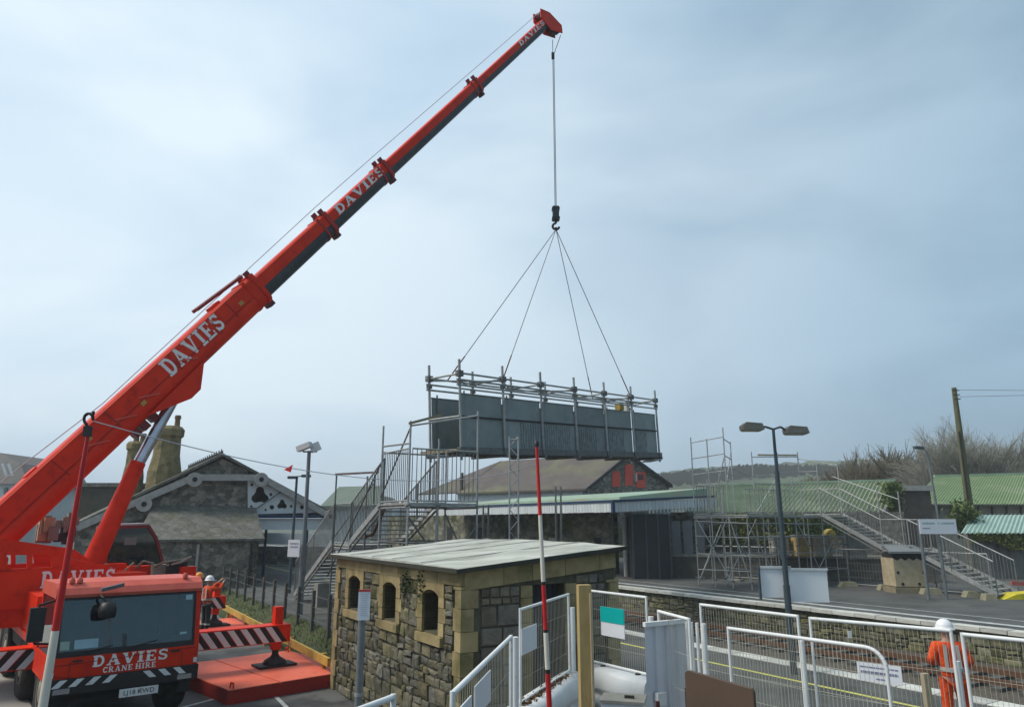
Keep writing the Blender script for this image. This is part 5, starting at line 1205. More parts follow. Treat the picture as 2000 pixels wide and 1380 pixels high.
# ================================================================== GOODS SHED with red doors
gx = Vector((.78, .626, 0)).normalized(); gy = Vector((-.626, .78, 0))
gn = Vector((gx.y, -gx.x, 0))
gl = P(1146, 950, 74)
gs = T('goods_shed', 'old goods shed with mossy brown roof and red doors in its gable', 'building', (gl.x, gl.y, ZP))
def GG(px, py, off=0.0): return RP(px, py, gl + gn * off, gn)
gap_, gle, gre = GG(1224, 888), GG(1146, 952), GG(1306, 948)
GL = 21.0; gb = -gn * GL
dirn = Vector((-.80, .60, 0)).normalized()
gb = dirn * 17.5
B().prism([down(gle, 0), down(gre, 0), gre, gap_, gle], dirn * .5).build('gable_wall', m_swall, gs)
B().prism([down(gle, 0), gle, gle + gb, down(gle + gb, 0)], gx * .4).build('side_wall', m_whitew, gs)
fwd_off = gn * .35
B().prism([gle + fwd_off - gx * .5 - Vector((0, 0, .3)), gap_ + fwd_off, gap_ + fwd_off + Vector((0, 0, .2)), gle + fwd_off - gx * .5 - Vector((0, 0, .1))], gb).build('roof_slope', m_gslate, gs)
B().prism([gap_ + fwd_off, gre + fwd_off + gx * .3 - Vector((0, 0, .2)), gre + fwd_off + gx * .3, gap_ + fwd_off + Vector((0, 0, .2))], gb).build('roof_slope', m_gslate, gs)
# hipped far end
he = gle + fwd_off - gx * .5 - Vector((0, 0, .2)) + gb
B().prism([he, gap_ + fwd_off + gb + Vector((0, 0, .1)), he + dirn * 6.0 + Vector((0, 0, -.05))], (0, 0, .15)).build('roof_hip', m_gslate, gs)
for a, b in ((gle, gap_), (gap_, gre)): B().bar(a + gn * .38, b + gn * .38, .12, .32).build('bargeboard', m_dark, gs)
def garch(px, y0, y1, wpx, arch):
    pts = [(px - wpx, y1), (px + wpx, y1), (px + wpx, y0 + arch), (px + wpx * .5, y0 + arch * .25), (px, y0), (px - wpx * .5, y0 + arch * .25), (px - wpx, y0 + arch)]
    return [GG(x, y, .06) for x, y in pts]
for (px, y0, y1, wp, ar) in ((1204, 919, 950, 8, 4), (1229, 905, 948, 8, 4), (1252, 921, 952, 9, 0.1)):
    d_ = B().prism(garch(px, y0, y1, wp, ar), -gn * .08).build('red_door', m_doorred, gs)
    if px == 1252: B().prism([GG(1247, 926, .08), GG(1256, 926, .08), GG(1256, 936, .08), GG(1247, 936, .08)], gn * .03).build('door_pane', m_glass, d_)
B().frame(GG(1180, 934, .1), gx, gn, (0, 0, 1), .35, .1, .5).build('wall_lamp', m_barge, gs); B().frame(GG(1242, 932, .1), gx, gn, (0, 0, 1), .14, .2, .9).build('wall_bracket', m_fascia, gs)
q = gle + gb * .96; B().tube(q, q + Vector((0, 0, 2.2)), .14).build('flue_pipe', m_dark, gs)

# distant green roofs on the left
dg = T('green_roofed_building', 'distant low building with grey-green pitched roof beside the stairs', 'building', (P(690, 1000, 85).x, 85, 0))
a, b = P(628, 990, 85), P(770, 990, 85); r0, r1 = P(662, 954, 90), P(742, 952, 90)
B().prism([a, b, P(735, 965, 88)], (0, 12, 0)).build('gable_face', m_slate, dg)
B().prism([P(625, 992, 84.5), P(745, 990, 84.5), r1, r0], (0, 0, .25)).build('roof', M('grey_green_roof', (.15, .185, .145), (.12, .15, .12), scale=.6, rough=.7), dg)
B().box((a.x, 85.3, 0), (b.x, 96, a.z)).build('wall', m_whitew, dg)
# low white walls and a parked van glimpsed beyond the platform
lw = T('platform_parapet', 'pale low wall beyond the platform beside the stairs', 'wall', (P(560, 1100, 60).x, 60, 0))
for (x0, x1, y0, y1, m_) in ((505, 660, 1040, 1062, m_whitew), (505, 660, 1066, 1100, m_swall), (508, 580, 1100, 1122, m_barge)):
    a, b = P(x0, y1, 60), P(x1, y0, 60); B().box((a.x, 60 - (y1 - 1040) * .02, a.z), (b.x, 60.5 - (y1 - 1040) * .02, b.z)).build('wall_panel', m_, lw)
a, b = P(505, 1140, 60), P(660, 1100, 60); B().box((a.x, 59.2, 0), (b.x, 59.6, b.z)).build('wall_base', m_swall, lw)

# ================================================================== RAISED DOCK, BACK WALLS, GREEN ROOFS
dk_ = B().prism([P(1300, 1100, 46).xy.to_3d() + Vector((0, 0, ZP - .5)), Vector((24.2, 42.2, ZP - .5)), Vector((26, 50, ZP - .5)), Vector((13, 54, ZP - .5))], (0, 0, 1.95 - ZP + .5)).build('loading_dock', M('dock_stone', (.13, .12, .10), (.07, .068, .055), scale=1.5, rough=.95, bump=.05, bscale=4), label='low stone loading dock behind the scaffold stairs', cat='dock', kind='structure')
B().prism([P(1300, 1100, 45.9).xy.to_3d() + Vector((0, 0, 1.955)), Vector((24.3, 42.05, 1.955)), Vector((24.4, 42.6, 1.955)), P(1301, 1100, 46.6).xy.to_3d() + Vector((0, 0, 1.955))], (0, 0, .14)).build('coping', m_conc, dk_)
bw = T('ivy_clad_wall', 'long stone wall overgrown with ivy behind the loading dock', 'wall', (18, 50, ZP))
a, b = P(1310, 1000, 50.5), P(1765, 1000, 48.5)
B().prism([down(a, ZP - .3), down(b, ZP - .3), down(b, 4.7), down(a, 4.7)], (0, .6, 0)).build('wall_core', m_swall, bw)
def ivy(px0, px1, y0, y1, fw, n, sz, lab, mat=m_leafy):
    def fn():
        px = random.uniform(px0, px1); wob = .5 + .5 * math.sin(px * .045) * math.sin(px * .013 + 1); py = y0 + (y1 - y0) * random.random() * (.45 + .75 * wob)
        return P(px, py, fw - random.random() * .35)
    return leaf_cloud(fn, n, sz, mat, 'ivy', label=lab, cat='ivy')
ivy(1395, 1545, 1003, 1066, 49.7, 5200, .10, 'yellow-green ivy sheet over the stone wall behind the scaffold tower')
ivy(1540, 1655, 1004, 1050, 48.7, 3600, .10, 'bright ivy hanging over the wall behind the wooden boxes', m_leaf)
ivy(1480, 1545, 1040, 1085, 49.3, 900, .10, 'thin ivy growing low on the wall beside the dock', m_leafy)
def corrugated(name, corners, ridges, mat, parent, amp=.05):
    a, b, c, d = [Vector(p) for p in corners]      # a-b eave, d-c ridge
    n = ridges * 2; nrm = (b - a).cross(d - a).normalized(); nrm = nrm if nrm.z > 0 else -nrm; top = []
    for i in range(n + 1):
        f = i / n; o = nrm * (amp if i % 2 else -amp); top += [a.lerp(b, f) + o, d.lerp(c, f) + o]
    mb = MB(); mb.add(top, [(2 * i, 2 * i + 2, 2 * i + 3, 2 * i + 1) for i in range(n)])
    return mb.build(name, mat, parent)
g1 = T('green_roofed_shed', 'low shed with weathered green corrugated roof behind the ivy wall', 'shed', (18, 52, ZP))
corrugated('roof_sheet', [P(1330, 1003, 50.9), P(1722, 998, 49.3), P(1748, 938, 55), P(1395, 947, 57)], 46, m_greenroof, g1, .07)
B().bar(P(1395, 946, 57), P(1748, 937, 55), .3, .15).build('ridge_cap', m_palegreen, g1)
B().prism([P(1722, 1000, 48.7), P(1748, 940, 55), down(P(1748, 940, 55), ZP), down(P(1722, 1000, 48.7), ZP)], (.2, 0, 0)).build('end_wall', m_swall, g1)
leaf_cloud(lambda: P(random.gauss(1742, 9), random.uniform(942, 1000), 50 + random.random() * 3), 1400, .13, m_leaf, 'ivy', label='dark ivy clump at the end of the green corrugated roof', cat='ivy')
B().bar(P(1330, 1005, 50.8), P(1722, 1000, 49.2), .12, .10).build('gutter', m_concd, g1)
g2 = T('green_roofed_hall', 'long hall with smooth green roof and cream wall behind the telegraph pole', 'building', (40, 66, ZP))
corrugated('roof_sheet', [P(1775, 984, 62), P(2140, 984, 62), P(2140, 922, 70), P(1826, 930, 70)], 60, M('bright_green_sheet', (.20, .28, .125), (.165, .235, .105), scale=.3, rough=.6, c3=(.25, .31, .17), s3=.35, lo3=.5, hi3=.62), g2, .04)
B().bar(P(1824, 929, 70), P(2140, 921, 70), .3, .2).build('ridge_cap', m_palegreen, g2)
B().prism([P(1790, 985, 63), P(2140, 985, 63), down(P(2140, 985, 63), ZP), down(P(1790, 985, 63), ZP)], (0, 6, 0)).build('wall', m_cream, g2)
for px in (1812, 1834, 1858, 1910, 1938, 1966, 1994): B().bar(P(px, 984, 62.9), P(px, 1012, 62.9), .12, .1, (1, 0, 0)).build('wall_post', m_concd, g2)
B().bar(P(1775, 986, 61.8), P(2140, 986, 61.8), .14, .12).build('gutter', m_concd, g2)
g3 = T('teal_roofed_lean_to', 'lean-to with pale teal corrugated roof against the back wall', 'lean-to', (P(1950, 1040, 45).x, 45, ZP))
corrugated('roof_sheet', [P(1876, 1041, 44.6), P(2110, 1041, 44.6), P(2110, 1004, 47.5), P(1898, 1005, 47.5)], 26, m_teal, g3, .04)
B().prism([P(1890, 1041, 45.2), P(2110, 1041, 45.2), down(P(2110, 1041, 45.2), ZP - .2), down(P(1890, 1041, 45.2), ZP - .2)], (0, .5, 0)).build('wall', M('streaky_grey_wall', (.17, .165, .155), (.11, .105, .095), scale=1.2, rough=.95, stretch=(3, 3, .5), c3=(.06, .07, .03), s3=1.0, lo3=.5, hi3=.64), g3)
ivy(1895, 2080, 1040, 1068, 45.0, 1800, .10, 'ivy fringe hanging under the pale teal roof', m_leafy)
leaf_cloud(lambda: P(random.gauss(1882, 12), random.gauss(1012, 13), 46 + random.random() * 1.5), 1500, .13, m_leaf, 'evergreen_bush', label='dark evergreen bush at the foot of the telegraph pole', cat='bush')
ww = T('white_boarded_outhouse', 'low flat-roofed outhouse with pale fascia between the two green roofs', 'building', (P(1770, 960, 58).x, 58, ZP))
a, b = P(1742, 948, 58), P(1815, 948, 58)
B().box((a.x, 58, ZP), (b.x, 62, a.z - .4)).build('wall', M('brown_wall', (.10, .08, .065), (.06, .05, .04), scale=1.5, rough=.9), ww); B().box((a.x - .2, 57.8, a.z - .4), (b.x + .2, 62.2, a.z)).build('fascia', m_barge, ww)

# boxes on the dock and on the platform
def crate(px, ybase, wpx, hpx, fw, zb_, mat, label, dp=.8, top=None):
    c = P(px, ybase, fw); k = fw / 1428; wd, ht = wpx * k, hpx * k; c.z = zb_
    t_ = T('crate', label, 'crate', c, 'wooden boxes by the dock')
    nbd = max(3, int(ht / .28))
    for i in range(nbd):
        z0, z1_ = zb_ + ht * i / nbd + .006, zb_ + ht * (i + 1) / nbd - .006
        B().box((c.x - wd / 2, fw + random.uniform(-.008, .008), z0), (c.x + wd / 2, fw + dp, z1_)).build('board', mat, t_)
    for sx in (-1, 1): B().box((c.x + sx * (wd / 2 - .06) - .05, fw - .035, zb_), (c.x + sx * (wd / 2 - .06) + .05, fw - .01, zb_ + ht)).build('batten', mat, t_)
    B().box((c.x - wd / 2 - .03, fw - .04, zb_ + ht), (c.x + wd / 2 + .03, fw + dp + .03, zb_ + ht + .05)).build('lid', top or m_conc, t_)
    return t_
crate(1611, 1090, 32, 38, 42.6, 2.1, m_cream, 'pale beige box on the dock under the yellow tarpaulin')
crate(1528, 1088, 30, 36, 43.4, 2.1, m_conc, 'weathered grey box on the dock beside the lamp post')
crate(1573, 1090, 30, 38, 43.0, 2.1, m_timber, 'orange-brown timber box between the grey and the beige boxes')
crate(1678, 1098, 34, 46, 41.6, 2.0, m_conc, 'pale grey board box standing beneath the upper stairs')
c = P(1622, 1050, 43.2); tb_ = MB(); tb_.prism([c + Vector((-.45, 0, -.1)), c + Vector((.36, 0, -.1)), c + Vector((.32, 0, .34)), c + Vector((.12, 0, .52)), c + Vector((-.05, 0, .44)), c + Vector((-.3, 0, .1))], (0, .6, 0)); tb_.build('tarpaulin', M('dull_yellow_tarpaulin', (.46, .34, .06), (.36, .26, .05), scale=4, rough=.7, bump=.05, bscale=6), label='crumpled yellow tarpaulin on top of the beige box', cat='tarpaulin')
# ply ballast box with canopy sheet
cb2 = T('ballast_box', 'plywood ballast box with scalloped top edge and grey sheet lid', 'crate', (P(1783, 1150, 36.0).x, 36.0, ZP))
c = P(1783, 1150, 36.0); c.z = ZP; k = 36.0 / 1428; wd, h0, h1 = 62 * k, .30, 1.50
pts = [(-wd / 2, h0), (wd / 2, h0), (wd / 2, h1)]
for i in range(9): pts.append((wd / 2 - wd * i / 8, h1 + (.12 if i % 2 == 0 else 0)))
B().prism([(c.x + x, 36.0, c.z + z) for x, z in pts[:3] + pts[3:]], (0, 1.2, 0)).build('front_board', m_ply, cb2)
for (x, z) in ((-.62, .95), (.62, .95), (-.45, .42), (.35, .42)): B().lathe((c.x + x, 36.0, c.z + z), [(.07, -.01), (.07, .02)], 10, (0, -1, 0)).build('bolt_hole', m_dim, cb2)
B().box((c.x - wd / 2 - .1, 35.9, c.z), (c.x + wd / 2 + .1, 37.1, c.z + .26)).build('pallet', m_plank, cb2)
B().prism([(c.x - wd / 2 - .25, 35.8, c.z + h1 + .34), (c.x + wd / 2 + .15, 35.8, c.z + h1 + .34), (c.x + wd / 2, 37.0, c.z + h1 + .62), (c.x - wd / 2 + .1, 37.0, c.z + h1 + .62)], (0, 0, .10)).build('sheet_lid', M('grey_sheet_lid', (.20, .215, .215), (.16, .17, .17), rough=.5), cb2)
B().prism([(c.x - wd / 2 + .02, 35.99, c.z + h1 + .12), (c.x + wd / 2 - .02, 35.99, c.z + h1 + .12), (c.x + wd / 2 - .02, 35.99, c.z + h1 + .36), (c.x - wd / 2 + .02, 35.99, c.z + h1 + .36)], (0, 1.1, 0)).build('dark_gap', m_dim, cb2)
for i, (px, py) in enumerate(((1738, 1152), (1823, 1160), (1908, 1166), (1938, 1172), (1660, 1146))):
    c = G(px, py, ZP); sz = .7 if i != 3 else .4
    mb = MB(); mb.prism([c + Vector((-sz * .7, 0, 0)), c + Vector((sz * .7, 0, 0)), c + Vector((sz * .5, .05, .26)), c + Vector((-sz * .45, .05, .26))], (0, .4, 0))
    mb.build('concrete_block', M('mossy_concrete', (.30, .28, .19), (.2, .19, .12), scale=3, rough=.9), label=['mossy concrete block between the grey box and the ballast box', 'mossy concrete block beside the plywood ballast box', 'mossy concrete block under the lower stairs', 'small concrete block at the stair foot', ''][i] if i != 4 else 'mossy concrete block beside the white double board', cat='concrete block', group='concrete blocks along the platform fence')
# yellow ramp and red-white board at the frame edge
c = G(2010, 1170, ZP); B().prism([c + Vector((-1.1, 0, 0)), c + Vector((1.0, 0, 0)), c + Vector((1.0, 0, .32)), c + Vector((-.5, 0, .22))], (0, .9, 0)).build('kerb_ramp', m_hazy, label='bright yellow kerb ramp at the platform end', cat='ramp')
c = G(1960, 1152, ZP); B().prism([c + Vector((-.9, 0, 0)), c + Vector((.5, -.2, 0)), c + Vector((.9, .2, .35)), c + Vector((-.4, .3, .35))], (0, .12, .04)).build('stair_ramp_plate', m_galvd, label='grey metal ramp plate at the foot of the stairs', cat='ramp')
a, b = P(1975, 1138, 33), P(2040, 1142, 33); B().bar(a, b, .1, .18).build('barrier_plank', M('faded_red_plank', (.45, .12, .10), rough=.6), label='faded red barrier plank beside the stair foot', cat='barrier')

# ================================================================== FENCES
def mesh_panel(A_, B2, zt_, zb_, label, name='mesh_fence_panel', group='white mesh fence panels', rounded=False, foot=None, wire=.052, mat=m_white, r=.021, wr=.0026, horiz=(.25, .5, .75)):
    A_, B2 = Vector(A_), Vector(B2); A_.z = B2.z = 0; d = B2 - A_; ln = d.length; d.normalize()
    Z = lambda z: Vector((0, 0, z)); foot = zb_ if foot is None else foot
    t_ = T(name, label, 'fence panel', (A_ + B2) / 2 + Z(foot), group)
    rc = .22 if rounded else 0
    B().tube(A_ + Z(foot), A_ + Z(zt_ + .02), r).build('post', mat, t_)
    B().tube(B2 + Z(foot), B2 + Z(zt_ - rc + (.02 if not rounded else 0)), r).build('post', mat, t_)
    tr = MB(); tr.tube(A_ + Z(zt_), B2 - d * rc + Z(zt_), r * 1.12)
    if rounded:
        pts = [B2 - d * rc + Z(zt_ - rc) + d * rc * math.sin(R(a)) + Z(rc * math.cos(R(a))) for a in range(0, 91, 15)]; tr.path(pts, r * 1.12)
    tr.build('top_rail', mat, t_); B().tube(A_ + Z(zb_ + .02), B2 + Z(zb_ + .02), r).build('bottom_rail', mat, t_)
    mb = MB(); n = int(ln / wire)
    for i in range(1, n):
        p = A_ + d * (ln * i / n); zz = zt_
        if rounded and i / n * ln > ln - rc: zz = zt_ - rc + rc * math.sqrt(max(0, 1 - ((i / n * ln - (ln - rc)) / rc) ** 2))
        mb.tube(p + Z(zb_), p + Z(zz), wr, n=4, caps=False)
    for h in horiz: mb.tube(A_ + Z(zb_ + (zt_ - zb_) * h), B2 + Z(zb_ + (zt_ - zb_) * h), wr, n=4, caps=False)
    o = mb.build('wire_mesh', M('mesh_wire', (.42, .42, .36), rough=.5) if 'mesh_wire' not in bpy.data.materials else bpy.data.materials['mesh_wire'], t_); o['kind'] = 'stuff'
    return t_, d
ZFt = 2.72
def fp(px, py, z=ZFt): return G(px, py, z)
mesh_panel(fp(1368, 1180), fp(1558, 1203), ZFt, ZP + .12, 'tall white mesh fence panel beside the gate bars, in front of the mossy wall', foot=ZP)
p2, d2 = mesh_panel(fp(1582, 1207), fp(1857, 1231), ZFt, ZP + .12, 'tall white mesh fence panel carrying the lettered white notice', foot=ZP)
mesh_panel(fp(1879, 1238), fp(2075, 1258), ZFt, ZP + .12, 'tall white mesh fence panel on the far side of the orange workman', foot=ZP)
mesh_panel(fp(1422, 1226, 2.6), fp(1728, 1268, 2.6), 2.6, ZP + .75, 'white mesh panel with rounded corner standing before the taller fence', rounded=True, foot=ZP)
pA, dA = mesh_panel(fp(884, 1354, 2.75), fp(998, 1243, 2.75), 2.75, 1.40, 'white mesh panel with two notices leading up to the shed', foot=ZP, wire=.085, wr=.0022)
pB, dB = mesh_panel(fp(1016, 1190, 2.75), fp(1110, 1160, 2.75), 2.75, 1.47, 'white mesh panel with one square notice in front of the shed door', foot=1.44, wire=.075, wr=.0022)
pC, dC = mesh_panel(fp(1153, 1153, 2.75), fp(1262, 1166, 2.75), 2.75, 1.50, 'white mesh panel carrying the teal and white sign', foot=1.46)
mesh_panel(fp(1286, 1193, 2.72), fp(1346, 1209, 2.72), 2.72, ZP + .12, 'narrow white mesh panel standing behind the ribbed white sheet', foot=ZP)
mesh_panel(fp(640, 1408, 2.75), fp(768, 1360, 2.75), 2.75, 1.40, 'white mesh panel end low beside the parking notice post', foot=0)
# spare posts beside joints
for (px, py, zt_, lab) in ((1006, 1243, 2.70, 'stout white post joining the two notice panels'), (1565, 1250, 2.45, 'stout white post between the tall mesh panels'), (1868, 1290, 2.3, 'stout white post beside the orange workman'), (1118, 1185, 2.5, 'white post beside the timber post'), (1271, 1203, 2.62, 'white post behind the ribbed sheet')):
    q = G(px, py, zt_); t_ = T('fence_post', lab, 'post', (q.x, q.y, ZP))
    B().tube((q.x, q.y, ZP), q, .042).build('tube', m_white, t_); B().frame((q.x, q.y, ZP + .02), (1, 0, 0), (0, 1, 0), (0, 0, 1), .2, .2, .04).build('base', m_white, t_)
# barred gate leaf beside the ribbed sheet
gt = T('barred_gate', 'white gate leaf of upright bars beside the ribbed sheet', 'gate', G(1365, 1215, 2.6).xy.to_3d() + Vector((0, 0, ZP)))
for px in (1341, 1350, 1361, 1374):
    q = G(px, 1213 + (px - 1341) * .12, 2.62); B().tube((q.x, q.y, ZP), q, .024 if px < 1370 else .034).build('bar', m_white, gt)
for z in (1.0, 1.9): 
    a, b = G(1341, 1213, 2.62), G(1374, 1217, 2.62); B().tube((a.x, a.y, z), (b.x, b.y, z), .02).build('rail', m_white, gt)
# ribbed white sheet hoarding
ra, rbb = G(1258, 1219, 2.6), G(1343, 1211, 2.6); rd = (rbb - ra).normalized(); rn = Vector((rd.y, -rd.x, 0))
hd_ = T('ribbed_hoarding', 'ribbed white sheet hoarding with a moulded handle', 'hoarding', (ra.x, ra.y, ZP)); wl_ = (rbb - ra).length
mb = MB(); pts = []; nr = 4
for i in range(nr):
    u = wl_ * i / nr; w4 = wl_ / nr
    pts += [(u, 0), (u + w4 * .55, 0), (u + w4 * .65, .03), (u + w4 * .9, .03)]
pts.append((wl_, 0)); vs = []
for (u, o) in pts:
    p = Vector((ra.x, ra.y, 0)) + rd * u - rn * o; vs += [p + Vector((0, 0, ZP)), p + Vector((0, 0, 2.6))]
mb.add(vs, [(2 * i, 2 * i + 2, 2 * i + 3, 2 * i + 1) for i in range(len(pts) - 1)]); mb.build('ribbed_sheet', M('white_ribbed_sheet', (.60, .61, .66), (.53, .54, .59), scale=1.5, rough=.5), hd_)
B().bar(ra, rbb, .06, .06).build('top_edge', m_white, hd_); q = Vector((ra.x, ra.y, 0)) + rd * wl_ * .25 + rn * .04
B().frame(q + Vector((0, 0, 1.62)), rd, rn, (0, 0, 1), .16, .08, .16).build('handle', m_barrier, hd_)
# water-filled barriers under the mesh
def barrier(A_, B2, zt_, label):
    A_, B2 = Vector(A_), Vector(B2); A_.z = B2.z = 0; d = (B2 - A_).normalized(); nn = Vector((d.y, -d.x, 0)); z0, h = ZP, zt_ - ZP
    t_ = T('water_barrier', label, 'barrier', (A_ + B2) / 2 + Vector((0, 0, ZP)), 'white plastic barriers under the mesh panels')
    hp_ = [(.30, 0), (.30, .30 * h), (.285, .36 * h), (.24, .40 * h), (.19, .43 * h), (.18, .47 * h), (.20, .52 * h), (.245, .56 * h), (.26, .62 * h), (.255, .78 * h), (.235, .90 * h), (.19, .97 * h), (.12, h)]
    pr = [(-x, z) for x, z in hp_] + list(reversed(hp_))
    ln = (B2 - A_).length; o = [A_ - d * .05 + nn * x + Vector((0, 0, z0 + z)) for x, z in pr]
    ob_ = B().prism(o, d * (ln + .1)).build('body', m_barrier, t_)
    for pf in ob_.data.polygons: pf.use_smooth = len(pf.vertices) == 4
    for f in (.22, .78):
        B().lathe(A_ + d * ln * f + Vector((0, 0, z0 + h)), [(.05, -.01), (.05, .015)], 10).build('filler_cap', m_dark, t_)
        B().frame(A_ + d * ln * f + nn * .27 + Vector((0, 0, z0 + .14 * h)), d, nn, (0, 0, 1), .22, .075, .16 * h).build('fork_slot', m_dim, t_)
    return t_
barrier(fp(1012, 1191, 2.75), fp(1114, 1159, 2.75), 1.45, 'white plastic barrier under the square-notice mesh panel')
barrier(fp(1150, 1153, 2.75), fp(1268, 1167, 2.75), 1.48, 'white plastic barrier under the teal sign panel')
barrier(fp(1440, 1226, 2.6), fp(1735, 1268, 2.6), ZP + .70, 'white plastic barrier under the rounded mesh panel')
barrier(fp(880, 1356, 2.75), fp(1002, 1241, 2.75), 1.38, 'white plastic barrier under the two-notice mesh panel')
# notices on the mesh
def notice(root_pt, xd, nd, wd, ht, mat, label, lines=(), ink=None, cat='sign', name='notice', tilt=0.0):
    c = Vector(root_pt); xd = Vector(xd).normalized(); nd = Vector(nd).normalized(); up = Vector((0, 0, 1)) + xd * tilt
    t_ = T(name, label, cat, c - Vector((0, 0, ht / 2)))
    B().frame(c, xd, nd, up, wd, .012, ht).build('board', mat, t_)
    for (x, z, w_, h_) in lines:
        # rows of small strokes standing in for words too small to read
        n = max(1, int(w_ * wd / .035)); mb = MB(); cur = x - w_ / 2
        while cur < x + w_ / 2:
            l = random.uniform(.03, .09)
            if cur + l > x + w_ / 2: l = x + w_ / 2 - cur
            q = c + xd * ((cur + l / 2) * wd) + up * (z * ht) + nd * .0085; mb.frame(q, xd, nd, up, l * wd, .004, h_ * ht); cur += l + .018
        mb.build('print', ink or m_ink, t_)
    return t_
nB = Vector((dB.y, -dB.x, 0)); nA = Vector((dA.y, -dA.x, 0)); nC = Vector((dC.y, -dC.x, 0)); n2 = Vector((d2.y, -d2.x, 0))
def onp(px, py, a, n, off=.03):
    a = Vector((a.x, a.y, 0)); return RP(px, py, a + n * off, n)
qB = fp(1016, 1190, 2.75); qA = fp(884, 1354, 2.75); qC = fp(1153, 1153, 2.75); q2 = fp(1582, 1207)
def notice_px(px0, py0, px1, py1, a, d, n, *args, **kw):
    c = onp((px0 + px1) / 2, (py0 + py1) / 2, a, n); x0 = onp(px0, (py0 + py1) / 2, a, n); x1 = onp(px1, (py0 + py1) / 2, a, n)
    z0 = onp((px0 + px1) / 2, py1, a, n).z; z1_ = onp((px0 + px1) / 2, py0, a, n).z
    return c, (x1 - x0).length, z1_ - z0
c, wd, ht = notice_px(1019, 1222, 1048, 1272, qB, dB, nB); notice(c, dB, nB, wd, ht, m_sign, 'square white notice on the mesh panel in front of the shed door')
c, wd, ht = notice_px(928, 1330, 958, 1378, qA, dA, nA); notice(c, dA, nA, wd, ht * 1.3, m_sign, 'taller white notice on the panel leading up to the shed')
c, wd, ht = notice_px(900, 1368, 920, 1398, qA, dA, nA); notice(c, dA, nA, wd, ht, m_sign, 'lower white notice near the bottom of the panel leading to the shed')
c, wd, ht = notice_px(1174, 1186, 1219, 1243, qC, dC, nC); ts = notice(c, dC, nC, wd, ht, m_sign, 'teal and white sign on the mesh panel beside the timber post')
B().frame(c + nC * .008 + Vector((0, 0, ht * .24)), dC, nC, (0, 0, 1), wd, .012, ht * .52).build('teal_half', m_tealsign, ts)
c, wd, ht = notice_px(1675, 1296, 1760, 1332, q2, d2, n2); notice(c, d2, n2, wd, ht, m_sign, 'white notice with dark lettering on the tall mesh panel', [(0, .28, .86, .07), (0, 0, .84, .13), (.02, -.32, .2, .07)], M('dark_blue_ink', (.20, .20, .32), rough=.6))
B().frame(P(1660, 1238, 10.3), (1, 0, 0), (0, 1, 0), (0, 0, 1), .05, .01, .09).build('cable_tag', m_white, label='tiny white tag on the tall mesh panel', cat='tag')
# timber post
q = P(1140, 1141, 9.4); tp_ = T('timber_post', 'square sawn timber post between the mesh panels', 'post', (q.x, q.y, ZP))
B().frame((q.x, q.y, (ZP + q.z) / 2), (1, .15, 0), (-.15, 1, 0), (0, 0, 1), .16, .13, q.z - ZP).build('shaft', m_timber, tp_)
B().frame((q.x + .07, q.y - .02, (ZP + q.z) / 2 - .05), (1, .15, 0), (-.15, 1, 0), (0, 0, 1), .03, .15, q.z - ZP - .1).build('side_lath', m_ply, tp_)
q = G(1806, 1314, 2.1); B().frame((q.x, q.y, (ZP + q.z) / 2), (1, .2, 0), (-.2, 1, 0), (0, 0, 1), .085, .07, q.z - ZP).build('wooden_stake', m_ply, label='pale wooden stake in front of the orange workman', cat='stake')
# brown board
bq = P(1337, 1308, 6.9); bq2 = P(1470, 1338, 6.5); bd_ = (bq2 - bq); bd_.z = 0; bwd = bd_.length; bd_.normalize(); bn = Vector((bd_.y, -bd_.x, 0))
bb = T('brown_cabinet', 'brown sheet cabinet with dark edge in front of the white fences', 'cabinet', (bq.x, bq.y, ZP))
o = Vector((bq.x, bq.y, 0))
B().prism([o + Vector((0, 0, ZP)), o + bd_ * bwd + Vector((0, 0, ZP)), o + bd_ * bwd + Vector((0, 0, bq.z - .10)), o + bd_ * (bwd * .97) + Vector((0, 0, bq.z - .075)), o + bd_ * .03 + Vector((0, 0, bq.z)), o + Vector((0, 0, bq.z - .02))], -bn * .05).build('door_sheet', m_brown, bb)
B().prism([o - bd_ * .035 - bn * .052 + Vector((0, 0, ZP)), o + bd_ * bwd * .5 - bn * .052 + Vector((0, 0, ZP)), o + bd_ * (bwd * .5) - bn * .052 + Vector((0, 0, bq.z - .14)), o - bd_ * .035 - bn * .052 + Vector((0, 0, bq.z - .16))], -bn * .12).build('body', m_dark, bb)

# leaf litter on the barrier and rubble round the timber post
qa_, qb_ = fp(1018, 1190, 2.75), fp(1100, 1164, 2.75)
leaf_cloud(lambda: (lambda f: Vector((qa_.x + (qb_.x - qa_.x) * f + random.gauss(0, .05), qa_.y + (qb_.y - qa_.y) * f + random.gauss(0, .05), 1.46 + random.random() * .02)))(random.random()), 260, .035, M('brown_leaves', (.14, .075, .03), (.09, .05, .02), rough=.9), 'leaf_litter', label='brown leaf litter lying on the barrier before the shed', cat='leaf litter', kind='stuff')
ub = P(1218, 1366, 8.8); ut = T('utility_box', 'pale grey utility box with black handle at the foot of the barrier', 'box', (ub.x, ub.y, ZP))
B().frame((ub.x, ub.y, (ZP + ub.z) / 2), (1, -.25, 0), (.25, 1, 0), (0, 0, 1), .46, .36, ub.z - ZP).build('body', m_barrier, ut); B().frame((ub.x, ub.y, ub.z + .015), (1, -.25, 0), (.25, 1, 0), (0, 0, 1), .5, .4, .03).build('lid', m_conc, ut); B().frame((ub.x + .06, ub.y - .05, ub.z + .045), (1, -.25, 0), (.25, 1, 0), (0, 0, 1), .11, .03, .03).build('handle', m_dark, ut)
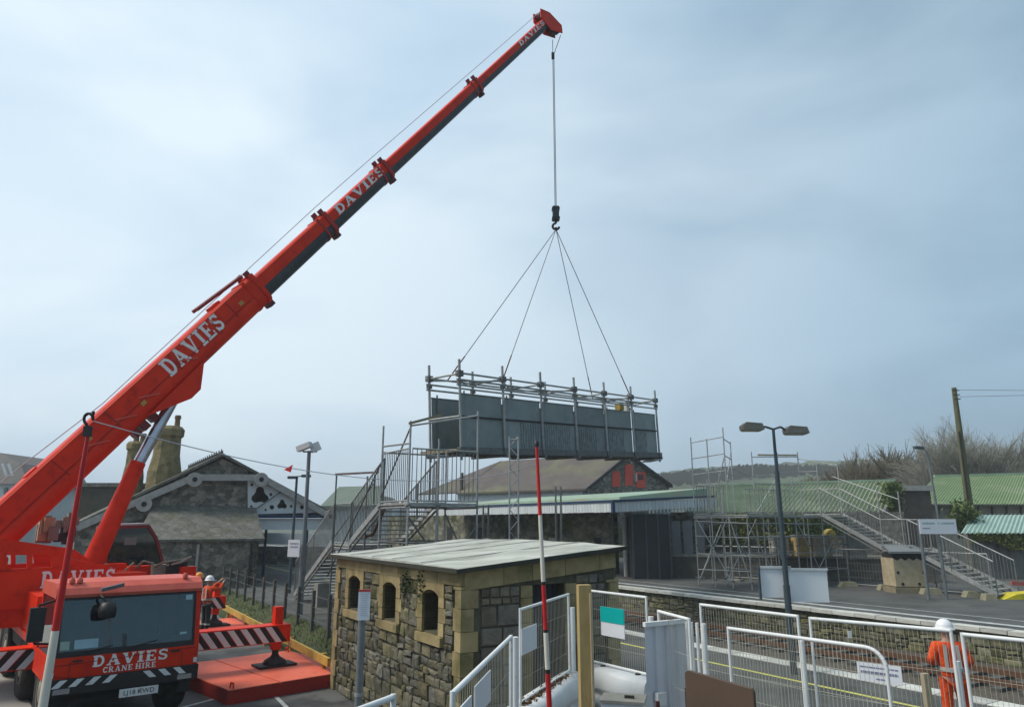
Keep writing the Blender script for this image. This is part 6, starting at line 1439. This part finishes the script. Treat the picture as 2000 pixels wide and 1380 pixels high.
q = P(1284, 1368, 8.3); B().frame((q.x, q.y, (ZP + q.z) / 2), (1, .1, 0), (-.1, 1, 0), (0, 0, 1), .04, .035, q.z - ZP).build('wooden_stake', M('maroon_stake', (.10, .03, .03), rough=.7), label='short maroon stake in front of the ribbed white sheet', cat='stake')
# heras fences on the platform across the track
def heras(a, b, zt_, label):
    return mesh_panel(a, b, zt_, ZP + .1, label, group='thin grey fence panels on the platform', mat=m_galv, r=.022, wr=.003, wire=.16, foot=ZP, horiz=(.2, .4, .6, .8))
hl = [(1262, 1118), (1345, 1124), (1430, 1130), (1520, 1135), (1640, 1142), (1745, 1150), (1840, 1158), (1940, 1166)]
for i, (u, v_) in enumerate(zip(hl, hl[1:])):
    if i in (3,): continue
    heras(G(*u, ZP), G(*v_, ZP), ZP + 1.9, ['thin grey mesh panel before the dark shelter', 'thin grey mesh panel before the ivy wall foot', 'thin grey mesh panel beside the lamp post board', '', 'thin grey mesh panel before the grey board box', 'thin grey mesh panel before the plywood ballast box', 'thin grey mesh panel before the lower stairs'][i])
for (px, py) in ((1265, 1119), (1320, 1124), (1362, 1128), (1436, 1133)):
    c = G(px, py, ZP); B().frame(c + Vector((0, 0, .05)), NV, TV, (0, 0, 1), .35, 1.1, .10).build('concrete_pad', m_conc, label={1265: 'flat pale slab on the platform before the dark shelter', 1320: 'flat pale slab beside the shelter screens', 1362: 'flat pale slab under the scaffold tower edge', 1436: 'flat pale slab between the scaffold tower and the white boards'}[px], cat='pad', group='flat concrete pads on the platform')

# ================================================================== POST AND WIRE FENCE, YELLOW RAIL
pwf = T('post_and_wire_fence', 'row of dark concrete posts with wire between yard and platform', 'fence', ST(7.35, 28, .5))
for k in range(13):
    t = 19.3 + k * 1.75; z0 = .45
    B().frame(ST(7.35, t, z0 + .62), NV, TV, (0, 0, 1), .10, .12, 1.5).build('post', m_concd, pwf)
for z in (.9, 1.3, 1.65): B().tube(ST(7.35, 19, z), ST(7.35, 41, z), .008, n=4).build('wire', m_galvd, pwf)
yr = T('yellow_guard_rail', 'worn yellow timber guard rail along the yard edge', 'guard rail', ST(6.2, 25, 0))
B().bar(ST(6.15, 18.9, .56), ST(6.15, 33.5, .56), .08, .20).build('rail', m_yellow, yr)
for t in (19.6, 22.8, 26.0, 29.2, 32.6): B().frame(ST(6.24, t, .33), NV, TV, (0, 0, 1), .10, .12, .70).build('post', m_yellow, yr)
B().frame(ST(9.3, 30, ZP + .45), NV, TV, (0, 0, 1), .5, .5, .9).build('platform_bin', m_conc, label='pale concrete bin at the foot of the scaffold stairs', cat='bin')

# ================================================================== LAMPS, SIGNS, POLES
lq = P(1541, 1200, 17.2); lbx, lby = lq.x, lq.y
lt_ = P(1519, 838, 17.2)
lamp = T('platform_lamp', 'twin-headed dark blue lamp post on the near platform', 'lamp post', (lbx, lby, ZP))
topz = lt_.z
tdir = Vector((lt_.x - lbx, 0, topz - 2.2))
B().tube((lbx, lby, ZP), (lbx, lby, 2.6), .075, n=12).build('lower_shaft', m_iron, lamp); B().tube((lbx, lby, 2.55), (lbx + (lt_.x - P(1541, 1200, 17.2).x) * 0, lby, topz - 1.0), .062, .055, n=12).build('upper_shaft', m_iron, lamp)
B().tube((lbx, lby, topz - 1.02), (lbx, lby, topz + .02), .04, .035, n=10).build('spigot', m_iron, lamp)
for px0, wpx, yy, tl in ((1476, 42, 834, -.06), (1562, 44, 841, .05)):
    c = P(px0, yy, 17.2); c.x += lbx - lt_.x + .02; k = 17.2 / 1428
    sg = -1 if px0 < 1519 else 1
    B().path([(lbx, lby, topz), (lbx + sg * .18, lby, topz + .06), (c.x - sg * wpx * k * .48, lby, c.z + .02)], .028).build('arm', m_iron, lamp)
    mb = MB(); L2 = wpx * k / 2
    mb.prism([(c.x - L2, lby - .16, c.z - .07), (c.x + L2, lby - .16, c.z - .07), (c.x + L2 * .9, lby - .1, c.z + .09), (c.x - L2 * .6, lby - .1, c.z + .12), (c.x - L2, lby - .12, c.z + .04)], (0, .32, 0)); hd2 = mb.build('lamp_head', M('lamp_housing', (.10, .10, .085), (.075, .075, .065), rough=.5) if 'lamp_housing' not in bpy.data.materials else bpy.data.materials['lamp_housing'], lamp)
    B().box((c.x - L2 * .9, lby - .14, c.z - .095), (c.x + L2 * .8, lby + .14, c.z - .072)).build('diffuser', M('lamp_lens', (.36, .33, .24), rough=.3), hd2)
# white boards on the lamp post
k = 17.0 / 1428
for (px0, px1, y0, y1, lab) in ((1486, 1541, 1108, 1166, 'left'), (1547, 1612, 1112, 1174, 'right')):
    a, b = P(px0, y1, 16.95), P(px1, y0, 16.95)
nbd = T('running_in_board', 'blank white double board fixed behind the twin-headed lamp post', 'sign', (lbx, lby + .12, 1.9))
for (px0, px1, y0, y1) in ((1486, 1541, 1107, 1166), (1543, 1612, 1111, 1175)):
    a, b = P(px0, y1, 17.35), P(px1, y0, 17.35)
    B().frame(((a.x + b.x) / 2, 17.35, (a.z + b.z) / 2), (1, -.12, 0), (.12, 1, 0), (0, 0, 1), b.x - a.x, .03, b.z - a.z).build('board', m_boardw, nbd)
    B().frame(((a.x + b.x) / 2, 17.32, b.z), (1, -.12, 0), (.12, 1, 0), (0, 0, 1), b.x - a.x + .03, .06, .05).build('edge_trim', m_fascia, nbd)
B().frame((P(1484, 1137, 17.3).x, 17.32, P(1484, 1137, 17.3).z), (1, 0, 0), (0, 1, 0), (0, 0, 1), .04, .08, .74).build('edge_post', m_iron, nbd)
# cctv pole and twin lamp by the left stairs
cq = P(579, 1190, 27.8); ct = P(604, 880, 27.8)
ctv = T('camera_pole', 'tall grey pole with two white security cameras beside the stairs', 'camera pole', (cq.x + .15, cq.y, ZP))
bx_ = cq.x + .12; 
B().tube((bx_, cq.y, ZP), (bx_, cq.y, 3.2), .115, n=12).build('lower_shaft', m_greypost, ctv); B().tube((bx_, cq.y, 3.15), (ct.x, cq.y, ct.z), .085, .07, n=12).build('upper_shaft', m_greypost, ctv)
B().frame((ct.x - .16, cq.y - .15, ct.z + .14), (1, -.4, .32), (.4, 1, 0), (-.3, 0, 1), .62, .2, .2).build('security_camera', m_fascia, ctv); B().frame((ct.x + .22, cq.y, ct.z + .14), (1, .4, .5), (-.4, 1, 0), (-.5, 0, 1), .36, .28, .34).build('security_camera', m_fascia, ctv)
B().path([(ct.x - .25, cq.y, ct.z - .03), (ct.x + .3, cq.y, ct.z - .03)], .035).build('bracket', m_greypost, ctv)
c = P(574, 1070, 27.6); B().frame(c, (1, -.3, 0), (.3, 1, 0), (0, 0, 1), .5, .03, .62).build('sign_board', m_sign, ctv)
for zz in (.18, .06): B().frame(c + Vector((0, -.03, zz)), (1, -.3, 0), (.3, 1, 0), (0, 0, 1), .36, .006, .025).build('print', m_ink, ctv)
tq = P(580, 930, 36)
tl_ = T('twin_lamp', 'slim twin lamp post behind the security camera pole', 'lamp post', (tq.x, 36, ZP))
B().tube((tq.x, 36, ZP), tq, .085, .06, n=10).build('shaft', m_iron, tl_)
for sg, px in ((-1, 571), (1, 598)):
    c = P(px, 932 if sg < 0 else 929, 36); B().frame(c, (1, 0, 0), (0, 1, 0), (0, 0, 1), .42, .25, .13).build('lamp_head', m_iron, tl_); B().tube(tq, c, .03, n=6).build('arm', m_iron, tl_)
# small lamp post at right
sq0, sq1 = P(1828, 1010, 50), P(1811, 884, 50)
sl_ = T('small_lamp_post', 'slim grey lamp post with one dark head before the green hall', 'lamp post', (sq0.x, 50, ZP))
B().tube((sq0.x + .3, 50, ZP), sq1, .11, .06, n=10).build('shaft', m_greypost, sl_)
B().path([sq1, sq1 + Vector((-.15, 0, .22)), P(1800, 873, 50)], .04).build('arm', m_greypost, sl_); B().frame(P(1794, 874, 50), (1, 0, -.1), (0, 1, 0), (.1, 0, 1), .62, .3, .18).build('lamp_head', m_iron, sl_)
# platform sign
ps = T('platform_sign', 'white platform sign with green and grey lettering above the scaffold stairs', 'sign', (P(1842, 1160, 33).x, 33, ZP))
a, b = P(1797, 1042, 33), P(1865, 1013, 33)
B().box((a.x, 32.95, a.z), (b.x, 33.0, b.z)).build('board', m_sign, ps)
for (f0, f1, zf, hf, m_) in ((.08, .42, .72, .10, m_inkg), (.50, .54, .72, .08, m_inkg), (.60, .95, .72, .10, m_inkg), (.08, .28, .38, .07, m_ink)):
    mb = MB(); x = a.x + (b.x - a.x) * f0; xe = a.x + (b.x - a.x) * f1
    while x < xe: mb.box((x, 32.944, a.z + (b.z - a.z) * (zf - hf / 2)), (min(x + .075, xe), 32.949, a.z + (b.z - a.z) * (zf + hf / 2))); x += .095
    mb.build('print', m_, ps)
for dx in (.25, -.55):
    q = P(1842, 1160, 33.06); B().tube((q.x + dx - .1, 33.08, ZP), (q.x + dx - .1, 33.08, b.z), .07, n=10).build('post', m_greypost, ps)
# parking notice post by the shed
nq = P(711, 1180, 11.2)
npst = T('notice_post', 'grey post with white parking notice edged red in front of the shed', 'sign', (nq.x, nq.y, 0))
B().tube((nq.x - .02, nq.y, 0), (nq.x - .02, nq.y, 2.62), .055, n=12).build('post', m_greypost, npst); B().tube((nq.x - .02, nq.y, 1.55), (nq.x - .02, nq.y, 1.60), .062, n=12).build('clip', m_galv, npst)
c = P(711, 1180, 11.12); B().frame(c, (1, .1, 0), (-.1, 1, 0), (0, 0, 1), .175, .012, .43).build('board', m_sign, npst); B().frame(c + Vector((0, -.008, .20)), (1, .1, 0), (-.1, 1, 0), (0, 0, 1), .176, .012, .03).build('red_strip', m_redsign, npst)
mb = MB()
for i in range(11): mb.frame(c + Vector((random.uniform(-.005, .005), -.0085, .15 - i * .03)), (1, .1, 0), (-.1, 1, 0), (0, 0, 1), random.uniform(.08, .14), .004, .006)
mb.build('print', M('faint_ink', (.45, .46, .55), rough=.6), npst)
# telegraph pole
t0, t1 = P(1896, 1010, 48), P(1863, 757, 48)
tg = T('telegraph_pole', 'mossy wooden telegraph pole in front of the bare tree', 'pole', (t0.x + .3, 48, ZP))
bot = t0 + (t0 - t1).normalized() * ((t0.z - ZP) / ((t1 - t0).normalized().z))
B().tube(bot, t1, .30, .15, n=12).build('shaft', m_wood, tg)
B().tube(bot + Vector((-.25, -.3, 0)), t1.lerp(t0, .35) + Vector((-.18, -.2, 0)), .05, n=6).build('cable_conduit', m_dark, tg)
for y_ in (757, 763): B().path([t1 + Vector((0, 0, -.15 - (y_ - 757) * .08)), P(2120, y_ + 6, 46)], .012, 4).build('wire', m_dark, tg)
for dz in (.2, .5, .8): B().frame(t1 + Vector((.05, -.1, -dz)), (1, 0, 0), (0, 1, 0), (0, 0, 1), .42, .1, .06).build('step_iron', m_dark, tg)
# red and white poles with the bunting line
def zpole(top, bot_, fw, r0, r1, cuts, label, ztip=None):
    a, b = P(*top, fw), P(*bot_, fw); t_ = T('striped_pole', label, 'pole', (b.x, b.y, b.z))
    n = len(cuts) - 1
    for i in range(n):
        f0, f1 = cuts[i][0], cuts[i + 1][0]; p, q = a.lerp(b, f0), a.lerp(b, f1); ra_, rb_ = r0 + (r1 - r0) * f0, r0 + (r1 - r0) * f1
        B().tube(p, q, ra_, rb_, n=12).build('section', cuts[i][1], t_)
    return t_, a, b
y0, y1 = 868, 1560
ff = lambda y: (y - y0) / (y1 - y0)
zp1, pa, pb = zpole((1048, y0), (1082, y1), 8.6, .019, .034, [(0, m_polered), (ff(1018), m_polewht), (ff(1153), m_black), (ff(1160), m_polered), (ff(1247), m_black), (ff(1253), m_polewht), (ff(1323), m_black), (ff(1331), m_polered), (ff(1460), m_polewht), (1, m_polewht)], 'thin red and white pole leaning in front of the stone shed')
B().lathe(pa, [(.03, -.02), (.03, .03), (.01, .05)], 8).build('tip', m_black, zp1)
y0, y1 = 848, 1520
zp2, pa2, pb2 = zpole((172, y0), (60, y1), 3.5, .009, .022, [(0, m_polered), (ff(1248), m_polewht), (1, m_polewht)], 'red and white pole with pigtail hook standing in front of the crane')
hkp = [pa2 + Vector((0, 0, -.02)), P(172, 835, 3.5)] + [P(173 + 9 * math.cos(R(a)), 818 + 11 * math.sin(R(a)), 3.5) for a in range(120, 400, 28)] + [P(181, 812, 3.5), P(183, 803, 3.5)]
B().path(hkp, .007, 6).build('hook', m_dark, zp2); B().frame(P(171, 842, 3.5), (1, 0, 0), (0, 1, 0), (0, 0, 1), .03, .03, .05).build('socket', m_black, zp2)
bl = T('bunting_line', 'thin cord with one red flag strung between the two striped poles', 'cord', P(545, 905, 5.3))
A_, B2 = P(182, 822, 3.5), P(1047, 905, 8.6); pts = []
for i in range(25):
    f = i / 24; p = A_.lerp(B2, f); p.z -= .34 * 4 * f * (1 - f) * .72; pts.append(p)
B().path(pts, .0028, 4).build('cord', M('pale_cord', (.5, .5, .52), rough=.7), bl)
fi = min(range(25), key=lambda i: abs(1000 + 1428 * pts[i].x / pts[i].y - 545)); p = pts[fi]
B().prism([p + Vector((-.035, 0, -.012)), p + Vector((.02, .01, .022)), p + Vector((.012, 0, -.03))], (0, .004, 0)).build('flag', m_flag, bl)

# ================================================================== PEOPLE
def skin_obj(name, pts, edges, mat, parent, mtx, sub=2, root=0):
    me = bpy.data.meshes.new(name); me.from_pydata([tuple(mtx @ Vector(p[:3])) for p in pts], edges, [])
    o = bpy.data.objects.new(name, me); COL.objects.link(o); adopt(o, parent); me.materials.append(mat)
    md = o.modifiers.new('skin', 'SKIN'); md.use_smooth_shade = True
    if not me.skin_vertices: me.skin_vertices.new()
    for i, p in enumerate(pts):
        sv = me.skin_vertices[0].data[i]; rr = p[3]; sv.radius = (rr, rr) if not isinstance(rr, tuple) else rr
        sv.use_root = (i == root)
    s_ = o.modifiers.new('sub', 'SUBSURF'); s_.levels = sub; s_.render_levels = sub
    return o
def person(loc, facing, label, arms, legs_, lean=0.0, jacket=m_orange, trousers=m_orange, helmet=m_helmetw, hgt=1.76, group=None, head_turn=0.0):
    k = hgt / 1.76
    m = Matrix.Translation(Vector(loc)) @ Matrix.Rotation(facing, 4, 'Z') @ Matrix.Diagonal((k, k, k, 1))
    t_ = T('person', label, 'person', loc, group)
    ly = lambda z: math.sin(lean) * max(0, z - .95)
    J = lambda x, y, z, r: (x, y + ly(z), z, r)
    (eL, wL, hL), (eR, wR, hR) = arms; (kL, aL), (kR, aR) = legs_
    pts = [J(0, 0, .95, .10), J(0, 0, 1.15, .095), J(0, 0, 1.36, .11), J(0, .0, 1.475, .055), J(0, .015, 1.535, .055), J(0, .02, 1.63, (.082, .098)), J(0, .015, 1.70, (.074, .085))]
    E = [(0, 1), (1, 2), (2, 3), (3, 4), (4, 5), (5, 6)]
    def add(p, par): pts.append(p); E.append((par, len(pts) - 1)); return len(pts) - 1
    add(J(0, .125, 1.615, .012), 5)
    for sx in (-1, 1): add(J(sx * .088, .01, 1.615, .016), 5)
    for sx, (e, w_, h) in ((-1, (eL, wL, hL)), (1, (eR, wR, hR))):
        sh = add(J(sx * .18, 0, 1.41, .055), 2); el_ = add((*e, .042), sh); wi = add((*w_, .029), el_); pm = add((*h, (.036, .022)), wi)
        dv = (Vector(h) - Vector(w_)).normalized(); side_ = dv.cross(Vector((0, 1, .2))).normalized()
        curl = Vector((0, .45, -.25))
        for fi_, (o_, ln) in enumerate(((-.027, .062), (-.009, .072), (.009, .07), (.027, .055))):
            b0 = Vector(h) + side_ * o_ + dv * .02; b1 = b0 + dv * ln * .55; b2 = b1 + (dv + curl).normalized() * ln * .5
            i1 = add((*b0, .010), pm); i2 = add((*b1, .0095), i1); add((*b2, .008), i2)
        th = Vector(w_) + dv * .03 + side_ * .03; i1 = add((*th, .012), wi); add((*(th + dv * .045 + side_ * .018 + Vector((0, .02, 0))), .010), i1)
    for sx, (kn, an) in ((-1, (kL, aL)), (1, (kR, aR))):
        hp_ = add((sx * .09, 0, .90, .085), 0); kk = add((*kn, .055), hp_); aa = add((*an, .04), kk); add((an[0], an[1] + .14, max(.04, an[2] - .05), .035), aa)
    body = skin_obj('body', pts, E, m_skin, t_, m)
    # clothing
    pj = [J(0, 0, .93, (.165, .13)), J(0, 0, 1.12, (.165, .125)), J(0, 0, 1.34, (.17, .125)), J(0, .0, 1.455, .085)]
    Ej = [(0, 1), (1, 2), (2, 3)]
    for sx, (e, w_, h) in ((-1, (eL, wL, hL)), (1, (eR, wR, hR))):
        pj.append(J(sx * .19, 0, 1.40, .085)); Ej.append((2, len(pj) - 1)); i = len(pj) - 1; pj.append((*e, .066)); Ej.append((i, i + 1)); pj.append((*(Vector(e).lerp(Vector(w_), .93)), .050)); Ej.append((i + 1, i + 2))
    skin_obj('jacket', pj, Ej, jacket, t_, m, root=1)
    pt = [(0, 0, .96, (.155, .12))]; Et = []
    for sx, (kn, an) in ((-1, (kL, aL)), (1, (kR, aR))):
        pt.append((sx * .10, 0, .86, .11)); Et.append((0, len(pt) - 1)); i = len(pt) - 1; pt.append((*kn, .082)); Et.append((i, i + 1)); pt.append((an[0], an[1], an[2] + .03, .070)); Et.append((i + 1, i + 2))
    skin_obj('trousers', pt, Et, trousers, t_, m)
    for kn, an in ((kL, aL), (kR, aR)):
        skin_obj('boot', [(an[0], an[1], an[2] + .02, .055), (an[0], an[1] + .01, max(.05, an[2] - .04), .055), (an[0], an[1] + .17, max(.045, an[2] - .05), .043)], [(0, 1), (1, 2)], m_boot, t_, m)
    # reflective bands
    mb = MB(m); mb.lathe((0, ly(1.06), 1.04), [(.178, 0), (.178, .05)], 18); mb.build('waist_band', m_refl, t_)
    for sx in (-1, 1):
        mb = MB(m); mb.bar((sx * .10, -.128 + ly(1.1), 1.08), (sx * .09, -.122 + ly(1.42), 1.43), .05, .012, (0, 1, 0)); mb.build('brace_band', m_refl, t_)
    for kn, an in ((kL, aL), (kR, aR)):
        c = Vector(kn).lerp(Vector(an), .45); mb = MB(m); mb.lathe(c, [(.090, -.025), (.090, .025)], 14, Vector(kn) - Vector(an)); mb.build('leg_band', m_refl, t_)
    hm = MB(m); hy = .02 + ly(1.7); prof = [(.155, -.005), (.150, .01), (.132, .02)] + [(.132 * math.cos(R(a)), .02 + .135 * math.sin(R(a))) for a in range(12, 88, 15)] + [(.01, .155)]
    hm.lathe((0, hy, 1.655), prof, 20); hm.frame((0, hy + .15, 1.655), (1, 0, 0), (0, 1, -.1), (0, .1, 1), .2, .09, .012); hm.build('helmet', helmet, t_)
    for sx in (-1, 1): MB(m).lathe((sx * .034, .105 + ly(1.63), 1.625), [(.004, -.012), (.012, 0), (.004, .012)], 8, (0, 1, 0)).build('eye', m_dark, t_)
    return t_
# workman seen from behind on the platform, hands in front of him
wq = G(1845, 1208, 2.49)
person((wq.x, wq.y, ZP), R(-10), 'person in orange workwear and white helmet seen from behind', (((-.29, -.02, 1.17), (-.20, .20, 1.10), (-.13, .26, 1.12)), ((.30, -.03, 1.16), (.20, .19, 1.08), (.13, .25, 1.10))), (((-.11, .03, .49), (-.13, -.02, .09)), ((.16, .12, .50), (.24, .02, .09))), lean=.05, hgt=1.74)
wq = P(402, 1200, 25.6)
person((wq.x, wq.y, MATT + .03), R(-35), 'person in orange vest and dark trousers raising both hands on the red mat', (((-.16, .25, 1.38), (-.06, .42, 1.58), (-.04, .48, 1.64)), ((.24, .24, 1.36), (.13, .44, 1.56), (.09, .50, 1.62))), (((-.10, .02, .49), (-.12, -.02, .09)), ((.10, .02, .49), (.12, -.02, .09))), trousers=m_trouser, hgt=1.86)
wq = P(381, 1200, 26.6)
person((wq.x, wq.y, MATT + .03), R(-20), 'person in orange helmet and dark blue jacket half hidden behind the crane cab', (((-.27, .02, 1.15), (-.22, .18, 1.0), (-.2, .24, .95)), ((.27, .02, 1.15), (.22, .18, 1.0), (.2, .24, .95))), (((-.10, .02, .49), (-.12, -.02, .09)), ((.10, .02, .49), (.12, -.02, .09))), jacket=M('navy_jacket', (.03, .045, .09), rough=.8), trousers=m_trouser, helmet=m_helmeto, hgt=1.90)

# ================================================================== BARE TREES
def bare_tree(base, height, spread, seed, label, mat, name='bare_tree', stems=7, group=None, thick=1.0, depth=4):
    rnd = random.Random(seed); base = Vector(base); t_ = T(name, label, 'tree', base, group)
    tk, cr_ = MB(), MB()
    def br(p, d, l, r, lv):
        q = p; dd = d.copy(); seg = 3 if lv < 2 else 2
        for s_ in range(seg):
            nd = (dd + Vector((rnd.gauss(0, .10), rnd.gauss(0, .10), rnd.gauss(.03, .06)))).normalized(); e = q + nd * (l / seg)
            (tk if lv == 0 else cr_).tube(q, e, r * (1 - .3 * s_ / seg), r * (1 - .3 * (s_ + 1) / seg), n=5 if lv == 0 else 3, caps=False)
            q = e; dd = nd
            if lv < depth and (s_ > 0 or lv > 0):
                for c_ in range(rnd.choice((2, 3)) if lv < depth - 1 else 3):
                    ax_ = Vector((rnd.gauss(0, 1), rnd.gauss(0, 1), rnd.gauss(0, 1))).normalized(); nd2 = dd.copy(); nd2.rotate(Matrix.Rotation(rnd.uniform(.25, .75), 3, ax_))
                    br(q, nd2, l * rnd.uniform(.52, .78), max(.010 * thick, r * .52), lv + 1)
    for s_ in range(stems):
        a = rnd.uniform(0, 6.28); tilt = rnd.uniform(.05, 1.0) * spread
        d = Vector((math.cos(a) * tilt, math.sin(a) * tilt * .6, 1)).normalized()
        br(base + Vector((rnd.gauss(0, .4), rnd.gauss(0, .3), 0)), d, height * rnd.uniform(.30, .42), .12 * thick, 0)
    tk.build('trunk', mat, t_); cr_.build('crown', mat, t_)
    return t_
TB = P(1915, 930, 76)
bare_tree((TB.x, 76, 3.0), 11.2, 1.25, 3, 'big spreading bare tree behind the telegraph pole', m_bark2, stems=26, thick=1.25)
TB = P(1835, 930, 78)
bare_tree((TB.x, 78, 3.0), 9.0, 1.0, 5, 'smaller bare tree behind the slim lamp post, beside the big spreading tree', m_bark2, stems=17, thick=1.25)
gh = 'bare brown hedge trees beyond the sheds'
labs = 'twiggy bare hedge tree in the brown row beyond the green roofs'
for i, (px, hgt_) in enumerate(((1560, 3.6), (1590, 4.2), (1622, 4.6), (1655, 5.3), (1688, 5.8), (1718, 6.4), (1746, 6.6), (1774, 7.0), (1803, 6.8), (1965, 5.4), (2000, 5.2))):
    q = P(px, 940, 84); bare_tree((q.x, 84 + (i % 3) * 1.5, 3.2), hgt_ * 1.5, .42, 20 + i, labs, m_bark, 'hedge_tree', stems=13, group=gh, thick=1.7, depth=3)
# earth rise under the trees, behind the roofs
B().prism([(10, 72, -1), (80, 72, -1), (80, 74, 4.2), (80, 100, 4.2), (14, 100, 4.2), (14, 74, 4.2)][:2] + [(80, 72, 4.0), (10, 72, 3.6)], (0, 40, 0)).build('embankment', m_ground, label='low earth rise under the bare trees', cat='bank', kind='structure')
for i in range(1):
    mb = MB()
    for k in range(9000):
        x = random.uniform(24, 64); y = random.uniform(80, 88); h = random.uniform(1.0, 3.6) * (.55 + .45 * min(1, max(0, (x - 24) / 16)))
        p = Vector((x, y, 3.6)); q = p + Vector((random.gauss(0, .5), random.gauss(0, .3), h)); sdv = Vector((.04, .0, 0)); mb.poly([p - sdv, p + sdv, q])
    mb.build('undergrowth', m_bark, label='thick brown undergrowth of bare stems below the hedge trees', cat='undergrowth', kind='stuff')

# ================================================================== AIR
B().box((-900, -60, -1.6), (1500, 900, 60)).build('haze', None or bpy.data.materials.new('haze_air'), label='thin damp air over the whole place', cat='haze', kind='stuff')
hm_ = bpy.data.materials['haze_air']; hm_.use_nodes = True; hn = hm_.node_tree; hn.nodes.clear()
ho = hn.nodes.new('ShaderNodeOutputMaterial'); hv = hn.nodes.new('ShaderNodeVolumePrincipled'); hv.inputs['Density'].default_value = 0.0008; hv.inputs['Color'].default_value = (.86, .92, .98, 1)
hn.links.new(hv.outputs[0], ho.inputs['Volume'])
